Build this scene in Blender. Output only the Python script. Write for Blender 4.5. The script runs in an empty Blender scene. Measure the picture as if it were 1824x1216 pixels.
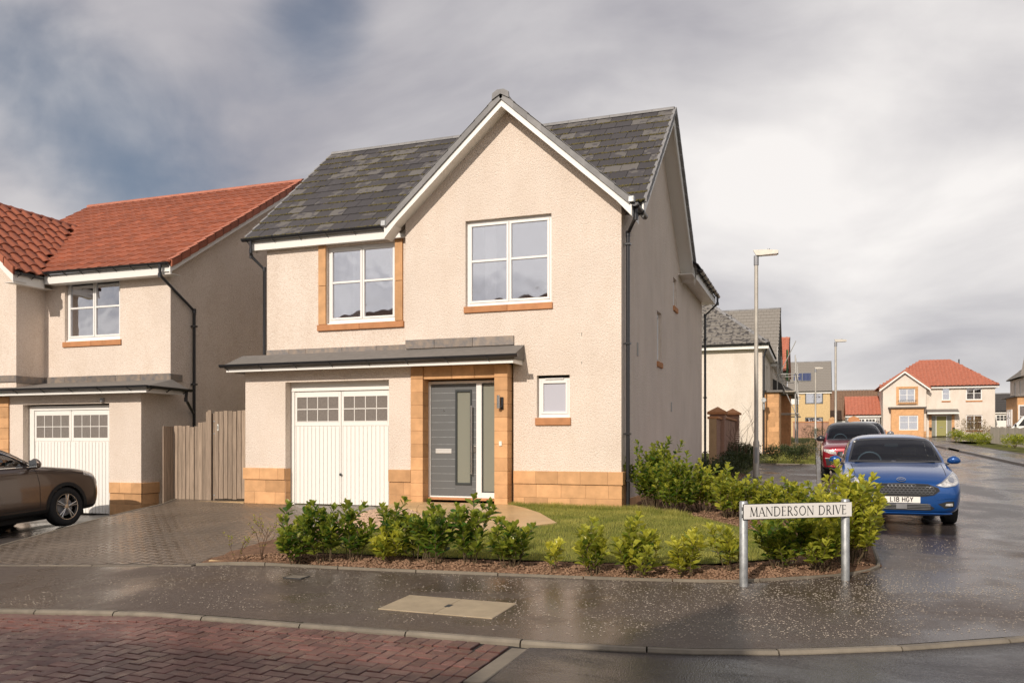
import bpy, bmesh, math, random
import numpy as np
from mathutils import Vector, Matrix, noise
from mathutils.bvhtree import BVHTree
from mathutils.geometry import tessellate_polygon

# ---------------------------------------------------------------- camera, sky, sun, exposure
S = bpy.context.scene
TH = math.radians(19.73)
cd = bpy.data.cameras.new('camera'); cam = bpy.data.objects.new('camera', cd)
S.collection.objects.link(cam); S.camera = cam
cam.location = (3.08, -14.09, 1.63); cam.rotation_euler = (math.pi/2, 0, TH)
cd.sensor_width = 36; cd.lens = 36*1500/1824; cd.shift_y = (785-608)/1824; cd.clip_end = 3000; cd.clip_start = .05

W = bpy.data.worlds.new('World'); S.world = W; W.use_nodes = True
def build_world():
    nt = W.node_tree; nt.nodes.clear(); N = nt.nodes.new; L = nt.links.new
    out = N('ShaderNodeOutputWorld')
    sky = N('ShaderNodeTexSky'); sky.sky_type = 'NISHITA'; sky.sun_disc = False
    sky.sun_elevation = math.radians(30); sky.sun_rotation = math.radians(188.4); sky.dust_density = .6; sky.ozone_density = 1.5
    b1 = N('ShaderNodeBackground'); b1.inputs[1].default_value = .065; L(sky.outputs[0], b1.inputs[0])
    tc = N('ShaderNodeTexCoord')
    nrm = N('ShaderNodeVectorMath'); nrm.operation = 'NORMALIZE'; L(tc.outputs['Generated'], nrm.inputs[0])
    sep = N('ShaderNodeSeparateXYZ'); L(nrm.outputs[0], sep.inputs[0])
    def m(op, a, b=None, c=None, clamp=False):
        n = N('ShaderNodeMath'); n.operation = op; n.use_clamp = clamp
        for i, v in enumerate((a, b, c)):
            if v is None: continue
            if isinstance(v, (int, float)): n.inputs[i].default_value = v
            else: L(v, n.inputs[i])
        return n.outputs[0]
    z = m('MAXIMUM', sep.outputs[2], 0.0)
    den = m('ADD', z, .42)
    cx = m('DIVIDE', sep.outputs[0], den); cy = m('DIVIDE', sep.outputs[1], den)
    cmb = N('ShaderNodeCombineXYZ'); L(cx, cmb.inputs[0]); L(cy, cmb.inputs[1])
    mp = N('ShaderNodeMapping'); mp.inputs['Rotation'].default_value = (0, 0, -.25); mp.inputs['Scale'].default_value = (1.15, 1.5, 1); L(cmb.outputs[0], mp.inputs[0])
    def nz(vec, s, d, r, dist=0.0, off=0):
        n = N('ShaderNodeTexNoise'); n.inputs['Scale'].default_value = s; n.inputs['Detail'].default_value = d
        n.inputs['Roughness'].default_value = r; n.inputs['Distortion'].default_value = dist
        a = N('ShaderNodeVectorMath'); a.operation = 'ADD'; a.inputs[1].default_value = (off, off*.7, off*.3); L(vec, a.inputs[0]); L(a.outputs[0], n.inputs['Vector'])
        return n.outputs[0]
    big = nz(mp.outputs[0], .9, 7, .52, .35, 3.1)
    med = nz(mp.outputs[0], 2.1, 8, .5, .45, 9.7)
    f = Vector((-math.sin(TH), math.cos(TH), 0)); r = Vector((math.cos(TH), math.sin(TH), 0))
    def lobe(u, v, width, amp):      # a broad patch of sky around one direction
        d = (f + r*u + Vector((0, 0, v))).normalized()
        dn = N('ShaderNodeVectorMath'); dn.operation = 'DOT_PRODUCT'; L(nrm.outputs[0], dn.inputs[0]); dn.inputs[1].default_value = d
        e = m('SUBTRACT', 1.0, dn.outputs['Value']); e = m('DIVIDE', e, width*width*.5)
        return m('MULTIPLY', m('EXPONENT', m('MULTIPLY', e, -1.0)), amp)
    # openings of blue between the clouds
    hole = m('ADD', m('ADD', lobe(-.47, .36, .12, .36), lobe(-.62, .48, .08, .26)), m('ADD', lobe(-.23, .50, .09, .34), lobe(.50, .115, .10, .0)))
    dens = m('SUBTRACT', m('ADD', m('MULTIPLY', big, .7), m('MULTIPLY', med, .5)), hole)
    mr = N('ShaderNodeMapRange'); mr.interpolation_type = 'SMOOTHSTEP'; mr.inputs[1].default_value = .27; mr.inputs[2].default_value = .52; L(dens, mr.inputs[0])
    mask = m('MULTIPLY_ADD', mr.outputs[0], .74, .20)
    # brightness of the cloud deck: heavy grey to the left and above, thin and bright to the right
    br = m('ADD', lobe(.46, .22, .27, .62), lobe(-.60, .22, .22, .10))
    br = m('SUBTRACT', br, lobe(.52, .115, .09, .34)); br = m('SUBTRACT', br, lobe(.30, .09, .08, .10))
    t = m('ADD', m('ADD', m('MULTIPLY', br, .82), .19), m('MULTIPLY', m('SUBTRACT', med, .5), m('MULTIPLY_ADD', m('MAXIMUM', m('MULTIPLY', sep.outputs[1], -1.0), 0.0), 1.6, .85))); t = m('ADD', t, m('MULTIPLY', m('SUBTRACT', big, .5), .8))
    # the half of the sky behind the camera holds broken sunlit cloud
    back = m('MULTIPLY', m('MAXIMUM', m('MULTIPLY', sep.outputs[1], -1.0), 0.0), .60); t = m('ADD', t, back)
    rp = N('ShaderNodeValToRGB'); L(t, rp.inputs[0]); el = rp.color_ramp.elements
    el[0].position = 0; el[0].color = (.26, .265, .32, 1); el[1].position = .72; el[1].color = (.92, .88, .85, 1)
    e2 = rp.color_ramp.elements.new(.22); e2.color = (.42, .405, .435, 1)
    b2 = N('ShaderNodeBackground'); L(rp.outputs[0], b2.inputs[0]); b2.inputs[1].default_value = 1.08
    mx = N('ShaderNodeMixShader'); L(mask, mx.inputs[0]); L(b1.outputs[0], mx.inputs[1]); L(b2.outputs[0], mx.inputs[2]); L(mx.outputs[0], out.inputs[0])
build_world()
sd = bpy.data.lights.new('sun', 'SUN'); sun = bpy.data.objects.new('sun', sd); S.collection.objects.link(sun)
sd.energy = 3.7; sd.angle = math.radians(.6); sd.color = (1, .90, .79)
SUN = Vector((.145*math.cos(math.radians(30)), .987*math.cos(math.radians(30)), -math.sin(math.radians(30)))).normalized()
sun.rotation_euler = SUN.to_track_quat('-Z', 'Y').to_euler(); sun.location = (0, -30, 30)
S.view_settings.view_transform = 'Standard'; S.view_settings.look = 'None'; S.view_settings.exposure = 0; S.view_settings.gamma = 1
S.render.engine = 'CYCLES'
S.cycles.max_bounces = 8; S.cycles.glossy_bounces = 4; S.cycles.diffuse_bounces = 3; S.cycles.transparent_max_bounces = 12

# ---------------------------------------------------------------- materials
MATS = {}
def new_mat(name):
    m = bpy.data.materials.new(name); m.use_nodes = True; nt = m.node_tree
    p = nt.nodes['Principled BSDF']; MATS[name] = m
    return m, nt, p
def mat(name, col, rough=.6, metal=0, var=0.0, nscale=8, bump=0, bscale=60, bdist=.01, rnd=0.0, coat=0, col2=None, spec=.5, rvar=0, trans=0, stretch=None, detail=4):
    """Principled with noise-mixed colour, per-object random value, noise bump."""
    m, nt, p = new_mat(name); N = nt.nodes.new; L = nt.links.new
    p.inputs['Roughness'].default_value = rough; p.inputs['Metallic'].default_value = metal
    p.inputs['Coat Weight'].default_value = coat; p.inputs['Coat Roughness'].default_value = .06
    p.inputs['Specular IOR Level'].default_value = spec
    p.inputs['Base Color'].default_value = (*col, 1)
    tc = N('ShaderNodeTexCoord'); vec = tc.outputs['Object']
    oi = N('ShaderNodeObjectInfo')
    if stretch:
        mp = N('ShaderNodeMapping'); mp.inputs['Scale'].default_value = stretch; L(vec, mp.inputs[0]); vec = mp.outputs[0]
    ad = N('ShaderNodeVectorMath'); ad.operation = 'ADD'; L(vec, ad.inputs[0])
    sc = N('ShaderNodeVectorMath'); sc.operation = 'SCALE'; L(oi.outputs['Location'], sc.inputs[0]); sc.inputs['Scale'].default_value = 1.7 if rnd else 0.0; L(sc.outputs[0], ad.inputs[1])
    vec = ad.outputs[0]
    colout = None
    if var or col2:
        n = N('ShaderNodeTexNoise'); n.inputs['Scale'].default_value = nscale; n.inputs['Detail'].default_value = detail; n.inputs['Roughness'].default_value = .6; L(vec, n.inputs['Vector'])
        r = N('ShaderNodeValToRGB'); L(n.outputs[0], r.inputs[0]); r.color_ramp.elements[0].position = .3; r.color_ramp.elements[1].position = .7
        a = tuple(c*(1-var) for c in col); b = col2 if col2 else tuple(min(1, c*(1+var)) for c in col)
        r.color_ramp.elements[0].color = (*a, 1); r.color_ramp.elements[1].color = (*b, 1); colout = r.outputs[0]
    if rnd:
        hs = N('ShaderNodeHueSaturation'); mr = N('ShaderNodeMapRange'); L(oi.outputs['Random'], mr.inputs[0]); mr.inputs[3].default_value = 1-rnd; mr.inputs[4].default_value = 1+rnd
        L(mr.outputs[0], hs.inputs['Value'])
        if colout: L(colout, hs.inputs['Color'])
        else: hs.inputs['Color'].default_value = (*col, 1)
        colout = hs.outputs[0]
    if colout: L(colout, p.inputs['Base Color'])
    if rvar:
        n2 = N('ShaderNodeTexNoise'); n2.inputs['Scale'].default_value = nscale*.6; n2.inputs['Detail'].default_value = 3; L(vec, n2.inputs['Vector'])
        m2 = N('ShaderNodeMapRange'); L(n2.outputs[0], m2.inputs[0]); m2.inputs[1].default_value = .35; m2.inputs[2].default_value = .65; m2.inputs[3].default_value = max(.03, rough-rvar); m2.inputs[4].default_value = min(1, rough+rvar); L(m2.outputs[0], p.inputs['Roughness'])
    if bump:
        n3 = N('ShaderNodeTexNoise'); n3.inputs['Scale'].default_value = bscale; n3.inputs['Detail'].default_value = 3; L(vec, n3.inputs['Vector'])
        bp = N('ShaderNodeBump'); bp.inputs['Strength'].default_value = bump; bp.inputs['Distance'].default_value = bdist; L(n3.outputs[0], bp.inputs['Height']); L(bp.outputs[0], p.inputs['Normal'])
    if trans: p.inputs['Transmission Weight'].default_value = trans
    return m
def harl(name, col):
    m, nt, p = new_mat(name); N = nt.nodes.new; L = nt.links.new
    tc = N('ShaderNodeTexCoord')
    v = N('ShaderNodeTexVoronoi'); v.inputs['Scale'].default_value = 52; L(tc.outputs['Object'], v.inputs['Vector'])
    n = N('ShaderNodeTexNoise'); n.inputs['Scale'].default_value = 30; n.inputs['Detail'].default_value = 5; L(tc.outputs['Object'], n.inputs['Vector'])
    ad = N('ShaderNodeMath'); ad.operation = 'SUBTRACT'; L(n.outputs[0], ad.inputs[0]); L(v.outputs['Distance'], ad.inputs[1])
    bp = N('ShaderNodeBump'); bp.inputs['Strength'].default_value = .75; bp.inputs['Distance'].default_value = .011; L(ad.outputs[0], bp.inputs['Height']); L(bp.outputs[0], p.inputs['Normal'])
    big = N('ShaderNodeTexNoise'); big.inputs['Scale'].default_value = .9; big.inputs['Detail'].default_value = 6; L(tc.outputs['Object'], big.inputs['Vector'])
    r = N('ShaderNodeValToRGB'); L(big.outputs[0], r.inputs[0]); r.color_ramp.elements[0].position = .3; r.color_ramp.elements[1].position = .7
    r.color_ramp.elements[0].color = (*[c*.93 for c in col], 1); r.color_ramp.elements[1].color = (*[c*1.03 for c in col], 1)
    sp = N('ShaderNodeTexNoise'); sp.inputs['Scale'].default_value = 55; sp.inputs['Detail'].default_value = 2; L(tc.outputs['Object'], sp.inputs['Vector'])
    r2 = N('ShaderNodeValToRGB'); L(sp.outputs[0], r2.inputs[0]); r2.color_ramp.elements[0].position = .35; r2.color_ramp.elements[0].color = (.84, .80, .76, 1); r2.color_ramp.elements[1].position = .55; r2.color_ramp.elements[1].color = (1, 1, 1, 1)
    mx = N('ShaderNodeMix'); mx.data_type = 'RGBA'; mx.blend_type = 'MULTIPLY'; mx.inputs[0].default_value = 1; L(r.outputs[0], mx.inputs[6]); L(r2.outputs[0], mx.inputs[7]); st_ = N('ShaderNodeMapping'); st_.inputs['Scale'].default_value = (1.6, 1.6, .6); L(tc.outputs['Object'], st_.inputs[0])
    sn = N('ShaderNodeTexNoise'); sn.inputs['Scale'].default_value = 1.6; sn.inputs['Detail'].default_value = 7; sn.inputs['Roughness'].default_value = .65; L(st_.outputs[0], sn.inputs['Vector'])
    sr = N('ShaderNodeValToRGB'); L(sn.outputs[0], sr.inputs[0]); sr.color_ramp.elements[0].position = .32; sr.color_ramp.elements[0].color = (.945, .93, .91, 1); sr.color_ramp.elements[1].position = .56; sr.color_ramp.elements[1].color = (1, 1, 1, 1)
    m2 = N('ShaderNodeMix'); m2.data_type = 'RGBA'; m2.blend_type = 'MULTIPLY'; m2.inputs[0].default_value = 1; L(mx.outputs[2], m2.inputs[6]); L(sr.outputs[0], m2.inputs[7]); L(m2.outputs[2], p.inputs['Base Color'])
    p.inputs['Roughness'].default_value = .92; p.inputs['Specular IOR Level'].default_value = .15
    return m
harl('cream_roughcast', (.79, .685, .595)); harl('pale_render', (.80, .72, .63))
mat('sandstone', (.59, .335, .165), .85, var=.14, nscale=5, rnd=.17, bump=.25, bscale=140, bdist=.004, spec=.2)
mat('red_sandstone_sill', (.50, .235, .11), .8, var=.12, nscale=7, rnd=.08, bump=.2, bscale=140, bdist=.004, spec=.2)
mat('mortar', (.46, .30, .17), .95, var=.1)
mat('white_upvc', (.82, .80, .77), .32, spec=.5)
mat('white_fascia', (.82, .79, .74), .45)
mat('garage_white', (.84, .81, .76), .38)
mat('black_plastic', (.022, .022, .025), .28, spec=.6)
mat('dark_rubber', (.018, .018, .018), .75, var=.2)
mat('lead', (.20, .195, .20), .5, var=.3, nscale=9, rnd=.2, bump=.25, bscale=18, bdist=.01, col2=(.30, .235, .18), metal=.15)
mat('roof_felt', (.17, .155, .14), .8, var=.1)
def slate_mat(name, dark, light, thr, rough=.75, ns=3.2):
    m, nt, p = new_mat(name); N = nt.nodes.new; L = nt.links.new
    tc = N('ShaderNodeTexCoord'); oi = N('ShaderNodeObjectInfo')
    ad = N('ShaderNodeVectorMath'); ad.operation = 'ADD'; L(tc.outputs['Object'], ad.inputs[0]); L(oi.outputs['Location'], ad.inputs[1])
    n = N('ShaderNodeTexNoise'); n.inputs['Scale'].default_value = ns; n.inputs['Detail'].default_value = 4; L(ad.outputs[0], n.inputs['Vector'])
    a = N('ShaderNodeMath'); a.operation = 'MULTIPLY_ADD'; L(oi.outputs['Random'], a.inputs[0]); a.inputs[1].default_value = .55; L(n.outputs[0], a.inputs[2])
    r = N('ShaderNodeValToRGB'); L(a.outputs[0], r.inputs[0]); r.color_ramp.elements[0].position = thr; r.color_ramp.elements[0].color = (*dark, 1); r.color_ramp.elements[1].position = thr+.05; r.color_ramp.elements[1].color = (*light, 1)
    hs = N('ShaderNodeHueSaturation'); mr = N('ShaderNodeMapRange'); L(oi.outputs['Random'], mr.inputs[0]); mr.inputs[3].default_value = .8; mr.inputs[4].default_value = 1.15; L(mr.outputs[0], hs.inputs['Value']); L(r.outputs[0], hs.inputs['Color']); L(hs.outputs[0], p.inputs['Base Color'])
    n3 = N('ShaderNodeTexNoise'); n3.inputs['Scale'].default_value = 90; L(ad.outputs[0], n3.inputs['Vector'])
    bp = N('ShaderNodeBump'); bp.inputs['Strength'].default_value = .3; bp.inputs['Distance'].default_value = .004; L(n3.outputs[0], bp.inputs['Height']); L(bp.outputs[0], p.inputs['Normal'])
    p.inputs['Roughness'].default_value = rough; p.inputs['Specular IOR Level'].default_value = .3
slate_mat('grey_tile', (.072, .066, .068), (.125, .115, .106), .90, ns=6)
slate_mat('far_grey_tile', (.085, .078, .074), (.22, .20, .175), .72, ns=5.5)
mat('verge_grey', (.235, .228, .225), .7, var=.15, nscale=5, rnd=.12, bump=.2, bscale=60, bdist=.004)
mat('moss', (.075, .062, .026), .95, var=.4, nscale=30, col2=(.15, .125, .045))
mat('red_pantile', (.31, .092, .045), .62, var=.2, nscale=5, rnd=.16, bump=.2, bscale=90, bdist=.003)
mat('red_ridge', (.42, .15, .09), .7, var=.12, nscale=5, rnd=.08)
mat('terracotta_tile', (.44, .155, .095), .6, var=.15, nscale=4, rnd=.1)
mat('brown_tile', (.20, .12, .075), .75, var=.2, nscale=4)
mat('door_grey', (.125, .128, .128), .42, spec=.5)
mat('door_grey_edge', (.04, .045, .045), .4)
mat('steel', (.62, .60, .57), .25, metal=1, bump=.1)
mat('pale_metal', (.70, .68, .65), .35, metal=.3)
mat('chrome', (.8, .8, .8), .12, metal=1)
mat('galvanised', (.40, .41, .41), .48, metal=.65, var=.25, nscale=14, rvar=.12)
mat('lamp_post_grey', (.30, .30, .31), .45, metal=.3, var=.12)
mat('lamp_upper', (.50, .46, .40), .45, metal=.3, var=.1)
mat('sign_white', (.78, .75, .70), .4)
mat('letter_black', (.012, .012, .012), .5)
mat('wood_grey', (.30, .225, .165), .85, var=.3, nscale=3, rnd=.2, bump=.4, bscale=30, bdist=.004, stretch=(14, 14, .8))
mat('wood_pale', (.50, .44, .37), .85, var=.2, nscale=3, rnd=.15, stretch=(10, 10, .8))
mat('brick_paver', (.130, .058, .047), .38, var=.25, nscale=9, rnd=.30, bump=.35, bscale=90, bdist=.004, coat=.08, rvar=.12, spec=.45)
mat('drive_joint', (.105, .084, .064), .5, var=.3)
mat('brown_paver', (.140, .108, .080), .30, var=.22, nscale=1.2, bump=.35, bscale=90, bdist=.004, rvar=.14, spec=.6)
mat('joint_dark', (.018, .015, .013), .8, var=.3)
mat('kerb_wet', (.13, .115, .10), .35, var=.18, nscale=7, rnd=.1, bump=.3, bscale=110, bdist=.003)
mat('kerb_concrete', (.20, .17, .13), .62, var=.18, nscale=7, rnd=.1, bump=.3, bscale=110, bdist=.003, spec=.4)
mat('cover_tan', (.36, .285, .185), .6, var=.14, nscale=5, bump=.25, bscale=120, bdist=.003)
mat('flagstone', (.52, .36, .185), .40, var=.16, nscale=2.2, rnd=.06, bump=.2, bscale=80, bdist=.003, rvar=.12)
mat('soil', (.20, .115, .070), .95, var=.35, nscale=14, bump=.9, bscale=45, bdist=.03, spec=.2)
mat('clod', (.27, .165, .105), .95, var=.3, nscale=20, spec=.15)
mat('pebble', (.55, .38, .26), .8, var=.3, nscale=11)
mat('lawn_base', (.12, .125, .035), .95, var=.35, nscale=3, bump=.5, bscale=70, bdist=.02, spec=.1)
mat('grit', (.52, .44, .35), .8)
mat('stem', (.10, .07, .035), .8)
mat('twig', (.13, .075, .045), .85)
mat('interior_pale', (.42, .40, .38), .9)
mat('curtain', (.78, .75, .70), .9)
mat('brick_wall', (.34, .195, .135), .85, var=.15, nscale=3, rnd=.15)
mat('yellow_brick', (.60, .43, .22), .85, var=.12, nscale=6, rnd=.1)
mat('olive_door', (.30, .28, .095), .5)
mat('solar', (.02, .035, .12), .15, coat=.6)
mat('scaffold', (.45, .43, .40), .5, metal=.5)
mat('green_net', (.05, .16, .06), .8)
mat('tyre', (.016, .016, .017), .8, bump=.2, bscale=80)
mat('grille_grey', (.10, .10, .105), .35)
mat('headlight', (.62, .60, .57), .12, metal=.25, var=.35, nscale=26, coat=.9, detail=1)
mat('drain', (.03, .03, .03), .6)
mat('bell_white', (.8, .78, .7), .4)
mat('van_white', (.80, .79, .77), .3, coat=.5)
def wet(name, base, r0, r1, scale=.35, bump=.6, puddle=.5, stretch=(1, 1, 1), speck=(.16, .13, .11), spec=.5):
    m, nt, p = new_mat(name); N = nt.nodes.new; L = nt.links.new
    tc = N('ShaderNodeTexCoord'); mp = N('ShaderNodeMapping'); mp.inputs['Scale'].default_value = stretch; L(tc.outputs['Object'], mp.inputs[0])
    n = N('ShaderNodeTexNoise'); n.inputs['Scale'].default_value = scale; n.inputs['Detail'].default_value = 8; n.inputs['Roughness'].default_value = .62; n.inputs['Distortion'].default_value = .3; L(mp.outputs[0], n.inputs['Vector'])
    mr = N('ShaderNodeMapRange'); mr.interpolation_type = 'SMOOTHSTEP'; mr.inputs[1].default_value = puddle-.14; mr.inputs[2].default_value = puddle+.10; L(n.outputs[0], mr.inputs[0])
    rr = N('ShaderNodeMapRange'); rr.inputs[3].default_value = r1; rr.inputs[4].default_value = r0; L(mr.outputs[0], rr.inputs[0]); L(rr.outputs[0], p.inputs['Roughness'])
    g = N('ShaderNodeTexVoronoi'); g.inputs['Scale'].default_value = 95; L(tc.outputs['Object'], g.inputs['Vector'])
    g2 = N('ShaderNodeTexNoise'); g2.inputs['Scale'].default_value = 26; g2.inputs['Detail'].default_value = 5; L(tc.outputs['Object'], g2.inputs['Vector'])
    sm = N('ShaderNodeMath'); sm.operation = 'ADD'; L(g.outputs['Distance'], sm.inputs[0]); L(g2.outputs[0], sm.inputs[1])
    bs = N('ShaderNodeMapRange'); bs.inputs[3].default_value = bump; bs.inputs[4].default_value = bump*.22; L(mr.outputs[0], bs.inputs[0])
    bp = N('ShaderNodeBump'); bp.inputs['Distance'].default_value = .006; L(bs.outputs[0], bp.inputs['Strength']); L(sm.outputs[0], bp.inputs['Height']); L(bp.outputs[0], p.inputs['Normal'])
    cr = N('ShaderNodeValToRGB'); L(g.outputs['Color'], cr.inputs[0]); cr.color_ramp.elements[0].position = .55; cr.color_ramp.elements[0].color = (*base, 1); cr.color_ramp.elements[1].position = .98; cr.color_ramp.elements[1].color = (*speck, 1)
    dk = N('ShaderNodeMix'); dk.data_type = 'RGBA'; dk.blend_type = 'MULTIPLY'; L(mr.outputs[0], dk.inputs[0]); L(cr.outputs[0], dk.inputs[6]); dk.inputs[7].default_value = (.72, .70, .70, 1); L(dk.outputs[2], p.inputs['Base Color'])
    p.inputs['Specular IOR Level'].default_value = spec
wet('wet_pavement', (.082, .060, .046), .20, .50, .55, .55, .51, spec=.34)
wet('wet_street', (.052, .043, .040), .11, .36, .8, .6, .48, (1, .55, 1))
wet('wet_road', (.040, .036, .037), .16, .44, .9, .9, .50, (.5, 1, 1), (.10, .09, .09), spec=.38)
wet('wet_far', (.055, .048, .044), .15, .45, .5, .3, .5)
def leafy(name, dark, light, rough=.32, trans=.35):
    m, nt, p = new_mat(name); N = nt.nodes.new; L = nt.links.new
    at = N('ShaderNodeAttribute'); at.attribute_name = 'tint'
    r = N('ShaderNodeValToRGB'); L(at.outputs['Fac'], r.inputs[0]); r.color_ramp.elements[0].color = (*dark, 1); r.color_ramp.elements[1].color = (*light, 1)
    L(r.outputs[0], p.inputs['Base Color']); p.inputs['Roughness'].default_value = rough
    tr = N('ShaderNodeBsdfTranslucent'); hs = N('ShaderNodeHueSaturation'); hs.inputs['Value'].default_value = 1.5; L(r.outputs[0], hs.inputs['Color']); L(hs.outputs[0], tr.inputs[0])
    mx = N('ShaderNodeMixShader'); mx.inputs[0].default_value = trans; L(p.outputs[0], mx.inputs[1]); L(tr.outputs[0], mx.inputs[2])
    L(mx.outputs[0], nt.nodes['Material Output'].inputs[0])
leafy('laurel', (.060, .135, .018), (.60, .56, .07), .30, .42); leafy('grass', (.19, .22, .035), (.56, .50, .14), .6, .4)
leafy('dark_shrub', (.018, .035, .010), (.075, .095, .022), .5, .2); leafy('dry_shrub', (.16, .11, .05), (.34, .26, .13), .8, .2)
def glass(name, tint, refl, rough=.02, ior=1.5):
    """Window glazing: reflects by angle on top of a floor value (two panes), lets the rest through."""
    m, nt, p = new_mat(name); N = nt.nodes.new; L = nt.links.new
    gl = N('ShaderNodeBsdfGlossy'); gl.inputs['Roughness'].default_value = rough; gl.inputs['Color'].default_value = (.95, .95, 1, 1)
    tr = N('ShaderNodeBsdfTransparent'); tr.inputs[0].default_value = (*tint, 1)
    fr = N('ShaderNodeFresnel'); fr.inputs[0].default_value = ior
    mr = N('ShaderNodeMapRange'); mr.inputs[3].default_value = refl; mr.inputs[4].default_value = 1.0; L(fr.outputs[0], mr.inputs[0])
    nz = N('ShaderNodeTexNoise'); nz.inputs['Scale'].default_value = 1.3; tc = N('ShaderNodeTexCoord'); L(tc.outputs['Object'], nz.inputs['Vector'])
    bp = N('ShaderNodeBump'); bp.inputs['Strength'].default_value = .4; bp.inputs['Distance'].default_value = .02; L(nz.outputs[0], bp.inputs['Height']); L(bp.outputs[0], gl.inputs['Normal'])
    mx = N('ShaderNodeMixShader'); L(mr.outputs[0], mx.inputs[0]); L(tr.outputs[0], mx.inputs[1]); L(gl.outputs[0], mx.inputs[2])
    L(mx.outputs[0], nt.nodes['Material Output'].inputs[0]); nt.nodes.remove(p)
glass('window_glass', (.78, .80, .82), .52); glass('car_glass', (.42, .54, .60), .02, ior=1.32); glass('car_side_glass', (.62, .72, .64), .10)
mat('frosted_glass', (.50, .50, .56), .22, spec=.8, coat=.3); mat('olive_glass', (.235, .235, .190), .25, coat=.25); mat('garage_glass', (.20, .175, .155), .3, var=.15, nscale=30)
def paint(name, col, rough=.28, flake=.35):
    m, nt, p = new_mat(name); p.inputs['Base Color'].default_value = (*col, 1); p.inputs['Metallic'].default_value = flake; p.inputs['Roughness'].default_value = rough
    p.inputs['Coat Weight'].default_value = 1; p.inputs['Coat Roughness'].default_value = .03
    N = nt.nodes.new; L = nt.links.new; tc = N('ShaderNodeTexCoord')
    v = N('ShaderNodeTexVoronoi'); v.inputs['Scale'].default_value = 110; L(tc.outputs['Object'], v.inputs['Vector'])   # beads of rain
    r = N('ShaderNodeMapRange'); r.inputs[1].default_value = .0; r.inputs[2].default_value = .35; r.inputs[3].default_value = 1; r.inputs[4].default_value = 0; L(v.outputs['Distance'], r.inputs[0])
    bp = N('ShaderNodeBump'); bp.inputs['Strength'].default_value = .12; bp.inputs['Distance'].default_value = .002; L(r.outputs[0], bp.inputs['Height']); L(bp.outputs[0], p.inputs['Coat Normal'])
paint('blue_paint', (.004, .066, .26)); paint('red_paint', (.30, .010, .020)); paint('brown_paint', (.085, .060, .048), .3, .5); paint('grey_paint', (.2, .2, .21))

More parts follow.
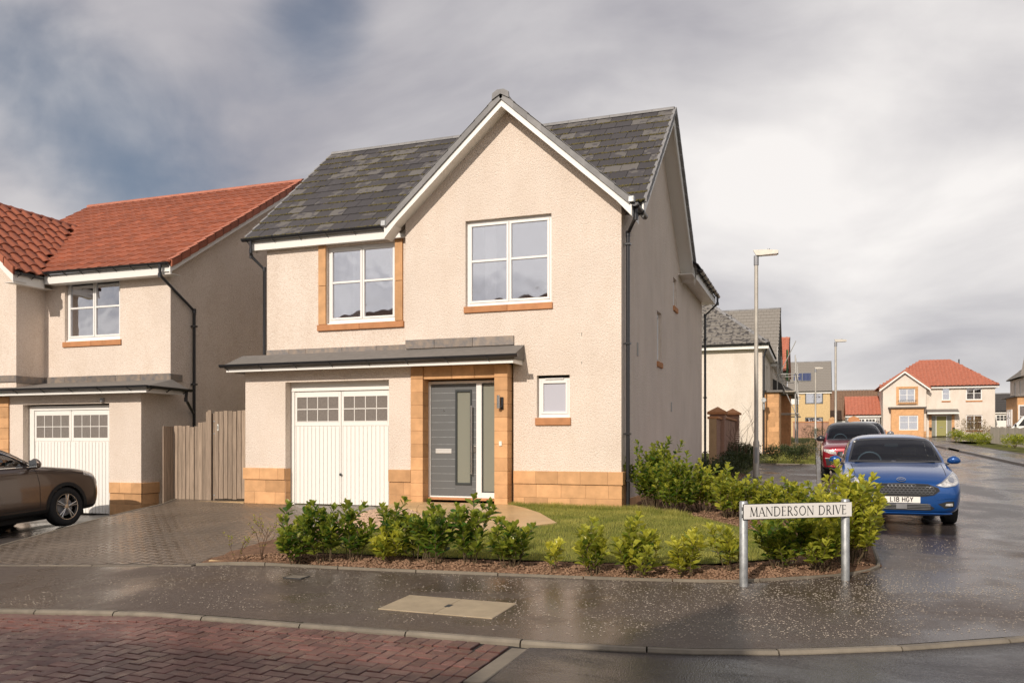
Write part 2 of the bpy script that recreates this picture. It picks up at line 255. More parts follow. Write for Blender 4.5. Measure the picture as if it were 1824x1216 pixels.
# ---------------------------------------------------------------- mesh helpers
class MB:
    def __init__(s): s.v = []; s.f = []; s.smooth = False
    def add(s, vs, fs):
        b = len(s.v); s.v += [tuple(v) for v in vs]; s.f += [tuple(i+b for i in f) for f in fs]; return s
    def box(s, x0, x1, y0, y1, z0, z1, c=0):
        if x0 > x1: x0, x1 = x1, x0
        if y0 > y1: y0, y1 = y1, y0
        if z0 > z1: z0, z1 = z1, z0
        if c <= 0:
            return s.add([(x0,y0,z0),(x1,y0,z0),(x1,y1,z0),(x0,y1,z0),(x0,y0,z1),(x1,y0,z1),(x1,y1,z1),(x0,y1,z1)],
                         [(0,3,2,1),(4,5,6,7),(0,1,5,4),(1,2,6,5),(2,3,7,6),(3,0,4,7)])
        c = min(c, (x1-x0)*.4, (y1-y0)*.4, (z1-z0)*.4)
        bm = bmesh.new(); bmesh.ops.create_cube(bm, size=1)
        for v in bm.verts: v.co = ((x0+x1)/2+v.co.x*(x1-x0), (y0+y1)/2+v.co.y*(y1-y0), (z0+z1)/2+v.co.z*(z1-z0))
        bmesh.ops.bevel(bm, geom=bm.edges[:], offset=c, segments=1, affect='EDGES', profile=.7)
        bm.verts.index_update(); s.add([v.co[:] for v in bm.verts], [[v.index for v in f.verts] for f in bm.faces]); bm.free(); return s
    def prism(s, poly, a0, a1, axis='y'):
        """poly: 2D outline; extruded between a0 and a1 along axis ('y': poly is x,z; 'x': poly is y,z; 'z': poly is x,y)"""
        n = len(poly)
        def P(p, a): return (p[0], a, p[1]) if axis == 'y' else ((a, p[0], p[1]) if axis == 'x' else (p[0], p[1], a))
        vs = [P(p, a0) for p in poly]+[P(p, a1) for p in poly]
        tri = tessellate_polygon([[Vector((p[0], p[1], 0)) for p in poly]])
        fs = [tuple(t) for t in tri]+[tuple(n+i for i in reversed(t)) for t in tri]+[(i, (i+1) % n, n+(i+1) % n, n+i) for i in range(n)]
        return s.add(vs, fs)
    def quad(s, *p): return s.add(p, [tuple(range(len(p)))])
    def tube(s, pts, r, n=8, cap=True):
        pts = [Vector(p) for p in pts]; rs = r if isinstance(r, (list, tuple)) else [r]*len(pts); rings = []
        for i, p in enumerate(pts):
            d = (pts[min(i+1, len(pts)-1)]-pts[max(i-1, 0)]).normalized()
            a = d.cross(Vector((0, 0, 1)) if abs(d.z) < .95 else Vector((0, 1, 0))).normalized(); b = d.cross(a)
            rings.append([p+(a*math.cos(t)+b*math.sin(t))*rs[i] for t in [2*math.pi*k/n for k in range(n)]])
        vs = [v for R in rings for v in R]; fs = []
        for i in range(len(pts)-1):
            for k in range(n): fs.append((i*n+k, i*n+(k+1) % n, (i+1)*n+(k+1) % n, (i+1)*n+k))
        if cap: fs += [tuple(range(n))[::-1], tuple((len(pts)-1)*n+k for k in range(n))]
        return s.add(vs, fs)
    def lathe(s, prof, c=(0, 0, 0), axis='z', n=24):
        vs = []; fs = []
        for r, h in prof:
            for k in range(n):
                t = 2*math.pi*k/n; a, b = r*math.cos(t), r*math.sin(t)
                vs.append((c[0]+a, c[1]+b, c[2]+h) if axis == 'z' else (c[0]+a, c[1]+h, c[2]+b) if axis == 'y' else (c[0]+h, c[1]+a, c[2]+b))
        for i in range(len(prof)-1):
            for k in range(n): fs.append((i*n+k, i*n+(k+1) % n, (i+1)*n+(k+1) % n, (i+1)*n+k))
        return s.add(vs, fs)
    def mesh(s, name, m, fix=True):
        me = bpy.data.meshes.new(name); me.from_pydata(s.v, [], s.f)
        if fix:
            bm = bmesh.new(); bm.from_mesh(me); bmesh.ops.recalc_face_normals(bm, faces=bm.faces); bm.to_mesh(me); bm.free()
        for x in (m if isinstance(m, (list, tuple)) else [m]): me.materials.append(MATS[x])
        if s.smooth:
            me.polygons.foreach_set('use_smooth', [True]*len(me.polygons))
            if s.smooth != 'all': me.set_sharp_from_angle(angle=math.radians(40))
        me.update(); return me
def link(name, me, parent=None, loc=(0, 0, 0)):
    o = bpy.data.objects.new(name, me); S.collection.objects.link(o); o.location = loc
    if parent: o.parent = parent
    return o
def part(name, mb, m, parent, loc=None):
    if loc is None: loc = (-parent.location[0], -parent.location[1], -parent.location[2]) if parent is not None and parent.parent is None and parent.get('abs') else (0, 0, 0)
    return link(name, mb.mesh(name, m), parent, loc)
def tag(o, label=None, cat=None, group=None, kind=None):
    if label: o['label'] = label
    if cat: o['category'] = cat
    if group: o['group'] = group
    if kind: o['kind'] = kind
    return o
def thing(name, label, cat, loc=(0, 0, 0), rz=0, group=None, absolute=False):
    o = bpy.data.objects.new(name, None); S.collection.objects.link(o); o.location = loc; o.rotation_euler = (0, 0, rz); o.empty_display_size = .2
    if absolute: o['abs'] = True
    return tag(o, label, cat, group)
def single(name, mb, m, label, cat, loc=(0, 0, 0), rz=0, group=None):
    o = link(name, mb.mesh(name, m), None, loc); o.rotation_euler = (0, 0, rz); return tag(o, label, cat, group)
def fast_mesh(name, V, F, m, tint=None, smooth=False):
    """V: (n,3) array; F: (k,3 or 4) array"""
    me = bpy.data.meshes.new(name); V = np.asarray(V, dtype=np.float32); F = np.asarray(F, dtype=np.int32); k = F.shape[1]
    me.vertices.add(len(V)); me.vertices.foreach_set('co', V.ravel()); me.loops.add(F.size); me.loops.foreach_set('vertex_index', F.ravel())
    me.polygons.add(len(F)); me.polygons.foreach_set('loop_start', np.arange(0, F.size, k, dtype=np.int32)); me.polygons.foreach_set('loop_total', np.full(len(F), k, dtype=np.int32))
    me.update(calc_edges=True)
    if tint is not None:
        a = me.attributes.new('tint', 'FLOAT', 'POINT'); a.data.foreach_set('value', np.asarray(tint, dtype=np.float32))
    if smooth: me.polygons.foreach_set('use_smooth', [True]*len(me.polygons))
    me.materials.append(MATS[m]); return me
# ---- the lie of the land (site frame: x along the house front, y away from the road; the camera foot is z = 0)
C0, C1 = 1.8542, 14.3; ct, st = math.cos(TH), math.sin(TH)
def wXY(x, y): return C0+x*ct+y*st, C1-x*st+y*ct
def gz(x, y):
    X, Y = wXY(x, y); return .025*max(-40, min(Y, 95))+.07*max(-6.5, min(0, X+3))
def ss(t): t = max(0, min(1, t)); return t*t*(3-2*t)
def edge_dist(x, y):
    b = 9.0
    for (ax, ay), (bx, by) in zip(GEDGE[:-1], GEDGE[1:]):
        dx, dy = bx-ax, by-ay; t = max(0, min(1, ((x-ax)*dx+(y-ay)*dy)/(dx*dx+dy*dy))); b = min(b, math.hypot(x-ax-dx*t, y-ay-dy*t))
    return b
GEDGE = [(-3.65, -6.22), (-1.56, -6.04), (.04, -5.82), (1.2, -5.66), (2.29, -5.43), (3.25, -4.77), (3.62, -4.35), (3.79, -3.9), (3.82, -2.15), (3.75, -1.0), (3.62, 0), (3.4, .9), (3.1, 1.8), (2.7, 2.8), (2.2, 3.9), (1.7, 5.1), (1.38, 6.3), (1.25, 7.6), (1.25, 12)]
def garden(x, y):
    d = edge_dist(x, y); return gz(x, y)+.012+.038*ss(d/.3)+.06*ss((y+5.8)/5)*ss(d/.9)
def drive(x, y):
    X, Y = wXY(x, y); g = gz(x, y); w = ss((y+6.4)/6.0); return g+.004+w*max(0, (.025*Y-.02-g))
def grid_sheet(name, poly, zf, m, step=.5, parent=None):
    """A ground sheet cut to the outline poly, following the height function zf."""
    bm = bmesh.new(); vs = [bm.verts.new((p[0], p[1], 0)) for p in poly]; bm.faces.new(vs)
    xs = [p[0] for p in poly]; ys = [p[1] for p in poly]
    for lo, hi, ax in ((min(xs), max(xs), 0), (min(ys), max(ys), 1)):
        k = int((hi-lo)/step)
        for i in range(1, k+1):
            co = [0, 0, 0]; no = [0, 0, 0]; co[ax] = lo+i*step; no[ax] = 1
            if co[ax] >= hi: break
            bmesh.ops.bisect_plane(bm, geom=bm.verts[:]+bm.edges[:]+bm.faces[:], plane_co=co, plane_no=no)
    for v in bm.verts: v.co.z = zf(v.co.x, v.co.y)
    bmesh.ops.recalc_face_normals(bm, faces=bm.faces)
    for f in bm.faces:
        if f.normal.z < 0: f.normal_flip()
    me = bpy.data.meshes.new(name); bm.to_mesh(me); bm.free(); me.materials.append(MATS[m]); me.polygons.foreach_set('use_smooth', [True]*len(me.polygons))
    return link(name, me, parent)
def inside(poly, x, y):
    c = False; n = len(poly)
    for i in range(n):
        x0, y0 = poly[i]; x1, y1 = poly[(i+1) % n]
        if (y0 > y) != (y1 > y) and x < (x1-x0)*(y-y0)/(y1-y0)+x0: c = not c
    return c

# ---------------------------------------------------------------- the ground and everything paved
def ground():
    a = np.concatenate([np.array([-900, -500, -250, -120]), np.arange(-70, 130, 4.0), np.array([150, 220, 400, 700, 1200])])
    b = np.concatenate([np.array([-300, -120, -60]), np.arange(-36, 150, 4.0), np.array([180, 300, 600, 1200, 2200])])
    V = [(x, y, gz(x, y)-.26) for y in b for x in a]; n = len(a)
    F = [(j*n+i, j*n+i+1, (j+1)*n+i+1, (j+1)*n+i) for j in range(len(b)-1) for i in range(n-1)]
    o = link('ground', fast_mesh('ground', V, F, 'lawn_base')); tag(o, kind='structure')
ground()
KERB = [(-20, -8.45), (-8, -8.38), (-4.13, -8.32), (-2, -8.34), (-.33, -8.24), (.9, -8.17), (1.54, -8.12), (2.22, -8.0), (2.89, -7.78), (3.66, -7.38), (4.58, -6.78), (5.6, -5.9), (6.6, -4.7), (7.4, -3.1), (7.9, -1.0)]
EDGE = [(-20, -5.9), (-8.2, -6.02), (-3.65, -6.22), (-1.56, -6.04), (.04, -5.82), (1.2, -5.66), (2.29, -5.43), (3.25, -4.77), (3.62, -4.35), (3.79, -3.9), (3.82, -2.15), (3.75, -1.0)]
SIDE = [(3.75, -1.0), (3.62, 0), (3.4, .9), (3.1, 1.8), (2.7, 2.8), (2.2, 3.9), (1.7, 5.1), (1.38, 6.3), (1.25, 7.6), (1.25, 62)]
o = grid_sheet('pavement', KERB+EDGE[::-1], gz, 'wet_pavement', .6); tag(o, kind='structure')
street_z = lambda x, y: gz(x, y)-.055*ss((y-.3)/2.5)
o = grid_sheet('street', [(3.75, -1.0), (3.62, 0), (3.4, .9), (3.27, 1.35), (3.27, 72), (10.25, 72), (10.25, 2.5), (9, .8), (7.9, -1.0)], street_z, 'wet_street', 1.0); tag(o, kind='structure')
o = grid_sheet('side_pavement', [(3.265, 1.38)]+[p for p in SIDE if 1.8 <= p[1] < 60]+[(1.25, 18.4), (3.145, 18.4), (3.145, 1.7)], lambda x, y: gz(x, y)+.004, 'wet_pavement', 1.0); tag(o, kind='structure')
o = grid_sheet('far_pavement', [(10.38, 3), (12.3, 3), (12.3, 60), (10.38, 60)], lambda x, y: gz(x, y)+.03, 'wet_far', 2.0); tag(o, kind='structure')
o = grid_sheet('cul_de_sac', [(1, 72.01), (1, 77), (24, 77), (24, 60.01), (10.26, 60.01), (10.26, 72.01)], lambda x, y: gz(x, y)-.05, 'wet_far', 2.0); tag(o, kind='structure')
road_z = lambda x, y: gz(x, y)-.024
rk = [(p[0], p[1]-.12) for p in KERB if p[0] >= 1.1]
o = grid_sheet('road', [(1.13, -22)]+[(1.13, -8.28)]+[(p[0]+.01, p[1]-.06) for p in KERB if p[0] > 1.2]+[(9.2, .6), (10.2, 1.6), (30, 1.6), (30, -22)], road_z, 'wet_road', .8); tag(o, kind='structure')
# kerb stones, each its own piece
def kerb_line(name, pts, width, up, length=.915, below=.16, label=None, side=-1, zf=gz, m='kerb_concrete', gap=.006, gaps=()):
    root = bpy.data.objects.new(name, None); S.collection.objects.link(root); root['kind'] = 'structure'
    root.location = (pts[0][0], pts[0][1], zf(*pts[0]))
    P = [Vector((p[0], p[1], 0)) for p in pts]; cum = [0]
    for i in range(1, len(P)): cum.append(cum[-1]+(P[i]-P[i-1]).length)
    def at(s):
        s = max(0, min(s, cum[-1]-1e-4)); i = max(j for j in range(len(P)-1) if cum[j] <= s); t = (s-cum[i])/(cum[i+1]-cum[i]); return P[i].lerp(P[i+1], t), (P[i+1]-P[i]).normalized()
    s = 0
    while s < cum[-1]-.05:
        e = min(s+length, cum[-1])
        if not any(g0 < (s+e)/2 < g1 for g0, g1 in gaps):
            k = 3; V = []; h = random.uniform(-.003, .003)
            c = .012
            for j in range(k+1):
                p, d = at(s+gap+(e-s-2*gap)*j/k); nrm = Vector((-d.y, d.x, 0))*side; z = zf(p.x, p.y)+h
                q = p+nrm*width
                for pt, zz in ((p, z-below), (p, z+up-c*.4), (p+nrm*c, z+up), (q-nrm*c*1.6, z+up), (q, z+up-c*1.6), (q, z-below)): V.append(Vector((pt.x, pt.y, zz))-root.location)
            F = [(j*6+i, j*6+(i+1) % 6, (j+1)*6+(i+1) % 6, (j+1)*6+i) for j in range(k) for i in range(6)]+[tuple(range(6))[::-1], tuple(range(k*6, k*6+6))]
            mb = MB().add(V, F); link('kerb_stone', mb.mesh('kerb_stone', m), root)
        s = e
    return root
kerb_line('front_kerb', KERB, .082, .002)
kerb_line('street_kerb', [(3.27, 1.5), (3.27, 40)], .125, .012, side=1, m='kerb_wet')
kerb_line('opposite_kerb', [(10.25, 2.6), (10.25, 60)], .125, .04, side=-1, zf=gz, gaps=((33.2, 37.6),), m='kerb_wet')
EDG = [(-3.62, -6.20)]+EDGE[3:]+SIDE[1:]
kerb_line('garden_edging', [p for p in EDG if p[1] < 30]+[(1.25, 18.4), (3.1, 18.4)], .05, .028, side=1, length=.9)
kerb_line('opposite_edging', [(12.3, 3), (12.3, 58)], .05, .06, side=-1, length=1.8)

# the red block paving of the road, a herringbone of single bricks
def slope_rot(x, y): return (math.atan(gz(x, y+.3)-gz(x, y-.3))/.6, -math.atan(gz(x+.3, y)-gz(x-.3, y))/.6, 0)
def herring(x0, x1, y0, y1, a=.1):
    out = []
    for r in range(int(math.floor(y0/a)), int(math.ceil(y1/a))):
        for c in range(int(math.floor(x0/a)), int(math.ceil(x1/a))):
            k = (c-r) % 4
            if k == 0: out.append((c*a+a, r*a+a/2, 0))
            elif k == 3: out.append((c*a+a/2, r*a+a, 1))
    return out
def brick_road():
    root = grid_sheet('brick_road', [(-20, -22), (-20, -8.55)]+[(p[0], p[1]-.06) for p in KERB if -19 < p[0] < 1.0]+[(1.13, -8.27), (1.13, -22)], lambda x, y: road_z(x, y)-.012, 'joint_dark', 1.0); tag(root, kind='structure')
    B = MB().box(-.0955, .0955, -.0455, .0455, -.03, .012, .004); me = B.mesh('brick', 'brick_paver')
    from bisect import bisect
    def ky(x):
        for i in range(len(KERB)-1):
            if KERB[i][0] <= x <= KERB[i+1][0]: t = (x-KERB[i][0])/(KERB[i+1][0]-KERB[i][0]); return KERB[i][1]*(1-t)+KERB[i+1][1]*t
        return -8.3
    rect = []
    x = -9.0
    while x < .76: rect.append((x, ky(x)-.085-.010-.10, 1)); x += .1            # the row laid square to the kerb
    for k in range(19): y = -8.405-.2*k; rect.append((.937, y, 1)); rect.append((.837, y, 1))
    rect = [r+(1.0, 1.0) for r in rect]
    for x, y, o in herring(-9.0, .9, -12, -8.2):
        hx, hy = (.1, .05) if o == 0 else (.05, .1)
        lim = ky(x)-.085-.11; xa, xb, ya, yb = x-hx, min(x+hx, .785), y-hy, min(y+hy, lim-.1)
        if xb-xa < .03 or yb-ya < .03: continue
        sx, sy = (xb-xa)/(2*hx), (yb-ya)/(2*hy)
        rect.append(((xa+xb)/2, (ya+yb)/2, o, sx if o == 0 else sy, sy if o == 0 else sx))
    fwd = Vector((-math.sin(TH), math.cos(TH))); rgt = Vector((math.cos(TH), math.sin(TH)))
    def px(x, y):
        d = Vector((x-3.08, y+14.09)); Y = d.dot(fwd); X = d.dot(rgt)
        return (912+1500*X/Y, 785+1500*(1.63-road_z(x, y))/Y, Y) if Y > .5 else (9999, 9999, 99)
    near = []; far = []
    for b in rect:
        q = px(b[0], b[1]); (near if -25 < q[0] < 1850 and q[1] < 1240 else far).append((q[2], b))
    near.sort(); singles = [b for _, b in near[:296]]; rest = [b for _, b in near[296:]]+[b for _, b in far]
    for x, y, o, s0, s1 in singles:
        ob = link('brick', me, root); ob.location = (x, y, road_z(x, y)-.012+.006+random.uniform(-.002, .002)-0*.0)
        ob.scale = (s0, s1, 1)
        r = slope_rot(x, y); ob.rotation_euler = (r[0]+random.uniform(-.008, .008), r[1]+random.uniform(-.008, .008), (math.pi/2 if o else 0)+random.uniform(-.008, .008))
    V = np.array([v.co[:] for v in me.vertices]); F = [tuple(p.vertices) for p in me.polygons]
    M = MB()
    for x, y, o, s0, s1 in rest:
        z = road_z(x, y)-.006+random.uniform(-.002, .002)
        M.add([(x-(v[1]*s1 if o else -v[0]*s0), y+(v[0]*s0 if o else v[1]*s1), z+v[2]) for v in V], F)
    q = link('outer_bricks', M.mesh('outer_bricks', 'brick_paver', fix=False), root); q['kind'] = 'stuff'
    for k in range(9):                              # flush stone strip where the bricks end
        y = -8.30-k*.915; m = MB(); V = []
        for (xx, yy) in ((1.0, y-.91), (1.13, y-.91), (1.13, y), (1.0, y)): V.append((xx, yy))
        mb = MB().box(1.0, 1.128, y-.908, y-.0, -.1, .0, .006); s = link('edge_stone', mb.mesh('edge_stone', 'kerb_concrete'), root); s.location = (0, 0, road_z(1.06, y-.45)+.004)
        s.rotation_euler = (0, 0, 0)
brick_road()

# our driveway: small brown blocks laid herringbone on a slab that stands higher than next door's
DRIVE = [(-3.65, -6.235), (-3.75, -4.5), (-3.95, -1.3), (-4.3, -.19), (-4.3, -.02), (-6.6, -.02), (-6.6, -.19), (-7.52, -.19), (-7.52, .3), (-9.55, .3), (-8.9, -.9), (-8.45, -4.9), (-8.2, -6.035)]
def driveway():
    root = grid_sheet('driveway', DRIVE, lambda x, y: drive(x, y), 'drive_joint', .4); tag(root, kind='structure')
    V = []; F = []
    rng = random.Random(4)
    for x, y, o in herring(-9.6, -3.5, -6.3, .3):
        hx, hy = (.097, .047) if o == 0 else (.047, .097)
        if not all(inside(DRIVE, x+sx*hx, y+sy*hy) for sx in (-1, 1) for sy in (-1, 1)): continue
        b = len(V); j = rng.uniform(-.0007, .0007); c = .004
        for h, e in ((.002, 0), (.006, c)):
            for sx, sy in ((-1, -1), (1, -1), (1, 1), (-1, 1)):
                xx, yy = x+sx*(hx-e), y+sy*(hy-e); V.append((xx, yy, drive(xx, yy)+h+j))
        F += [(b+4, b+5, b+6, b+7)]+[(b+i, b+(i+1) % 4, b+4+(i+1) % 4, b+4+i) for i in range(4)]
    o = link('paving_blocks', fast_mesh('paving_blocks', V, F, 'brown_paver'), root); o['kind'] = 'stuff'
driveway()
kerb_line('driveway_edging', [(-8.2, -6.0), (-8.45, -4.9), (-8.9, -.9), (-9.55, .3)], .05, .012, side=1, zf=drive, below=.35, length=.6)
kerb_line('crossing_edging', [(-16, -5.95), (-8.2, -6.035), (-3.65, -6.235)], .05, .010, side=1, length=.9)
ND = [(-20, -5.92), (-8.27, -6.03), (-8.52, -4.9), (-8.97, -.9), (-9.62, .3), (-9.62, .6), (-20, .6)]
o = grid_sheet('neighbour_driveway', ND, lambda x, y: gz(x, y)+.006, 'wet_far', .7); tag(o, kind='structure')
# the front garden: soil, lawn, slabs, gravel
GARDEN = [(-3.62, -6.18)]+EDGE[3:]+SIDE[1:-1]+[(1.25, 12), (0.02, 12), (.02, -.0), (-1.95, -.02), (-4.0, -.15), (-3.92, -1.3), (-3.72, -4.5)]
LAWN = [(-2.7, -5.5), (-1.5, -5.38), (-.2, -5.2), (1.06, -5.0), (2.0, -4.75), (2.7, -4.2), (2.9, -3.3), (2.3, -2.1), (1.4, -.85), (.5, -.12), (-1.93, -.06), (-1.0, -1.3), (-.45, -2.3), (-1.25, -3.4), (-2.0, -3.25), (-2.4, -3.7), (-2.9, -4.4)]
def soil_z(x, y): return garden(x, y)-(.055 if all(inside(LAWN, x+a, y+b) for a, b in ((.16, 0), (-.16, 0), (0, .16), (0, -.16))) else .004)+(.030*noise.noise(Vector((x*4, y*4, 3)))+.02*noise.noise(Vector((x*13, y*13, 7))))*ss(edge_dist(x, y)/.2)
BACKBED = [(-9, 11.0), (.0, 11.0), (0, 7.6), (1.25, 7.6), (1.25, 18.43), (3.14, 18.43), (3.14, 66), (-9, 66)]
o = grid_sheet('front_lawns', BACKBED, lambda x, y: gz(x, y)+.012, 'lawn_base', 2.0); tag(o, kind='structure')
GARDEN2 = [(p[0], p[1]) for p in GARDEN]
o = grid_sheet('planting_bed', GARDEN2, soil_z, 'soil', .13); tag(o, kind='structure')
lawn_z = lambda x, y: garden(x, y)+.010
o = grid_sheet('lawn', LAWN, lawn_z, 'lawn_base', .4); tag(o, kind='structure')
def blades(name, poly, zf, n, h0, h1, m, seed, clump=2.2):
    rng = np.random.default_rng(seed); xs = [p[0] for p in poly]; ys = [p[1] for p in poly]; V = []; F = []; T = []
    pts = []
    while len(pts) < n:
        x, y = rng.uniform(min(xs)-.05, max(xs)+.05), rng.uniform(min(ys)-.05, max(ys)+.05)
        if inside(poly, x, y): pts.append((x, y))
    for x, y in pts:
        g = noise.noise(Vector((x*clump, y*clump, seed))); h = rng.uniform(h0, h1)*(1+.35*g); a = rng.uniform(0, 6.283); w = rng.uniform(.0025, .005); l = rng.uniform(0, .6)*h; b = a+rng.uniform(-1, 1)
        z = zf(x, y)-.004; k = len(V)
        V += [(x-w*math.cos(a), y-w*math.sin(a), z), (x+w*math.cos(a), y+w*math.sin(a), z), (x+l*math.cos(b), y+l*math.sin(b), z+h)]
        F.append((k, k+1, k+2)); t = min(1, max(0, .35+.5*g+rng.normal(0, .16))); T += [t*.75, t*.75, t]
    o = link(name, fast_mesh(name, V, F, m, T)); return tag(o, kind='stuff')
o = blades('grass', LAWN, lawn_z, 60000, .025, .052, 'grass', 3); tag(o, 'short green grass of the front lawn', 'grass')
FRINGE = [(-1.93, -.35), (-1.9, -.02), (.5, -.08), (1.3, -.75), (1.15, -.9), (.4, -.35)]
o = blades('long_grass', FRINGE, lawn_z, 5000, .05, .11, 'grass', 5); tag(o, 'longer grass left along the foot of the house wall', 'grass')
def pebbles(name, poly, zf, n, r0, r1, m, seed, mound=None, label=None, cat=None, flat=.6):
    rng = random.Random(seed); xs = [p[0] for p in poly]; ys = [p[1] for p in poly]; V = []; F = []
    k = 0
    while k < n:
        x, y = rng.uniform(min(xs), max(xs)), rng.uniform(min(ys), max(ys))
        if not inside(poly, x, y): continue
        k += 1; r = rng.uniform(r0, r1); z = zf(x, y)+(mound(x, y) if mound else 0)+r*.25; b = len(V); a = rng.uniform(0, 6.28)
        pts = [(r, 0, 0), (0, r*.8, 0), (-r, 0, 0), (0, -r*.9, 0), (r*.2, .1*r, r*flat), (0, 0, -r*.5)]
        for p in pts: q = (p[0]*rng.uniform(.8, 1.2), p[1]*rng.uniform(.8, 1.2)); V.append((x+q[0]*math.cos(a)-q[1]*math.sin(a), y+q[0]*math.sin(a)+q[1]*math.cos(a), z+p[2]*rng.uniform(.7, 1.3)))
        F += [(b, b+1, b+4), (b+1, b+2, b+4), (b+2, b+3, b+4), (b+3, b, b+4), (b+1, b, b+5), (b+2, b+1, b+5), (b+3, b+2, b+5), (b, b+3, b+5)]
    o = link(name, fast_mesh(name, V, F, m)); tag(o, label, cat, kind='stuff'); return o
BEDF = [(-3.3, -6.0), (-1.56, -5.98), (.04, -5.77), (1.2, -5.6), (2.29, -5.38), (3.2, -4.7), (3.72, -3.9), (3.3, -3.6), (2.9, -4.2), (2.1, -4.8), (1.06, -5.1), (-.2, -5.3), (-1.5, -5.45), (-2.9, -5.6)]
pebbles('soil_crumbs', BEDF, soil_z, 7000, .006, .026, 'clod', 1, None, 'reddish crumbs of soil along the front bed', 'soil')
BEDS = [(.1, -.05), (.5, -.12), (1.4, -.85), (2.3, -2.1), (2.9, -3.3), (3.7, -3.9), (3.7, -1), (3.3, .8), (2.6, 2.6), (1.3, 6.2), (.1, 6)]
pebbles('bed_crumbs', BEDS, soil_z, 6000, .008, .03, 'clod', 2, None, 'pinkish crumbs of soil in the side bed', 'soil')
GRV = [(-3.85, -1.45), (-3.0, -2.0), (-1.9, -3.0), (-2.4, -3.7), (-3.3, -3.6), (-3.75, -2.4)]
pebbles('gravel', GRV, lambda x, y: garden(x, y), 6000, .010, .028, 'pebble', 6, lambda x, y: .10*math.exp(-((x+3.1)**2+(y+2.2)**2)/.5), 'pinkish gravel heaped beside the door step', 'gravel')
CHIP = [(-4.5, -8.2), (-1.5, -8.1), (2.2, -7.9), (4.5, -6.7), (7, -3), (6, -1.2), (3.8, -1.2), (3.85, -3.9), (3.2, -4.8), (2.2, -5.45), (0, -5.85), (-4, -6.3)]
def chips():
    rng = random.Random(8); V = []; F = []; n = 0
    while n < 6500:
        x, y = rng.uniform(-4.5, 7), rng.uniform(-8.2, -1.2)
        if not inside(CHIP, x, y): continue
        w = .22+.9*math.exp(-((x-2.9)**2/5+(y+5.9)**2/2.2))
        w *= .55+.9*noise.noise(Vector((x*1.3, y*1.3, 2)))+.25
        if rng.random() > w: continue
        n += 1; r = rng.uniform(.004, .0115); a = rng.uniform(0, 6.28); z = gz(x, y)+.001; b = len(V); t = rng.uniform(.4, 1)
        for i in range(4): q = a+i*1.57; rr = r if i % 2 else r*t; V.append((x+rr*math.cos(q), y+rr*math.sin(q), z+.001))
        V.append((x, y, z+.004)); F += [(b, b+1, b+4), (b+1, b+2, b+4), (b+2, b+3, b+4), (b+3, b, b+4)]
    o = link('pale_grit', fast_mesh('pale_grit', V, F, 'grit')); tag(o, 'pale chips of grit scattered over the wet pavement', 'grit', kind='stuff')
chips()
# door step and slabs
def slab(parent, poly, z0, z1, m='flagstone'):
    c = Vector((sum(p[0] for p in poly)/len(poly), sum(p[1] for p in poly)/len(poly)))
    poly = [(c.x+(p[0]-c.x)*(1-.006), c.y+(p[1]-c.y)*(1-.006)) for p in poly]
    mb = MB().prism(poly, z0, z1, 'z'); o = link('slab', mb.mesh('slab', m), parent); o.location = -Vector(parent.location); return o
def door_path():
    root = thing('door_step', 'sandstone slab step fanning out from the grey front door', 'door step', (-2.9, -.9, .45))
    T = .515
    def row(ya, yb, xs_a, xs_b, za, zb):
        for i in range(len(xs_a)-1):
            mb = MB(); P = [(xs_a[i], ya[i]), (xs_a[i+1], ya[i+1]), (xs_b[i+1], yb[i+1]), (xs_b[i], yb[i])]
            c = (sum(p[0] for p in P)/4, sum(p[1] for p in P)/4); P = [(c[0]+(p[0]-c[0])*.992, c[1]+(p[1]-c[1])*.992) for p in P]
            zz = [za, za, zb, zb]; vs = [(P[k][0], P[k][1], zz[k]-.25) for k in range(4)]+[(P[k][0], P[k][1], zz[k]) for k in range(4)]
            mb.add(vs, [(0, 3, 2, 1), (4, 5, 6, 7), (0, 1, 5, 4), (1, 2, 6, 5), (2, 3, 7, 6), (3, 0, 4, 7)])
            o = link('slab', mb.mesh('slab', 'flagstone'), root); o.location = -Vector(root.location)
    row([-.2]*5, [-.72]*5, [-4.05, -3.55, -3.0, -2.45, -1.96], [-4.0, -3.45, -2.8, -2.2, -1.5], T+.01, T)
    row([-.72]*5, [-1.3, -1.32, -1.34, -1.36, -1.36], [-4.0, -3.45, -2.8, -2.2, -1.5], [-3.88, -3.2, -2.45, -1.75, -1.02], T, T-.02)
    row([-1.3, -1.32, -1.34, -1.36, -1.36][1:], [-2.0, -2.2, -2.25, -2.3], [-3.2, -2.45, -1.75, -1.02], [-2.8, -1.95, -1.2, -.45], T-.02, T-.075)
    row([-2.0, -2.2, -2.25, -2.3], [-2.6, -2.9, -3.4, -3.39], [-2.8, -1.95, -1.2, -.45], [-2.25, -1.95, -1.3, -1.2], T-.075, T-.13)
door_path()
def side_path():
    root = thing('slab_path', 'strip of sandstone slabs along the driveway behind the hedge', 'path', (-3.4, -4, .3))
    for k in range(9):
        y0 = -6.05+k*.56; y1 = y0+.55; xa = -3.56-.035*k; xb = xa+.56
        z = drive(xa, (y0+y1)/2)+.02
        mb = MB().box(xa, xb, y0, y1, z-.08, z, .006); o = link('slab', mb.mesh('slab', 'flagstone'), root); o.location = -Vector(root.location)
side_path()
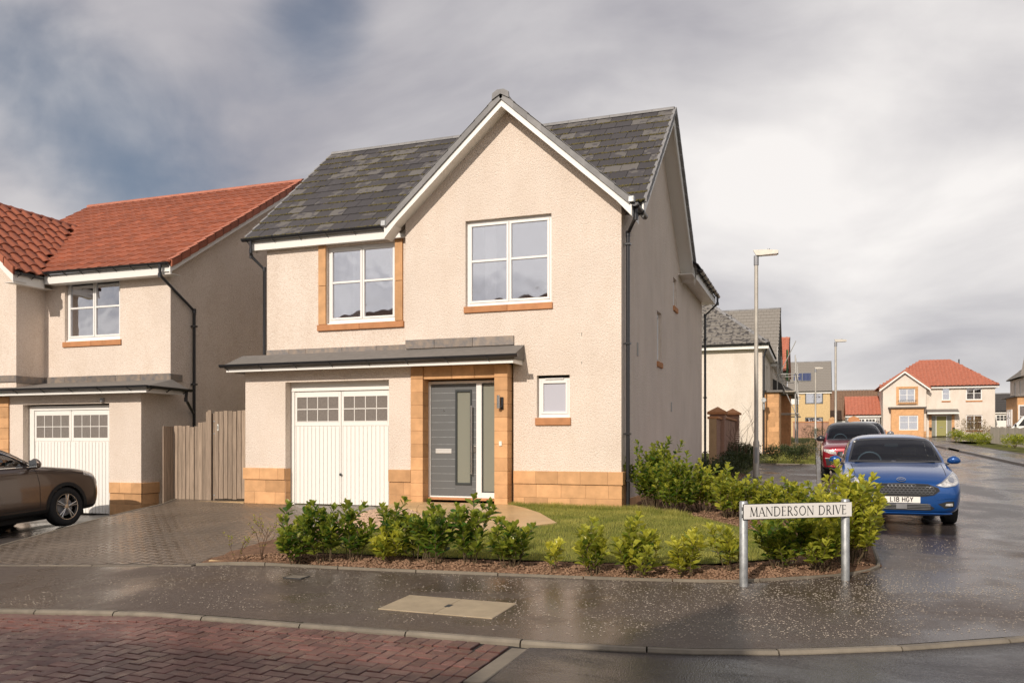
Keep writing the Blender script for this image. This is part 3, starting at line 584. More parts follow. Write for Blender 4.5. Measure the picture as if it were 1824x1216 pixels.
def covers():
    r = thing('utility_cover', 'large tan inspection cover set in the wet pavement', 'manhole cover', (.07, -7.35, gz(.07, -7.35)))
    for i, (xa, xb) in enumerate(((-.53, 0), (0, .53))): part('lid', MB().box(xa+.002, xb-.002, -.30, .30, -.03, .008, .004), 'cover_tan', r)
    part('key_slot', MB().box(-.02, .03, -.05, .05, .0, .0095), 'drain', r); r.rotation_euler = (*slope_rot(.07, -7.35)[:2], .0)
    r = thing('stopcock_cover', 'small grey water cover in the pavement by the hedge', 'cover', (-1.97, -6.62, gz(-1.97, -6.62)))
    part('frame', MB().box(-.11, .11, -.09, .09, -.03, .006, .003), 'drain', r); part('lid', MB().box(-.09, .09, -.07, .07, -.02, .009, .003), 'kerb_concrete', r)
covers()
# ---------------------------------------------------------------- houses: helpers
def wall(mb, fn, a0, a1, z0, z1, op=(), depth=.12):
    """wall face over [a0,a1]x[z0,z1] with openings (a,b,c,d) and their reveals; fn(a, depth, z) -> point"""
    A = sorted({a0, a1, *[o[0] for o in op], *[o[1] for o in op]}); Z = sorted({z0, z1, *[o[2] for o in op], *[o[3] for o in op]})
    A = [a for a in A if a0 <= a <= a1]; Z = [z for z in Z if z0 <= z <= z1]
    for i in range(len(A)-1):
        for j in range(len(Z)-1):
            ca, cz_ = (A[i]+A[i+1])/2, (Z[j]+Z[j+1])/2
            if any(o[0] < ca < o[1] and o[2] < cz_ < o[3] for o in op): continue
            mb.quad(fn(A[i], 0, Z[j]), fn(A[i+1], 0, Z[j]), fn(A[i+1], 0, Z[j+1]), fn(A[i], 0, Z[j+1]))
    for a, b, c, d in op:
        mb.quad(fn(a, 0, c), fn(a, 0, d), fn(a, depth, d), fn(a, depth, c)); mb.quad(fn(b, 0, d), fn(b, 0, c), fn(b, depth, c), fn(b, depth, d))
        mb.quad(fn(a, 0, d), fn(b, 0, d), fn(b, depth, d), fn(a, depth, d)); mb.quad(fn(b, 0, c), fn(a, 0, c), fn(a, depth, c), fn(b, depth, c))
    return mb
def front(y): return lambda a, d, z: (a, y+d, z)
def rside(x): return lambda a, d, z: (x-d, a, z)       # wall facing +x, a = y
def lside(x): return lambda a, d, z: (x+d, a, z)
def fbox(mb, fn, a0, a1, d0, d1, z0, z1, c=0):
    p, q = fn(a0, d0, z0), fn(a1, d1, z1); return mb.box(p[0], q[0], p[1], q[1], p[2], q[2], c)
def window(parent, fn, a0, a1, z0, z1, cols=2, bar=.53, sub=True, cill=True, curtain=(), frame='white_upvc', vent=True, pane='window_glass', fw=.055, double=True):
    """frame is the part, panes are its sub-parts. d = 0 at the outer face of the frame."""
    F = MB(); b = .0035
    fbox(F, fn, a0, a1, 0, .07, z1-fw, z1, b); fbox(F, fn, a0, a1, 0, .07, z0, z0+fw*1.15, b)
    fbox(F, fn, a0, a0+fw, 0, .07, z0+fw*1.15, z1-fw, b); fbox(F, fn, a1-fw, a1, 0, .07, z0+fw*1.15, z1-fw, b)
    if cill: fbox(F, fn, a0-.02, a1+.02, -.05, .05, z0-.035, z0-.001, b)
    w = (a1-a0-2*fw)/cols; panes = []
    for i in range(cols):
        l, r = a0+fw+i*w, a0+fw+(i+1)*w; s = .042 if double else .02; h = -.012
        L_ = l if i == 0 else l+.004; R_ = r if i == cols-1 else r-.004; bo, to = z0+fw*1.15, z1-fw
        fbox(F, fn, L_, R_, h, .05, to-s, to-.002, b); fbox(F, fn, L_, R_, h, .05, bo+.002, bo+s, b)
        fbox(F, fn, L_, L_+s, h, .05, bo+s, to-s, b); fbox(F, fn, R_-s, R_, h, .05, bo+s, to-s, b)
        if bar:
            zb = bo+(to-bo)*bar; fbox(F, fn, L_+s, R_-s, h+.003, .045, zb-.02, zb+.02, b); zz = [(bo+s, zb-.02), (zb+.02, to-s)]
        else: zz = [(bo+s, to-s)]
        for za, zc in zz: panes.append((L_+s, R_-s, za, zc))
    if vent: fbox(F, fn, (a0+a1)/2-.17, (a0+a1)/2+.17, -.025, .002, z1-.028, z1-.008, b)
    f = part('window', F, frame, parent)
    for l, r, a, c in panes:
        g = MB(); fbox(g, fn, l-.004, r+.004, .018, .026, a-.004, c+.004); link('pane', g.mesh('pane', pane), f)
    for c0, c1, dd in curtain:
        n = 28; V = []
        for k in range(n+1):
            a = a0+(a1-a0)*(c0+(c1-c0)*k/n); d = .22+dd+.018*math.sin(k*1.9)+.008*math.sin(k*4.3)
            V += [fn(a, d, z0+.02), fn(a, d, z1-.02)]
        mb = MB().add(V, [(2*k, 2*k+2, 2*k+3, 2*k+1) for k in range(n)]); mb.smooth = 'all'; link('curtain', mb.mesh('curtain', 'curtain'), f)
    return f
def sill(parent, fn, a0, a1, z, h=.115, out=.035, pieces=2, m='red_sandstone_sill'):
    L_ = (a1-a0+.05)/pieces
    for i in range(pieces):
        mb = MB(); fbox(mb, fn, a0-.025+i*L_+.0015, a0-.025+(i+1)*L_-.0015, -out, .11, z-h, z, .006); part('window_sill', mb, m, parent)
def stones(parent, fn, a0, a1, z0, z1, course=.238, length=.44, d0=-.03, d1=.02, m='sandstone', seed=0, name='stone_block', start=None, mort=True, ends=False):
    rng = random.Random(seed); z = z1; k = 0; g = .004
    if mort:
        mb = MB(); fbox(mb, fn, a0+.006, a1-.006, d0+.006, d1-.002, z0+.004, z1-.004); part('mortar', mb, 'mortar', parent)
    while z > z0+.03:
        zb = max(z0, z-course); a = a0; off = (length*.5 if k % 2 else 0); first = True
        while a < a1-.02:
            L_ = (length-off if first and off else length)*rng.uniform(.9, 1.1) if length < 5 else length
            b = min(a+L_, a1)
            if a1-b < .1: b = a1
            mb = MB(); fbox(mb, fn, a+g*.5, b-g*.5, d0+rng.uniform(-.002, .002), d1, zb+g*.5, z-g*.5, .005); part(name, mb, m, parent); a = b; first = False
        z = zb; k += 1
def pipe(parent, pts, r=.034, m='black_plastic', name='downpipe', clips=()):
    mb = MB(); mb.smooth = True; P = [Vector(p) for p in pts]; mb.tube(P, r, 10)
    for p in P[1:-1]: mb.tube([p+Vector((0, 0, -.045)), p+Vector((0, 0, .045))], r*1.22, 10)
    o = part(name, mb, m, parent)
    for c, d in clips:
        q = MB().box(c[0]-r*1.5, c[0]+r*1.5, c[1]-r*1.5, c[1]+r*1.5, c[2]-.018, c[2]+.018, .004); q.tube([Vector(c), Vector(c)+Vector(d)], .008, 6); link('pipe_clip', q.mesh('pipe_clip', m), o)
    return o
def gutter(parent, p0, p1, out, r=.058, step=.85, brackets=True, name='gutter', first=.12):
    """half-round gutter from p0 to p1; out = horizontal unit vector away from the wall"""
    p0, p1, out = Vector(p0), Vector(p1), Vector(out); d = (p1-p0).normalized(); n = 9; mb = MB(); mb.smooth = True; V = []
    for p in (p0, p1):
        for rr in (r, r-.006):
            for k in range(n): a = math.pi*k/(n-1); V.append(p+out*(math.cos(a)*rr)+Vector((0, 0, -math.sin(a)*rr)))
    F = []
    for k in range(n-1): F += [(k, k+1, 2*n+k+1, 2*n+k), (n+k+1, n+k, 3*n+k, 3*n+k+1)]
    F += [(0, 2*n, 3*n, n), (n-1, 2*n-1, 4*n-1, 3*n-1)]
    mb.add(V, F)
    for p in (p0, p1): mb.add([p]+[p+out*(math.cos(math.pi*k/8)*r)+Vector((0, 0, -math.sin(math.pi*k/8)*r)) for k in range(9)], [(0, k+1, k+2) for k in range(8)])
    g = part(name, mb, 'black_plastic', parent)
    if brackets:
        L_ = (p1-p0).length; s = first; me = None
        while s < L_-.05:
            c = p0+d*s; q = MB(); q.smooth = True
            q.tube([c+out*(math.cos(a)*(r+.006))+Vector((0, 0, -math.sin(a)*(r+.006)))-d*.001 for a in [math.pi*k/8 for k in range(9)]], .007, 5)
            q.tube([c+out*.0+Vector((0, 0, -r)), c-out*.10+Vector((0, 0, -r-.055))], .009, 5)
            link('gutter_bracket', q.mesh('gutter_bracket', 'black_plastic'), g); s += step
    return g
def tile_mesh(kind, w, L_, m, t=.022):
    """a tile in its own frame: x across, y up the slope, z out of the roof. Lower edge at y = 0."""
    mb = MB()
    if kind == 'flat':
        g = .003; mb.box(-w/2+g, w/2-g, 0, L_, 0, t, .003)
        mb.v = [(x, y, z+t*.9*(1-y/L_)*1.0) for x, y, z in mb.v]
    elif kind == 'pan':
        n = 8; V = []; hh = w*.13
        for y, lift in ((0, t), (L_, 0)):
            for th in (0, -t):
                for k in range(n+1):
                    u = k/n; z = hh*(math.sin(u*2*math.pi-.6)*.8+.25*math.sin(u*4*math.pi)); V.append((-w/2+w*u, y, z+lift+th+hh))
        r = n+1; F = []
        for k in range(n): F += [(k, k+1, 2*r+k+1, 2*r+k), (k, r+k, r+k+1, k+1)]
        mb.add(V, F); mb.smooth = True
    elif kind == 'roll':
        n = 8; V = []; prof = [0, .0, .0, .9, 1, .9, 0, 0, 0]; hh = .022
        for y, lift in ((0, t), (L_, 0)):
            for th in (0, -t):
                for k in range(n+1): V.append((-w/2+w*k/n, y, prof[k]*hh+lift+th))
        r = n+1; F = []
        for k in range(n): F += [(k, k+1, 2*r+k+1, 2*r+k), (k, r+k, r+k+1, k+1)]
        mb.add(V, F)
    return mb
def tile_slope(parent, kind, org, u, v, W_, H_, tw, gauge, m, keep=None, single_=True, jit=.0, name='roof_tile', limit=300, t=.022, lap=.06):
    """tiles on the plane org + a*u + b*v (a to W_, b to H_); keep(a, b) tells whether a tile stands there"""
    u, v = Vector(u).normalized(), Vector(v).normalized(); n = u.cross(v)
    if n.z < 0: n = -n
    org = Vector(org); B = Matrix((u, v, n)).transposed().to_4x4(); rng = random.Random(int(W_*100))
    base = tile_mesh(kind, tw, gauge+lap, m, t); me = base.mesh(name, m) if single_ else None; cnt = 0; M = MB(); M.smooth = base.smooth
    cols = max(1, round(W_/tw)); rows = max(1, round(H_/gauge)); tw2 = W_/cols; g2 = H_/rows; spots = []
    for j in range(rows):
        half = (tw2/2 if (kind == 'flat' and j % 2) else 0)
        for i in range(-1 if half else 0, cols):
            a = (i+.5)*tw2+half; b = j*g2
            if a-tw2/2 < -.01 or a+tw2/2 > W_+.01:
                ac = min(max(a, tw2/4), W_-tw2/4)
                if kind != 'flat' or abs(ac-a) > tw2/2+.01: continue
                spots.append((ac, b, .5)) if (keep is None or keep(ac, b+g2/2)) else None
                continue
            if keep is not None and not keep(a, b+g2/2): continue
            spots.append((a, b, 1))
    for a, b, s in spots:
        mtx = Matrix.Translation(org+u*a+v*b+n*(rng.uniform(0, jit))) @ B @ Matrix.Rotation(rng.uniform(-jit, jit)*.6, 4, 'Z') @ Matrix.Diagonal((s*tw2/tw, 1, 1, 1))
        if single_ and cnt < limit: o = link(name, me, parent); o.matrix_local = mtx; cnt += 1
        else: M.add([mtx @ Vector(p) for p in base.v], base.f)
    if M.v: q = link('more_tiles' if single_ else 'tile_courses', M.mesh('tile_courses', m), parent); q['kind'] = 'stuff'
    return spots, (org, u, v, n)
def ridge_run(parent, p0, p1, m, length=.42, r=.115, name='ridge_tile', h=.8):
    p0, p1 = Vector(p0), Vector(p1); d = (p1-p0); L_ = d.length; d.normalize(); s = d.cross(Vector((0, 0, 1))).normalized(); k = max(1, round(L_/length)); up = s.cross(d)
    prof = [(-1, -.75), (-.92, -.25), (-.5, .12), (0, .28), (.5, .12), (.92, -.25), (1, -.75)]
    me = None
    for i in range(k):
        a = p0+d*(L_*i/k); b = p0+d*(L_*(i+1)/k-.006); V = []
        for q, g in ((a, 1.0), (b, .96)):
            for x, z in prof: V.append(q+s*x*r*g+up*z*r*h*g)
            for x, z in prof: V.append(q+s*x*r*g*.85+up*(z*r*h*g-.015))
        n = 7; F = []
        for j in range(n-1): F += [(j, j+1, 2*n+j+1, 2*n+j), (j+1, j, n+j, n+j+1), (2*n+j, 2*n+j+1, 3*n+j+1, 3*n+j)]
        mb = MB().add(V, F); link(name, mb.mesh(name, m), parent)
    return
def moss_on(parent, frame, W_, rows, gauge, keep, n, seed=1):
    org, u, v, nn = frame; rng = random.Random(seed); V = []; F = []
    c = 0
    while c < n:
        a = rng.uniform(0, W_); j = rng.randrange(rows); b = j*gauge+rng.uniform(-.022, .012)
        if keep and not keep(a, b+.05): c += 1; continue
        c += 1
        if noise.noise(Vector((a*1.6, j*.7, 5)))*1.2+.35 < rng.random()*.8: continue
        r = rng.uniform(.010, .026); p = org+u*a+v*b+nn*rng.uniform(.02, .042); k = len(V)
        for q in ((r, 0, 0), (0, r*.7, 0), (-r, 0, 0), (0, -r*.7, 0), (0, 0, r*.8), (0, 0, -r)): V.append(p+u*q[0]*rng.uniform(.7, 1.6)+v*q[1]+nn*q[2])
        F += [(k, k+1, k+4), (k+1, k+2, k+4), (k+2, k+3, k+4), (k+3, k, k+4), (k+1, k, k+5), (k+2, k+1, k+5), (k+3, k+2, k+5), (k, k+3, k+5)]
    o = link('moss', fast_mesh('moss', V, F, 'moss'), parent); o['kind'] = 'stuff'

# ---------------------------------------------------------------- the house in the middle
def main_house():
    H = thing('detached_house', 'cream roughcast house with mossy grey tiled roof and front gable beside the street sign', 'house', (-3.75, 3.5, .4), absolute=True)
    ZB = .30
    # walls
    w = MB()
    wall(w, front(0), -1.95, 0, ZB, 3.6, [(-1.51, -.91, 2.04, 2.78)])
    wall(w, front(0), -4.08, -1.95, 3.0, 3.6)
    wall(w, front(0), -4.08, 0, 3.6, 5.62, [(-2.87, -1.24, 4.06, 5.61)])
    w.quad((-4.08, 0, 5.62), (0, 0, 5.62), (0, 0, 5.72), (-2.04, 0, 7.60), (-4.08, 0, 5.72))
    part('gable_wall', w, 'cream_roughcast', H)
    w = MB(); wall(w, front(.5), -7.5, -4.08, 3.2, 5.78, [(-6.09, -4.55, 3.95, 5.50)]); w.quad((-4.08, 0, 3.0), (-4.08, .5, 3.0), (-4.08, .5, 6.0), (-4.08, 0, 6.0)); part('wing_wall', w, 'cream_roughcast', H)
    w = MB(); wall(w, front(-.2), -7.5, -3.86, ZB, 3.02, [(-6.57, -4.32, .2, 2.765)], .2)
    w.quad((-7.5, -.2, ZB), (-7.5, .5, ZB), (-7.5, .5, 3.3), (-7.5, -.2, 3.02))
    part('garage_wall', w, 'cream_roughcast', H)
    w = MB(); fn = rside(0)
    wall(w, fn, 0, 10.9, ZB, 5.72, [(3.45, 4.0, 3.3, 4.35), (5.6, 6.15, 4.78, 5.44)], .1)
    w.quad((0, .3, 5.72), (0, 7.0, 5.72), (0, 3.65, 8.50)); part('side_wall', w, 'cream_roughcast', H)
    w = MB(); w.quad((-7.5, .5, ZB), (-7.5, 6.8, ZB), (-7.5, 6.8, 5.75), (-7.5, 3.65, 8.45), (-7.5, .5, 5.75)); w.quad((-7.5, 6.8, ZB), (-4, 6.8, ZB), (-4, 6.8, 5.75), (-7.5, 6.8, 5.75))
    w.quad((-4, 10.9, ZB), (0, 10.9, ZB), (0, 10.9, 5.72), (-2, 10.9, 7.55), (-4, 10.9, 5.72)); w.quad((-4, 6.8, ZB), (-4, 10.9, ZB), (-4, 10.9, 5.72), (-4, 6.8, 5.72)); part('rear_walls', w, 'cream_roughcast', H)
    w = MB().box(-7.4, -.1, 3.0, 3.1, .4, 5.6); w.box(-7.4, -.1, .7, 3.0, 3.05, 3.2); part('interior', w, 'interior_pale', H)
    # plinth and dressed stone
    stones(H, front(-.2), -7.52, -6.57, .38, .872, .236, .46, -.012, .02, seed=2); stones(H, front(-.2), -7.54, -6.57, .876, 1.105, .24, .42, -.035, .02, seed=3)
    stones(H, rside(-6.57), -.2, -.03, .38, 1.10, .238, .3, -.006, .02, seed=4)
    stones(H, front(-.2), -4.32, -3.86, .38, .872, .236, .3, -.012, .02, seed=5); stones(H, front(-.2), -4.32, -3.86, .876, 1.105, .24, 9, -.035, .02, seed=6)
    stones(H, front(0), -1.94, .012, .38, .872, .236, .44, -.012, .02, seed=7); stones(H, front(0), -1.94, .035, .876, 1.105, .24, .44, -.035, .02, seed=8)
    stones(H, rside(0), .022, .42, .38, .872, .236, .44, -.012, .015, seed=9); stones(H, rside(0), .022, .35, .876, 1.105, .24, .44, -.035, .015, seed=10)
    stones(H, rside(0), .425, 10.9, .30, .62, .24, .44, -.012, .015, seed=29)
    for i in range(11):                    # piers either side of the door: one stone per course, dressed right through
        z1 = 2.985-i*.236; z0 = max(z1-.236, .5)
        mb = MB().box(-3.858, -3.612, -.235, .12, z0+.002, z1-.002, .005); part('pier_stone', mb, 'sandstone', H)
        mb = MB().box(-2.222, -1.975, -.235, .12, z0+.002, z1-.002, .005); part('pier_stone', mb, 'sandstone', H)
    part('mortar', MB().box(-3.85, -3.62, -.228, .11, .5, 2.97), 'mortar', H); part('mortar', MB().box(-2.215, -1.985, -.228, .11, .5, 2.97), 'mortar', H)
    for a, b in ((-3.61, -3.05), (-3.045, -2.62), (-2.615, -2.224)): part('lintel_stone', MB().box(a, b, -.205, .1, 2.75, 2.985, .005), 'sandstone', H)
    # front door
    w = MB(); c = .003
    w.box(-3.611, -3.572, .0, .1, .60, 2.72, c); w.box(-3.572, -2.30, .0, .1, 2.672, 2.72, c); w.box(-2.66, -2.555, .0, .1, .655, 2.672, c); w.box(-2.555, -2.223, .0, .1, .60, .70, c); w.box(-3.572, -2.66, .005, .1, .60, .628, c); w.box(-2.30, -2.223, 0, .1, .70, 2.72, c); w.box(-2.66, -2.555, .0, .1, .60, .655, c)
    part('door_frame', w, 'white_upvc', H)
    part('threshold', MB().box(-3.62, -2.215, -.06, .1, .555, .60, .006), 'red_sandstone_sill', H)
    d = part('front_door', MB().box(-3.568, -3.085, .035, .08, .634, 2.668, .002).box(-2.757, -2.664, .035, .08, .634, 2.668, .002).box(-3.085, -2.757, .035, .08, 2.56, 2.668, .002).box(-3.085, -2.757, .035, .08, .634, .83, .002), 'door_grey', H)
    for k in range(15):
        z = .634+.134*k+.13
        if z < 2.6: link('groove_line', MB().box(-3.566, -3.088, .0335, .036, z-.0025, z+.0025).mesh('groove_line', 'galvanised'), d)
        if z < 2.6: link('groove_line', MB().box(-2.754, -2.666, .0335, .036, z-.0025, z+.0025).mesh('groove_line', 'galvanised'), d)
    q = MB().box(-3.085, -3.05, .02, .07, .83, 2.56, .004).box(-2.79, -2.757, .02, .07, .83, 2.56, .004).box(-3.05, -2.79, .02, .07, 2.52, 2.56, .004).box(-3.05, -2.79, .02, .07, .83, .87, .004); link('glazing_bead', q.mesh('glazing_bead', 'door_grey_edge'), d)
    link('pane', MB().box(-3.05, -2.79, .048, .056, .87, 2.52).mesh('pane', 'olive_glass'), d)
    q = MB(); q.smooth = True; q.tube([(-2.745, -.03, 1.03), (-2.745, -.03, 2.27)], .015, 12)
    for z in (1.2, 2.1): q.tube([(-2.745, -.03, z), (-2.72, .04, z)], .01, 8)
    link('door_handle', q.mesh('door_handle', 'steel'), d)
    link('letter_plate', MB().box(-3.475, -3.165, .022, .04, 1.452, 1.487, .004).box(-3.475, -3.165, .022, .04, 1.405, 1.437, .004).box(-3.478, -3.160, .028, .04, 1.40, 1.49, .003).mesh('letter_plate', 'pale_metal'), d)
    q = MB().box(-2.725, -2.68, .02, .04, 1.42, 1.56, .006); q.tube([(-2.70, .0, 1.53), (-2.70, .03, 1.53)], .016, 10); link('lock', q.mesh('lock', 'steel'), d)
    q = MB(); q.tube([(-3.31, .02, 2.19), (-3.31, .04, 2.19)], .011, 10); link('spyhole', q.mesh('spyhole', 'chrome'), d)
    part('side_light', MB().box(-2.555, -2.30, .035, .05, .70, 2.672), 'olive_glass', H)
    part('side_light_bead', MB().box(-2.555, -2.535, .02, .05, .70, 2.672, .003).box(-2.535, -2.30, .02, .05, .70, .72, .003).box(-2.535, -2.30, .02, .05, 2.652, 2.672, .003), 'door_grey_edge', H)
    # wall lamp and bell
    q = MB(); q.smooth = True; q.box(-2.10, -2.045, -.262, -.236, 2.18, 2.40, .008); q.box(-2.09, -2.06, -.30, -.255, 2.21, 2.25, .004); L_ = part('wall_lamp', q, 'black_plastic', H)
    q = MB(); q.smooth = True; q.tube([(-2.115, -.31, 2.20), (-2.115, -.31, 2.43)], .028, 14); link('lamp_tube', q.mesh('lamp_tube', 'steel'), L_)
    part('doorbell', MB().box(-2.13, -2.075, -.252, -.235, 1.54, 1.625, .006), 'bell_white', H)
    # windows
    window(H, front(.075), -2.87, -1.24, 4.06, 5.61, curtain=((.17, .30, -.02), (.90, 1.0, -.02))); sill(H, front(0), -2.87, -1.24, 4.055)
    # stone surround of the wing window
    for a, b in ((-6.26, -6.092), (-4.548, -4.385)):
        for za, zb in ((3.95, 4.72), (4.724, 5.53)): part('surround_stone', MB().box(a, b, .462, .62, za+.002, zb-.002, .004), 'sandstone', H)
    sill(H, front(.5), -6.26, -4.385, 3.945, .12, .05)
    window(H, front(.58), -6.09, -4.55, 3.98, 5.50, curtain=((.28, .42, -.02), (.86, .97, -.02)))
    window(H, front(.09), -1.51, -.91, 2.04, 2.74, cols=1, bar=0, pane='frosted_glass'); sill(H, front(0), -1.51, -.91, 2.035, .13, .035, 1)
    window(H, rside(-.07), 3.45, 4.0, 3.3, 4.35, cols=1, bar=0, pane='frosted_glass', vent=False); sill(H, rside(0), 3.45, 4.0, 3.295, pieces=1)
    window(H, rside(-.07), 5.6, 6.15, 4.78, 5.44, cols=1, bar=0, pane='frosted_glass', vent=False); sill(H, rside(0), 5.6, 6.15, 4.775, pieces=1)
    # garage door
    w = MB(); c = .004; Y = -.02
    w.box(-6.60, -4.325, Y, .08, 2.60, 2.765, c); w.box(-6.61, -4.30, Y-.012, Y, 2.592, 2.625, c); w.box(-6.60, -6.49, Y, .08, .39, 2.60, c); w.box(-4.405, -4.325, Y, .08, .39, 2.60, c); fr = part('garage_frame', w, 'garage_white', H)
    w = MB(); y = Y+.02; zt, zb = 2.595, .41
    w.box(-6.49, -4.405, y+.014, y+.04, zb, 2.56, 0)
    for l, r in ((-6.49, -5.46), (-5.445, -4.405)):
        w.box(l+.004, l+.045, y, y+.03, 1.92, zt, c); w.box(r-.045, r-.004, y, y+.03, 1.92, zt, c); w.box(l+.045, r-.045, y, y+.03, 2.49, zt, c); w.box(l+.045, r-.045, y, y+.03, 1.92, 2.0, c)
        w.box(l+.004, l+.03, y, y+.03, zb, 1.92, c); w.box(r-.03, r-.004, y, y+.03, zb, 1.92, c)
        n = 11; s = (r-l-.06)/n
        for k in range(n): a = l+.03+s*k; w.box(a+.006, a+s-.006, y-.002, y+.02, zb, 1.912, .005)
    w.box(-5.458, -5.447, y-.006, y+.02, zb, zt, c)
    gd = part('garage_door', w, 'garage_white', H)
    for l, r in ((-6.445, -5.505), (-5.40, -4.45)):
        W4 = (r-l)/4; link('window_bars', MB().box(l, r, y-.004, y+.012, 2.235, 2.252, .002).box(l, r, y-.006, y+.012, 2.478, 2.492, .002).box(l, r, y-.006, y+.012, 1.998, 2.012, .002).mesh('window_bars', 'garage_white'), gd)
        for k in range(5): link('window_bar', MB().box(l+W4*k-.007, l+W4*k+.007, y-.004, y+.012, 2.01, 2.48, .002).mesh('window_bar', 'garage_white'), gd)
        for k in range(4):
            for za, zc in ((2.012, 2.235), (2.252, 2.478)): link('pane', MB().box(l+W4*k+.006, l+W4*(k+1)-.006, y+.004, y+.0135, za, zc).mesh('pane', 'garage_glass'), gd)
    q = MB(); q.smooth = True; q.lathe([(.0, -.055), (.02, -.05), (.026, -.035), (.012, -.02), (.012, .0), (.03, .005), (.03, .015)], (-5.45, y-.0, .99), 'y', 14); link('door_handle', q.mesh('door_handle', 'door_grey_edge'), gd)
    # canopy over garage and door
    C = MB(); x0, x1 = -7.74, -1.74
    prof = [(-.52, 3.03), (-.56, 3.10), (0.02, 3.335), (.5, 3.36), (.5, 3.03)]
    C.prism([(p[0], p[1]) for p in prof[:3]]+[(.02, 3.05)], x0, x1, 'x'); C.prism([(.02, 3.335), (.5, 3.36), (.5, 3.05), (.02, 3.05)], x0+.01, -4.08, 'x')
    K = part('canopy_roof', C, 'roof_felt', H)
    q = MB().box(x0+.02, x1-.03, -.505, -.48, 2.965, 3.06, .003); q.box(x1-.055, x1-.031, -.479, -.002, 2.965, 3.06, .003); q.box(x0+.02, x0+.044, -.479, .5, 2.965, 3.06, .003); link('fascia', q.mesh('fascia', 'white_fascia'), K)
    link('soffit', MB().box(x0+.044, x1-.056, -.479, -.2, 2.99, 3.0).mesh('soffit', 'white_fascia'), K)
    gutter(H, (-7.80, -.575, 3.105), (-1.66, -.575, 3.115), (0, -1, 0), step=.78)
    xs = [-7.49, -6.95, -6.55, -5.72, -4.95, -4.1]
    for a, b in zip(xs[:-1], xs[1:]): part('lead_flashing', MB().box(a+.002, b-.002, .462, .5, 3.36, 3.485, .004), 'lead', H)
    xs = [-4.07, -3.48, -2.72, -1.93]
    for a, b in zip(xs[:-1], xs[1:]): part('lead_flashing', MB().box(a+.002, b-.002, -.032, .0, 3.335, 3.50, .004), 'lead', H)
    for z in (3.50, 3.0): part('wall_mark', MB().box(-.70, -.69, -.004, 0, z-.06 if z > 3.2 else z-.04, z), 'kerb_concrete', H)
    # roofs
    P = 40.0; cp, sp = math.cos(math.radians(P)), math.sin(math.radians(P)); tp = sp/cp
    RX, RY0, RY1, RZ, EZ = -2.06, .32, 7.02, 8.56, 5.76
    Hs = (3.65-RY0)/cp; XL, XR = -7.88, .34
    R = MB(); R.quad((XL+.02, RY0, EZ), (XR-.02, RY0, EZ), (XR-.02, 3.65, RZ), (XL+.02, 3.65, RZ)); R.quad((XL+.02, RY1, EZ), (XL+.02, 3.65, RZ), (XR-.02, 3.65, RZ), (XR-.02, RY1, EZ))
    R.quad((XL+.02, RY0, EZ-.05), (XL+.02, 3.65, RZ-.05), (XR-.02, 3.65, RZ-.05), (XR-.02, RY0, EZ-.05))
    roof = part('roof', R, 'roof_felt', H)
    gp = math.tan(math.radians(42.0)); GZ = 7.66; GE = 5.72       # cross gable
    def keep(a, b):
        x = XL+a; z = EZ+b*sp; return not (z < GZ-.15 and abs(x-RX) < (GZ-z)/gp-.25)
    spots, fr_ = tile_slope(roof, 'flat', (XL, RY0-.03, EZ-.02), (1, 0, 0), (0, cp, sp), XR-XL, Hs, .33, .34, 'grey_tile', keep, jit=.006)
    moss_on(roof, fr_, XR-XL, 13, Hs/13, keep, 30000)
    tile_slope(roof, 'flat', (XR, RY1+.03, EZ-.02), (-1, 0, 0), (0, -cp, sp), XR-XL, Hs, .33, .34, 'grey_tile', None, single_=False)
    ridge_run(roof, (XL, 3.65, RZ+.035), (XR, 3.65, RZ+.035), 'verge_grey', .45)
    for i in range(13):                          # verge units down the right and left edges
        b0 = Hs/13*i; b1 = b0+Hs/13+.03
        for sgn, y0 in ((1, RY0), (-1, RY1)):
            for xa, xb in ((XR-.02, XR+.035), (XL-.035, XL+.02)):
                if sgn < 0 and xa < -5: continue
                pts = []
                for b, up in ((b0, .05), (b1, .02), (b1, -.10), (b0, -.07)): pts.append((y0+sgn*(b*cp+up*0), EZ+b*sp+up+.02))
                mb = MB().prism(pts, xa, xb, 'x'); link('verge_tile', mb.mesh('verge_tile', 'verge_grey'), roof)
    # bargeboard and soffit of the main gable on the right
    for sgn, y0 in ((1, RY0), (-1, RY1)):
        mb = MB().prism([(y0, EZ-.03), (3.65, RZ-.03), (3.65, RZ-.30), (y0, EZ-.28)], XR-.05, XR-.02, 'x'); link('bargeboard', mb.mesh('bargeboard', 'white_fascia'), roof)
        mb = MB().quad((0, y0, EZ-.22), (XR-.05, y0, EZ-.22), (XR-.05, 3.65, RZ-.22), (0, 3.65, RZ-.22)); link('soffit', mb.mesh('soffit', 'white_fascia'), roof)
    # eaves of the left wing
    q = MB().box(-7.80, -4.10, RY0+.035, RY0+.06, 5.52, 5.74, .003); part('fascia', q, 'white_fascia', H); part('soffit', MB().box(-7.80, -4.10, RY0+.06, .5, 5.53, 5.545), 'white_fascia', H)
    part('fascia_end', MB().box(-7.80, -7.776, RY0+.06, .6, 5.52, 5.74, .003), 'white_fascia', H)
    gutter(H, (-7.95, RY0-.03, 5.755), (-4.36, RY0-.03, 5.755), (0, -1, 0), step=.62)
    # the front gable roof
    G = MB(); yF = -.30; xl, xr = RX-2.30, RX+2.30; ze = GZ-2.30*gp
    yb = RY0+(GZ-EZ)/tp
    G.quad((xl, yF, ze), (RX, yF, GZ), (RX, yb, GZ), (xl, RY0+.0, ze)); G.quad((RX, yF, GZ), (xr, yF, ze), (xr, RY0+.0, ze), (RX, yb, GZ))
    GR = part('front_gable_roof', G, 'roof_felt', H)
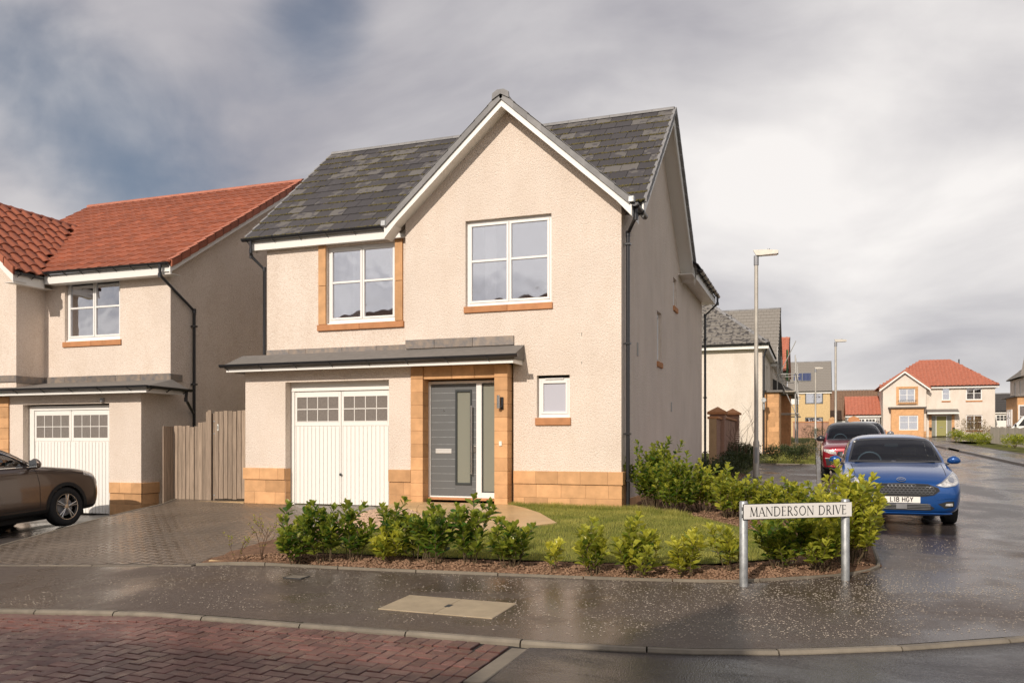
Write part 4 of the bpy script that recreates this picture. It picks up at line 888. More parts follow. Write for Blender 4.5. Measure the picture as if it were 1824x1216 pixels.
    nG = 9; L9 = 2.30/math.cos(math.radians(42)); s42, c42 = math.sin(math.radians(42)), math.cos(math.radians(42))
    for sgn in (-1, 1):
        x_e = RX+sgn*2.30
        tile_slope(GR, 'flat', (x_e, yF if sgn > 0 else 3.0, ze+.0), (0, 1, 0) if sgn > 0 else (0, -1, 0), (-sgn*c42, 0, s42), 3.0-yF, L9, .33, .34, 'grey_tile', (lambda a, b, s_=sgn: ((yF+a) if s_ > 0 else (3.0-a)) < RY0+((ze+b*s42)-EZ)/tp+.1), single_=False)
        for i in range(nG):
            b0 = L9/nG*i; b1 = b0+L9/nG+.035
            pts = [(x_e-sgn*b*c42, ze+b*s42+up) for b, up in ((b0+.034, .066), (b1, .063), (b1, -.072), (b0+.034, -.070))]
            link('verge_tile', MB().prism(pts, yF-.045, yF+.0, 'y').mesh('verge_tile', 'verge_grey'), GR)
            pts = [(x_e-sgn*b*c42, ze+b*s42+up) for b, up in ((b0, .078), (b1, .066), (b1, .045), (b0, .058))]
            link('verge_top', MB().prism(pts, yF-.045, yF+.12, 'y').mesh('verge_top', 'verge_grey'), GR)
        # white board under the verge, and its soffit
        pts = [(x_e+sgn*.0, ze-.06), (RX, GZ-.055), (RX, GZ-.215), (x_e+sgn*.0, ze-.20)]
        pts = [(x_e, ze-.055), (RX, GZ-.055), (RX, GZ-.19), (x_e-sgn*.26, ze+.26*gp-.19), (x_e, ze-.235)]
        link('bargeboard', MB().prism(pts, yF-.012, yF+.016, 'y').mesh('bargeboard', 'white_fascia'), GR)
        link('soffit', MB().quad((x_e, yF+.016, ze-.16), (RX, yF+.016, GZ-.16), (RX, .0, GZ-.16), (x_e, .0, ze-.16)).mesh('soffit', 'white_fascia'), GR)
        link('soffit_end', MB().prism([(x_e, ze-.05), (x_e, ze-.235), (x_e-sgn*.20, ze-.01)], yF+.017, (.0 if sgn < 0 else .30), 'y').mesh('soffit_end', 'white_fascia'), GR)
        link('eaves_cap', MB().box(x_e-.05, x_e+.05, yF-.06, yF+.05, ze-.02, ze+.085, .01).mesh('eaves_cap', 'galvanised'), GR)
    ap = [(RX-.16, GZ-.08), (RX-.15, GZ+.03), (RX-.06, GZ+.085), (RX+.06, GZ+.085), (RX+.15, GZ+.03), (RX+.16, GZ-.08), (RX, GZ+.01)]
    link('apex_cap', MB().prism(ap, yF-.07, yF-.03, 'y').mesh('apex_cap', 'verge_grey'), GR)
    ridge_run(GR, (RX, yF-.03, GZ+.04), (RX, yb, GZ+.04), 'verge_grey', .45)
    # right eaves of the front gable: gutter end and downpipe
    gutter(H, (xr+.045, yF+.0, ze-.02), (xr+.045, .62, ze-.02), (1, 0, 0), step=.4, brackets=True)
    pipe(H, [(xr+.03, -.13, ze-.07), (xr+.03, -.13, ze-.22), (.075, .18, 5.18), (.075, .18, .36)], clips=[((.075, .18, z), (-.075, 0, 0)) for z in (5.0, 3.3, 1.75, .95)])
    pipe(H, [(-7.74, RY0-.03, 5.70), (-7.74, RY0-.03, 5.50), (-7.80, RY0+.06, 5.42), (-7.58, .52, 5.16), (-7.58, .52, 3.4)], .03)
    # rear wing with its eaves along the side
    Rw = MB(); xr2 = .40; ze2 = 5.86; yw0, yw1 = 6.55, 11.15; rw = -2.0; zr2 = ze2+(xr2-rw)*.8
    Rw.quad((xr2, yw0, ze2), (xr2, yw1, ze2), (rw, yw1, zr2), (rw, yw0-.1, zr2)); Rw.quad((rw, yw0-.1, zr2), (rw, yw1, zr2), (-4.4, yw1, ze2), (-4.4, yw0, ze2)); RW = part('rear_wing_roof', Rw, 'roof_felt', H)
    a38 = math.atan(.8)
    tile_slope(RW, 'flat', (xr2+.03, yw0, ze2), (0, 1, 0), (-math.cos(a38), 0, math.sin(a38)), yw1-yw0, 2.4/math.cos(a38), .33, .34, 'grey_tile', None, limit=120, jit=.004)
    link('fascia', MB().box(xr2-.06, xr2-.035, 7.0, yw1, ze2-.26, ze2-.03, .003).mesh('fascia', 'white_fascia'), RW)
    link('soffit', MB().box(0, xr2-.06, 6.3, yw1, ze2-.24, ze2-.225).mesh('soffit', 'white_fascia'), RW)
    gutter(H, (xr2+.045, 6.9, ze2-.015), (xr2+.045, yw1, ze2-.015), (1, 0, 0), step=.6)
    pipe(H, [(xr2+.04, 10.95, ze2-.07), (xr2+.04, 10.95, ze2-.25), (.07, 11.1, ze2-.55), (.07, 11.1, .5)], clips=[((.07, 11.1, z), (-.07, 0, 0)) for z in (4.6, 2.9, 1.3)])
    for y, z, h in ((1.37, 3.2, .25), (5.3, 2.3, .22)): part('wall_vent', MB().box(0, .014, y-.05, y+.05, z, z+h, .004), 'interior_pale', H)
main_house()
# ---------------------------------------------------------------- the house next door (red tiles), the fence between
def neighbour():
    H = thing('neighbour_house', 'cream house with red pantile roofs left of the grey roofed one', 'house', (-12.5, 4, .05), absolute=True)
    ZB = -.15
    w = MB(); wall(w, front(-.2), -15.6, -10.1, ZB, 2.67, [(-13.40, -10.95, -.2, 2.43)], .2); part('garage_wall', w, 'cream_roughcast', H)
    w = MB(); wall(w, rside(-10.1), -.2, .65, ZB, 2.67); wall(w, rside(-10.1), .65, 9.9, ZB, 5.42); w.quad((-10.1, .65, 5.42), (-10.1, 9.9, 5.42), (-10.1, 5.25, 8.40)); part('side_wall', w, 'cream_roughcast', H)
    w = MB(); wall(w, front(.65), -13.72, -10.1, 2.6, 5.45, [(-13.12, -11.50, 3.90, 5.34)]); part('upper_wall', w, 'cream_roughcast', H)
    w = MB(); wall(w, front(-.1), -17.9, -13.72, 2.6, 5.45, [(-16.6, -15.0, 3.9, 5.3)]); w.quad((-17.9, -.1, 5.45), (-13.72, -.1, 5.45), (-15.8, -.1, 7.35)); wall(w, rside(-13.72), -.1, .65, 2.6, 5.45); part('gable_wall', w, 'cream_roughcast', H)
    w = MB().quad((-10.1, 9.9, ZB), (-17.9, 9.9, ZB), (-17.9, 9.9, 5.4), (-10.1, 9.9, 5.4)); w.quad((-17.9, 9.9, ZB), (-17.9, -.1, ZB), (-17.9, -.1, 5.4), (-17.9, 9.9, 5.4)); wall(w, front(0), -17.9, -15.6, ZB, 2.7); part('rear_walls', w, 'cream_roughcast', H)
    part('interior', MB().box(-17.8, -10.2, 3.2, 3.3, 0, 5.3).box(-17.8, -10.2, .8, 3.2, 2.6, 2.7), 'interior_pale', H)
    window(H, front(.73), -13.12, -11.50, 3.93, 5.32, curtain=((.0, .16, .2), (.34, .42, .1))); sill(H, front(.65), -13.14, -11.48, 3.895, .12)
    window(H, front(-.02), -16.6, -15.0, 3.93, 5.3); sill(H, front(-.1), -16.6, -15.0, 3.895)
    stones(H, front(-.2), -10.93, -10.088, -.12, .528, .224, .4, -.012, .02, seed=12); stones(H, front(-.2), -10.93, -10.065, .532, .76, .24, .3, -.035, .02, seed=13)
    stones(H, rside(-10.1), -.178, .30, -.12, .528, .224, .4, -.012, .015, seed=14); stones(H, rside(-10.1), -.178, .30, .532, .76, .24, 9, -.035, .015, seed=15)
    stones(H, rside(-10.1), .305, .9, -.12, .22, .2, .4, -.012, .015, seed=16)
    for i in range(11):
        z1 = 2.62-i*.236; part('pier_stone', MB().box(-14.1, -13.80, -.235, .1, max(z1-.236, -.1)+.002, z1-.002, .005), 'sandstone', H)
    # garage door
    w = MB(); c = .004; Y = -.05
    w.box(-13.38, -11.0, Y, .06, 2.30, 2.40, c); w.box(-13.38, -13.25, Y, .06, .06, 2.30, c); w.box(-11.11, -11.0, Y, .06, .06, 2.30, c); part('garage_frame', w, 'garage_white', H)
    w = MB(); y = Y+.02; w.box(-13.25, -11.11, y+.014, y+.04, .07, 2.29)
    for l, r in ((-13.25, -12.19), (-12.17, -11.11)):
        w.box(l+.004, l+.045, y, y+.03, 1.62, 2.295, c); w.box(r-.045, r-.004, y, y+.03, 1.62, 2.295, c); w.box(l+.045, r-.045, y, y+.03, 2.19, 2.295, c); w.box(l+.045, r-.045, y, y+.03, 1.62, 1.70, c)
        for k in range(11): a = l+.02+(r-l-.04)/11*k; w.box(a+.006, a+(r-l-.04)/11-.006, y-.002, y+.02, .07, 1.61, .005)
    gd = part('garage_door', w, 'garage_white', H)
    for l, r in ((-13.20, -12.24), (-12.12, -11.16)):
        W4 = (r-l)/4
        for k in range(5): link('window_bar', MB().box(l+W4*k-.007, l+W4*k+.007, y-.004, y+.012, 1.70, 2.19, .002).mesh('window_bar', 'garage_white'), gd)
        link('window_bar', MB().box(l, r, y-.003, y+.013, 1.935, 1.95, .002).mesh('window_bar', 'garage_white'), gd)
        for k in range(4):
            for za, zc in ((1.70, 1.935), (1.95, 2.19)): link('pane', MB().box(l+W4*k+.006, l+W4*(k+1)-.006, y+.004, y+.0135, za, zc).mesh('pane', 'garage_glass'), gd)
    q = MB(); q.smooth = True; q.tube([(-11.12, -.22, 2.46), (-11.12, -.22, 2.54)], .05, 12); q.box(-11.15, -11.09, -.2, -.14, 2.47, 2.53, .01); part('security_light', q, 'lamp_post_grey', H)
    # canopy, hipped round the corner
    z0 = -.35
    C = MB(); e0, e1 = 2.745, 2.965
    C.add([(-18, -.56, e0), (-9.62, -.56, e0), (-9.62, .66, e0), (-18, .64, e1), (-10.06, .64, e1), (-10.06, .66, e1), (-18, -.56, e0-.04), (-9.62, -.56, e0-.04), (-9.62, .66, e0-.04), (-18, .64, e0-.04), (-10.1, .64, e0-.04), (-10.1, .66, e0-.04)],
          [(0, 1, 4, 3), (1, 2, 5, 4), (0, 6, 7, 1), (1, 7, 8, 2), (2, 8, 11, 5), (6, 9, 10, 7), (7, 10, 11, 8)])
    K = part('canopy_roof', C, 'roof_felt', H)
    link('fascia', MB().box(-18, -9.68, -.505, -.48, 2.615, 2.70, .003).box(-9.705, -9.68, -.479, .66, 2.615, 2.70, .003).mesh('fascia', 'white_fascia'), K)
    link('soffit', MB().box(-18, -9.706, -.479, -.2, 2.63, 2.64).box(-10.1, -9.706, -.2, .66, 2.63, 2.64).mesh('soffit', 'white_fascia'), K)
    gutter(H, (-18, -.575, 2.76), (-9.58, -.575, 2.76), (0, -1, 0), step=.78); gutter(H, (-9.60, -.56, 2.755), (-9.60, .72, 2.74), (1, 0, 0), step=.5)
    xs = [-13.72, -13.1, -12.4, -11.6, -10.9, -10.085]
    for a, b in zip(xs[:-1], xs[1:]): part('lead_flashing', MB().box(a+.002, b-.002, .615, .65, 2.95, 3.10, .004), 'lead', H)
    part('lead_flashing', MB().box(-10.1, -10.072, .617, .99, 2.94, 3.09, .004), 'lead', H)
    for a, b in ((-15.2, -14.5), (-14.5, -13.72)): part('lead_flashing', MB().box(a, b, -.13, -.1, 2.95, 3.10, .004), 'lead', H)
    part('lead_flashing', MB().box(-13.72, -13.69, -.13, .61, 2.93, 3.09, .004), 'lead', H)
    P = 32.6; cp, sp = math.cos(math.radians(P)), math.sin(math.radians(P)); tp = sp/cp
    RY0, EZ, YR = .33, 5.42, 5.25; Hs = (YR-RY0)/cp; RZ = EZ+Hs*sp; XL, XR = -17.2, -9.80
    R = MB(); R.quad((XL, RY0, EZ), (XR, RY0, EZ), (XR, YR, RZ), (XL, YR, RZ)); R.quad((XL, 10.17, EZ), (XL, YR, RZ), (XR, YR, RZ), (XR, 10.17, EZ)); roof = part('roof', R, 'roof_felt', H)
    GX, GZ, gp = -15.8, 7.40, math.tan(math.radians(41)); ge = 5.36
    def keep(a, b):
        x = XL+a; z = EZ+b*sp; return not (z < GZ+.05 and abs(x-GX) < (GZ-z)/gp-.1)
    tile_slope(roof, 'roll', (XL, RY0-.03, EZ+.005), (1, 0, 0), (0, cp, sp), XR-XL, Hs, .30, .326, 'red_pantile', keep, limit=298, t=.028, jit=.004)
    ridge_run(roof, (XL, YR, RZ+.05), (XR+.03, YR, RZ+.05), 'red_ridge', .45, .12)
    nv = 18
    for i in range(nv):
        b0 = Hs/nv*i; b1 = b0+Hs/nv+.02; pts = [(RY0+b*cp, EZ+b*sp+up) for b, up in ((b0, .085), (b1, .06), (b1, -.10), (b0, -.08))]
        link('verge_tile', MB().prism(pts, XR-.02, XR+.03, 'x').mesh('verge_tile', 'red_pantile'), roof)
        pts = [(RY0+b*cp, EZ+b*sp+up) for b, up in ((b0, .088), (b1, .063), (b1, .045), (b0, .07))]
        link('verge_top', MB().prism(pts, XR-.10, XR+.03, 'x').mesh('verge_top', 'red_ridge'), roof)
    link('bargeboard', MB().prism([(RY0, EZ-.04), (YR, RZ-.04), (YR, RZ-.20), (RY0, EZ-.20)], XR-.05, XR-.022, 'x').mesh('bargeboard', 'white_fascia'), roof)
    link('soffit', MB().quad((-10.1, RY0, EZ-.18), (XR-.05, RY0, EZ-.18), (XR-.05, YR, RZ-.18), (-10.1, YR, RZ-.18)).mesh('soffit', 'white_fascia'), roof)
    part('fascia', MB().box(-13.42, XR-.03, RY0+.035, RY0+.06, 5.19, 5.40, .003), 'white_fascia', H); part('soffit', MB().box(-13.42, XR-.03, RY0+.06, .65, 5.20, 5.21), 'white_fascia', H)
    gutter(H, (-13.36, RY0-.03, 5.45), (XR-.02, RY0-.03, 5.43), (0, -1, 0), step=.48)
    pipe(H, [(-10.05, RY0-.05, 5.39), (-10.05, RY0-.05, 5.16), (-10.03, 1.31, 4.55), (-10.03, 1.31, .1)], .036, clips=[((-10.03, 1.31, z), (-.08, 0, 0)) for z in (4.2, 2.9, 1.8)])
    pipe(H, [(-9.62, .60, 2.70), (-9.66, .62, 2.52), (-10.03, 1.28, 2.25)], .032)
    # cross gable with big pantiles
    hw = 2.38; zg = GZ-hw*gp; yF = -.42; yb = RY0+(GZ-EZ)/tp; s41, c41 = math.sin(math.radians(41)), math.cos(math.radians(41)); Lg = hw/c41
    G = MB(); G.quad((GX+hw, yF, zg), (GX+hw, RY0+.1, zg), (GX, yb, GZ), (GX, yF, GZ)); G.quad((GX-hw, yF, zg), (GX, yF, GZ), (GX, yb, GZ), (GX-hw, RY0+.1, zg)); GR = part('gable_roof', G, 'roof_felt', H)
    for sgn in (1, -1):
        kp = lambda a, b: (yF+a) < RY0+((zg+b*s41)-EZ)/tp+.12
        if sgn > 0: tile_slope(GR, 'pan', (GX+hw+.03, yF, zg+.01), (0, 1, 0), (-c41, 0, s41), 4.2, Lg, .30, .34, 'red_pantile', kp, t=.03, jit=.003)
        else: tile_slope(GR, 'pan', (GX-hw-.03, yF+4.2, zg+.01), (0, -1, 0), (c41, 0, s41), 4.2, Lg, .30, .34, 'red_pantile', lambda a, b: (yF+4.2-a) < RY0+((zg+b*s41)-EZ)/tp+.12, single_=False, t=.03)
        for i in range(9):
            b0 = Lg/9*i; b1 = b0+Lg/9+.03; xe = GX+sgn*(hw+.03)
            pts = [(xe-sgn*b*c41, zg+b*s41+up) for b, up in ((b0, .11), (b1, .09), (b1, -.09), (b0, -.06))]; link('verge_tile', MB().prism(pts, yF-.045, yF+.0, 'y').mesh('verge_tile', 'red_pantile'), GR)
        pts = [(GX+sgn*hw, zg-.06), (GX, GZ-.06), (GX, GZ-.22), (GX+sgn*hw, zg-.22)]
        link('bargeboard', MB().prism(pts, yF-.012, yF+.016, 'y').mesh('bargeboard', 'white_fascia'), GR)
        link('soffit', MB().quad((GX+sgn*hw, yF+.016, zg-.19), (GX, yF+.016, GZ-.19), (GX, -.1, GZ-.19), (GX+sgn*hw, -.1, zg-.19)).mesh('soffit', 'white_fascia'), GR)
    ridge_run(GR, (GX, yF-.03, GZ+.06), (GX, yb+.05, GZ+.06), 'red_pantile', .45, .12)
    link('valley_lead', MB().quad((GX+hw+.1, RY0+.0, EZ+.03), (GX+hw-.22, RY0+.0, EZ+.03), (GX-.25, yb, GZ+.02), (GX+.07, yb, GZ+.02)).mesh('valley_lead', 'dark_rubber'), GR)
    part('fascia', MB().box(GX+hw-.05, GX+hw-.025, yF+.02, RY0+.06, zg-.24, zg-.03, .003), 'white_fascia', H); part('soffit', MB().box(-13.72, GX+hw-.05, yF+.02, .65, zg-.22, zg-.21), 'white_fascia', H)
    gutter(H, (GX+hw+.03, yF, zg+.0), (GX+hw+.03, RY0-.06, zg+.0), (1, 0, 0), step=.35)
neighbour()

def fence():
    F = thing('timber_fence', 'weathered grey board fence beside the side gate, stepped at the top', 'fence', (-9.0, .1, .3))
    def board(root, x0, x1, y, z0, z1, m='wood_grey'):
        mb = MB().box(x0, x1, y-.011, y+.011, z0, z1, .003); o = link('board', mb.mesh('board', m), root); o.location = -Vector(root.location); o.rotation_euler = (0, random.uniform(-.002, .002), 0); return o
    rng = random.Random(3)
    x = -9.50; k = 0
    while x < -8.64:
        w = rng.uniform(.085, .102); zt = 1.93+rng.uniform(-.006, .006) if x < -8.95 else (1.99+(x+8.95)*.1 if x < -8.75 else 2.24)
        board(F, x, min(x+w, -8.62), .09+(k % 2)*.004, .18+(x+9.5)*.22, zt); x += w+rng.uniform(.010, .018) if x < -9.0 else w+.004; k += 1
    board(F, -8.62, -8.535, .06, .40, 2.25)
    for kk in range(3):
        mb = MB().box(-9.535, -9.513, -.21+kk*.10, -.115+kk*.10, .14, 1.935, .003); o = link('board', mb.mesh('board', 'wood_grey'), F); o.location = -Vector(F.location)
    mb = MB().box(-9.50, -8.62, .115, .155, .5, .58).box(-9.50, -8.62, .115, .155, 1.5, 1.58); o = link('rail', mb.mesh('rail', 'wood_grey'), F); o.location = -Vector(F.location)
    o = link('fence_post', MB().box(-8.60, -8.50, .11, .21, .2, 2.2, .006).mesh('fence_post', 'wood_grey'), F); o.location = -Vector(F.location)
    G = thing('side_gate', 'tall weathered board gate between the fence and the garage wall', 'gate', (-8.0, .1, .44))
    x = -8.47
    while x < -7.5:
        w = .098; board(G, x, x+w, .09, .45, 2.235+rng.uniform(-.003, .003)); x += w+.012
    for z in (.6, 1.95): o = link('ledge', MB().box(-8.47, -7.5, .112, .14, z, z+.1).mesh('ledge', 'wood_grey'), G); o.location = -Vector(G.location)
    for z in (2.03, 1.78, .52): o = link('hinge', MB().box(-8.495, -8.462, .075, .085, z-.012, z+.012, .003).mesh('hinge', 'galvanised'), G); o.location = -Vector(G.location)
    o = link('house_number', MB().box(-8.40, -8.365, .07, .079, 1.84, 1.97, .003).mesh('house_number', 'bell_white'), G); o.location = -Vector(G.location)
    o = link('house_number_mark', MB().box(-8.387, -8.377, .066, .071, 1.86, 1.95).box(-8.395, -8.37, .066, .071, 1.90, 1.91).mesh('house_number_mark', 'drain'), G); o.location = -Vector(G.location)
    S_ = thing('gate_sill', 'sandstone slab under the side gate', 'slab', (-8.2, .1, .40)); o = link('slab', MB().box(-9.2, -7.53, -.22, .35, .20, .415, .006).mesh('slab', 'flagstone'), S_); o.location = -Vector(S_.location)
fence()

# ---------------------------------------------------------------- houses further off
def slope_quad(R, pts, kind, tw, gauge, m, n=None):
    """courses of tiles over a planar polygon pts (first edge = eaves, going left to right)"""
    P = [Vector(p) for p in pts]; u = (P[1]-P[0]).normalized(); nn = (P[1]-P[0]).cross(P[2]-P[0]).normalized()
    if nn.z < 0: nn = -nn
    v = nn.cross(u).normalized()
    if v.z < 0: v = -v
    ab = [((p-P[0]).dot(u), (p-P[0]).dot(v)) for p in P]; a0 = min(a for a, b in ab); a1 = max(a for a, b in ab); H_ = max(b for a, b in ab)
    ctr = [(a-a0, b) for a, b in ab]
    tile_slope(R, kind, P[0]+u*a0+nn*.01, u, v, a1-a0, H_, tw, gauge, m, lambda a, b: inside(ctr, a, b), single_=False, t=.03)
def far_house(name, label, x0, x1, y0, y1, zg, ze, zr, wallm, tilem, hip=(0, 0), kind='flat', ov=.3, group='houses further along the street', walls=None, tw=.33, ga=.34):
    H = thing(name, label, 'house', ((x0+x1)/2, (y0+y1)/2, zg), absolute=True, group=group)
    w = MB(); walls = walls or {}
    wall(w, front(y0), x0, x1, zg-.3, ze, walls.get('front', ())); wall(w, rside(x1), y0, y1, zg-.3, ze, walls.get('right', ())); wall(w, lside(x0), y0, y1, zg-.3, ze, walls.get('left', ()))
    w.quad((x0, y1, zg-.3), (x1, y1, zg-.3), (x1, y1, ze), (x0, y1, ze))
    ym = (y0+y1)/2
    if not hip[1]: w.quad((x1, y0, ze), (x1, y1, ze), (x1, ym, zr-.12))
    if not hip[0]: w.quad((x0, y0, ze), (x0, y1, ze), (x0, ym, zr-.12))
    part('wall', w, wallm, H)
    A, B = (x0-ov, y0-ov, ze), (x1+ov, y0-ov, ze); C, D = (x1+ov-hip[1], ym, zr), (x0-ov+hip[0], ym, zr); E_, F_ = (x0-ov, y1+ov, ze), (x1+ov, y1+ov, ze)
    R = MB().quad(A, B, C, D); R.quad(E_, D, C, F_)
    if hip[0]: R.quad(A, D, E_)
    if hip[1]: R.quad(B, F_, C)
    r = part('roof', R, tilem, H); slope_quad(r, [A, B, C, D], kind, tw, ga, tilem)
    if hip[1]: slope_quad(r, [B, F_, C], kind, tw, ga, tilem)
    if hip[0]: slope_quad(r, [E_, A, D], kind, tw, ga, tilem)
    rm = 'red_ridge' if 'red' in tilem or 'terra' in tilem else 'verge_grey'
    ridge_run(r, (D[0], D[1], D[2]+.05), (C[0], C[1], C[2]+.05), rm, .6, .13)
    if hip[1]: ridge_run(r, (B[0], B[1], B[2]+.08), (C[0], C[1], C[2]+.05), rm, .6, .13)
    if hip[0]: ridge_run(r, (A[0], A[1], A[2]+.08), (D[0], D[1], D[2]+.05), rm, .6, .13)
    part('fascia', MB().box(x0-ov, x1+ov, y0-ov+.03, y0-ov+.06, ze-.22, ze-.02), 'white_fascia', H); part('soffit', MB().box(x0-ov, x1+ov, y0-ov+.06, y0, ze-.2, ze-.18).box(x1, x1+ov-.02, y0, y1, ze-.2, ze-.18), 'white_fascia', H)
    if hip[1]: part('fascia', MB().box(x1+ov-.06, x1+ov-.03, y0-ov+.06, y1, ze-.22, ze-.02), 'white_fascia', H)
    else:
        part('verge', MB().prism([(y0-ov, ze-.12), (y0-ov, ze+.07), (ym, zr+.07), (ym, zr-.14)], x1+ov-.03, x1+ov+.03, 'x'), 'dark_rubber', H)
    gutter(H, (x0-ov, y0-ov-.03, ze+.0), (x1+ov+.03, y0-ov-.03, ze), (0, -1, 0), step=.9)
    return H
# house A: end wall towards us, hipped roof, stone porch on the street side
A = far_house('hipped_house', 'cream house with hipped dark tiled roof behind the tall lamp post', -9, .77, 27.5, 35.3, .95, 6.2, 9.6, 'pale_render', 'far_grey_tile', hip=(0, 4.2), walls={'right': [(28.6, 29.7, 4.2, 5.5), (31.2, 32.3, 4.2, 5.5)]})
for a, b in ((28.6, 29.7), (31.2, 32.3)): window(A, rside(.69), a, b, 4.22, 5.5, cols=1, vent=False)
pipe(A, [(1.0, 27.35, 6.1), (.85, 27.40, 5.6), (.85, 27.40, 1.0)], .04); stones(A, rside(.77), 27.5, 28.1, .8, 1.5, .24, .44, -.02, .02, seed=30)
def porch(parent, x0, x1, y0, y1, z0, z1, seed, m='sandstone'):
    stones(parent, front(y0), x0, x1, z0, z1, .236, .5, -.02, .02, seed=seed, m=m); stones(parent, rside(x1), y0+.02, y1, z0, z1, .236, .5, -.02, .02, seed=seed+1, m=m)
    part('porch_core', MB().box(x0, x1-.03, y0+.021, y1, z0, z1-.01), 'mortar', parent)
    part('porch_roof', MB().box(x0-.1, x1+.18, y0-.18, y1+.1, z1+.0, z1+.10, .01), 'roof_felt', parent)
porch(A, .79, 1.50, 28.0, 30.4, .85, 3.95, 40)
q = MB(); q.smooth = True; q.tube([(.86, 27.3, 3.55), (.86, 27.05, 3.55)], .11, 12); q.tube([(.86, 27.2, 3.5), (.86, 27.2, 3.1)], .05, 10); part('flue', q, 'galvanised', A)
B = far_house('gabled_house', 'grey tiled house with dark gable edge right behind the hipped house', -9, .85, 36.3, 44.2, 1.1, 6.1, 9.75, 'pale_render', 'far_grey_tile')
porch(B, .87, 1.75, 38.0, 40.0, 1.0, 4.3, 44, 'red_sandstone_sill')
part('porch_canopy', MB().prism([(.85, 5.2), (2.0, 4.5), (2.0, 4.4), (.85, 4.4)], 36.4, 40.4, 'y'), 'far_grey_tile', B)
C = far_house('red_roof_house', 'house with a red pantile roof just showing behind the scaffold', -9, 1.15, 46, 53, 1.3, 6.3, 9.0, 'pale_render', 'terracotta_tile', kind='pan')
D = far_house('yellow_brick_house', 'yellow brick house with dark slate roof and solar panels', .45, 4.75, 86, 95, 2.2, 7.15, 10.85, 'yellow_brick', 'far_grey_tile', ov=.2, walls={'front': [(2.14, 4.03, 5.76, 7.02), (2.14, 4.03, 3.6, 4.28)]})
part('white_panel', MB().box(.45, 1.48, 85.94, 85.99, 5.75, 6.95), 'white_fascia', D)
for a, b in ((5.78, 7.0), (3.2, 4.26)): window(D, front(86.05), 2.16, 4.01, a, b, cols=2, bar=0, frame='door_grey', vent=False, cill=False)
for k in range(2): 
    x = .86+k*.97
    cpd = math.cos(math.atan2(3.7, 4.7)); g = MB(); th_ = math.atan2(3.7, 4.7)
    def on(x, s, up): return (x, 85.8+s*math.cos(th_)-up*math.sin(th_), 7.15+s*math.sin(th_)+up*math.cos(th_))
    fr = MB().add([on(x, 1.9, .16), on(x+.93, 1.9, .16), on(x+.93, 3.5, .16), on(x, 3.5, .16), on(x, 1.9, .08), on(x+.93, 1.9, .08), on(x+.93, 3.5, .08), on(x, 3.5, .08)], [(0, 1, 2, 3), (0, 4, 5, 1), (1, 5, 6, 2), (2, 6, 7, 3), (3, 7, 4, 0)])
    p_ = part('solar_panel', fr, 'galvanised', D)
    for j in range(6):
        xa = x+.04+j*.145; link('solar_cell', MB().quad(on(xa, 1.96, .166), on(xa+.125, 1.96, .166), on(xa+.125, 3.44, .166), on(xa, 3.44, .166)).mesh('solar_cell', 'solar'), p_)
E_ = far_house('white_house', 'cream two storey house with orange hipped roof and olive door', 9.55, 19.5, 78, 85.2, 2.1, 7.0, 9.85, 'pale_render', 'terracotta_tile', hip=(4.1, 3.7), kind='pan', ov=.3, walls={'front': [(14.9, 15.64, 5.6, 6.84), (17.0, 18.4, 5.6, 6.84), (17.0, 18.44, 2.7, 4.15), (14.0, 15.75, 2.0, 4.1)]})
for a, b, c_, d_ in ((14.9, 15.64, 5.6, 6.84), (17.0, 18.4, 5.6, 6.84), (17.0, 18.44, 2.7, 4.15)):
    window(E_, front(78.06), a, b, c_, d_, cols=1 if b-a < 1 else 2, vent=False, curtain=((0, 1, .1),)); sill(E_, front(78), a, b, c_-.03, .14, .05, 1)
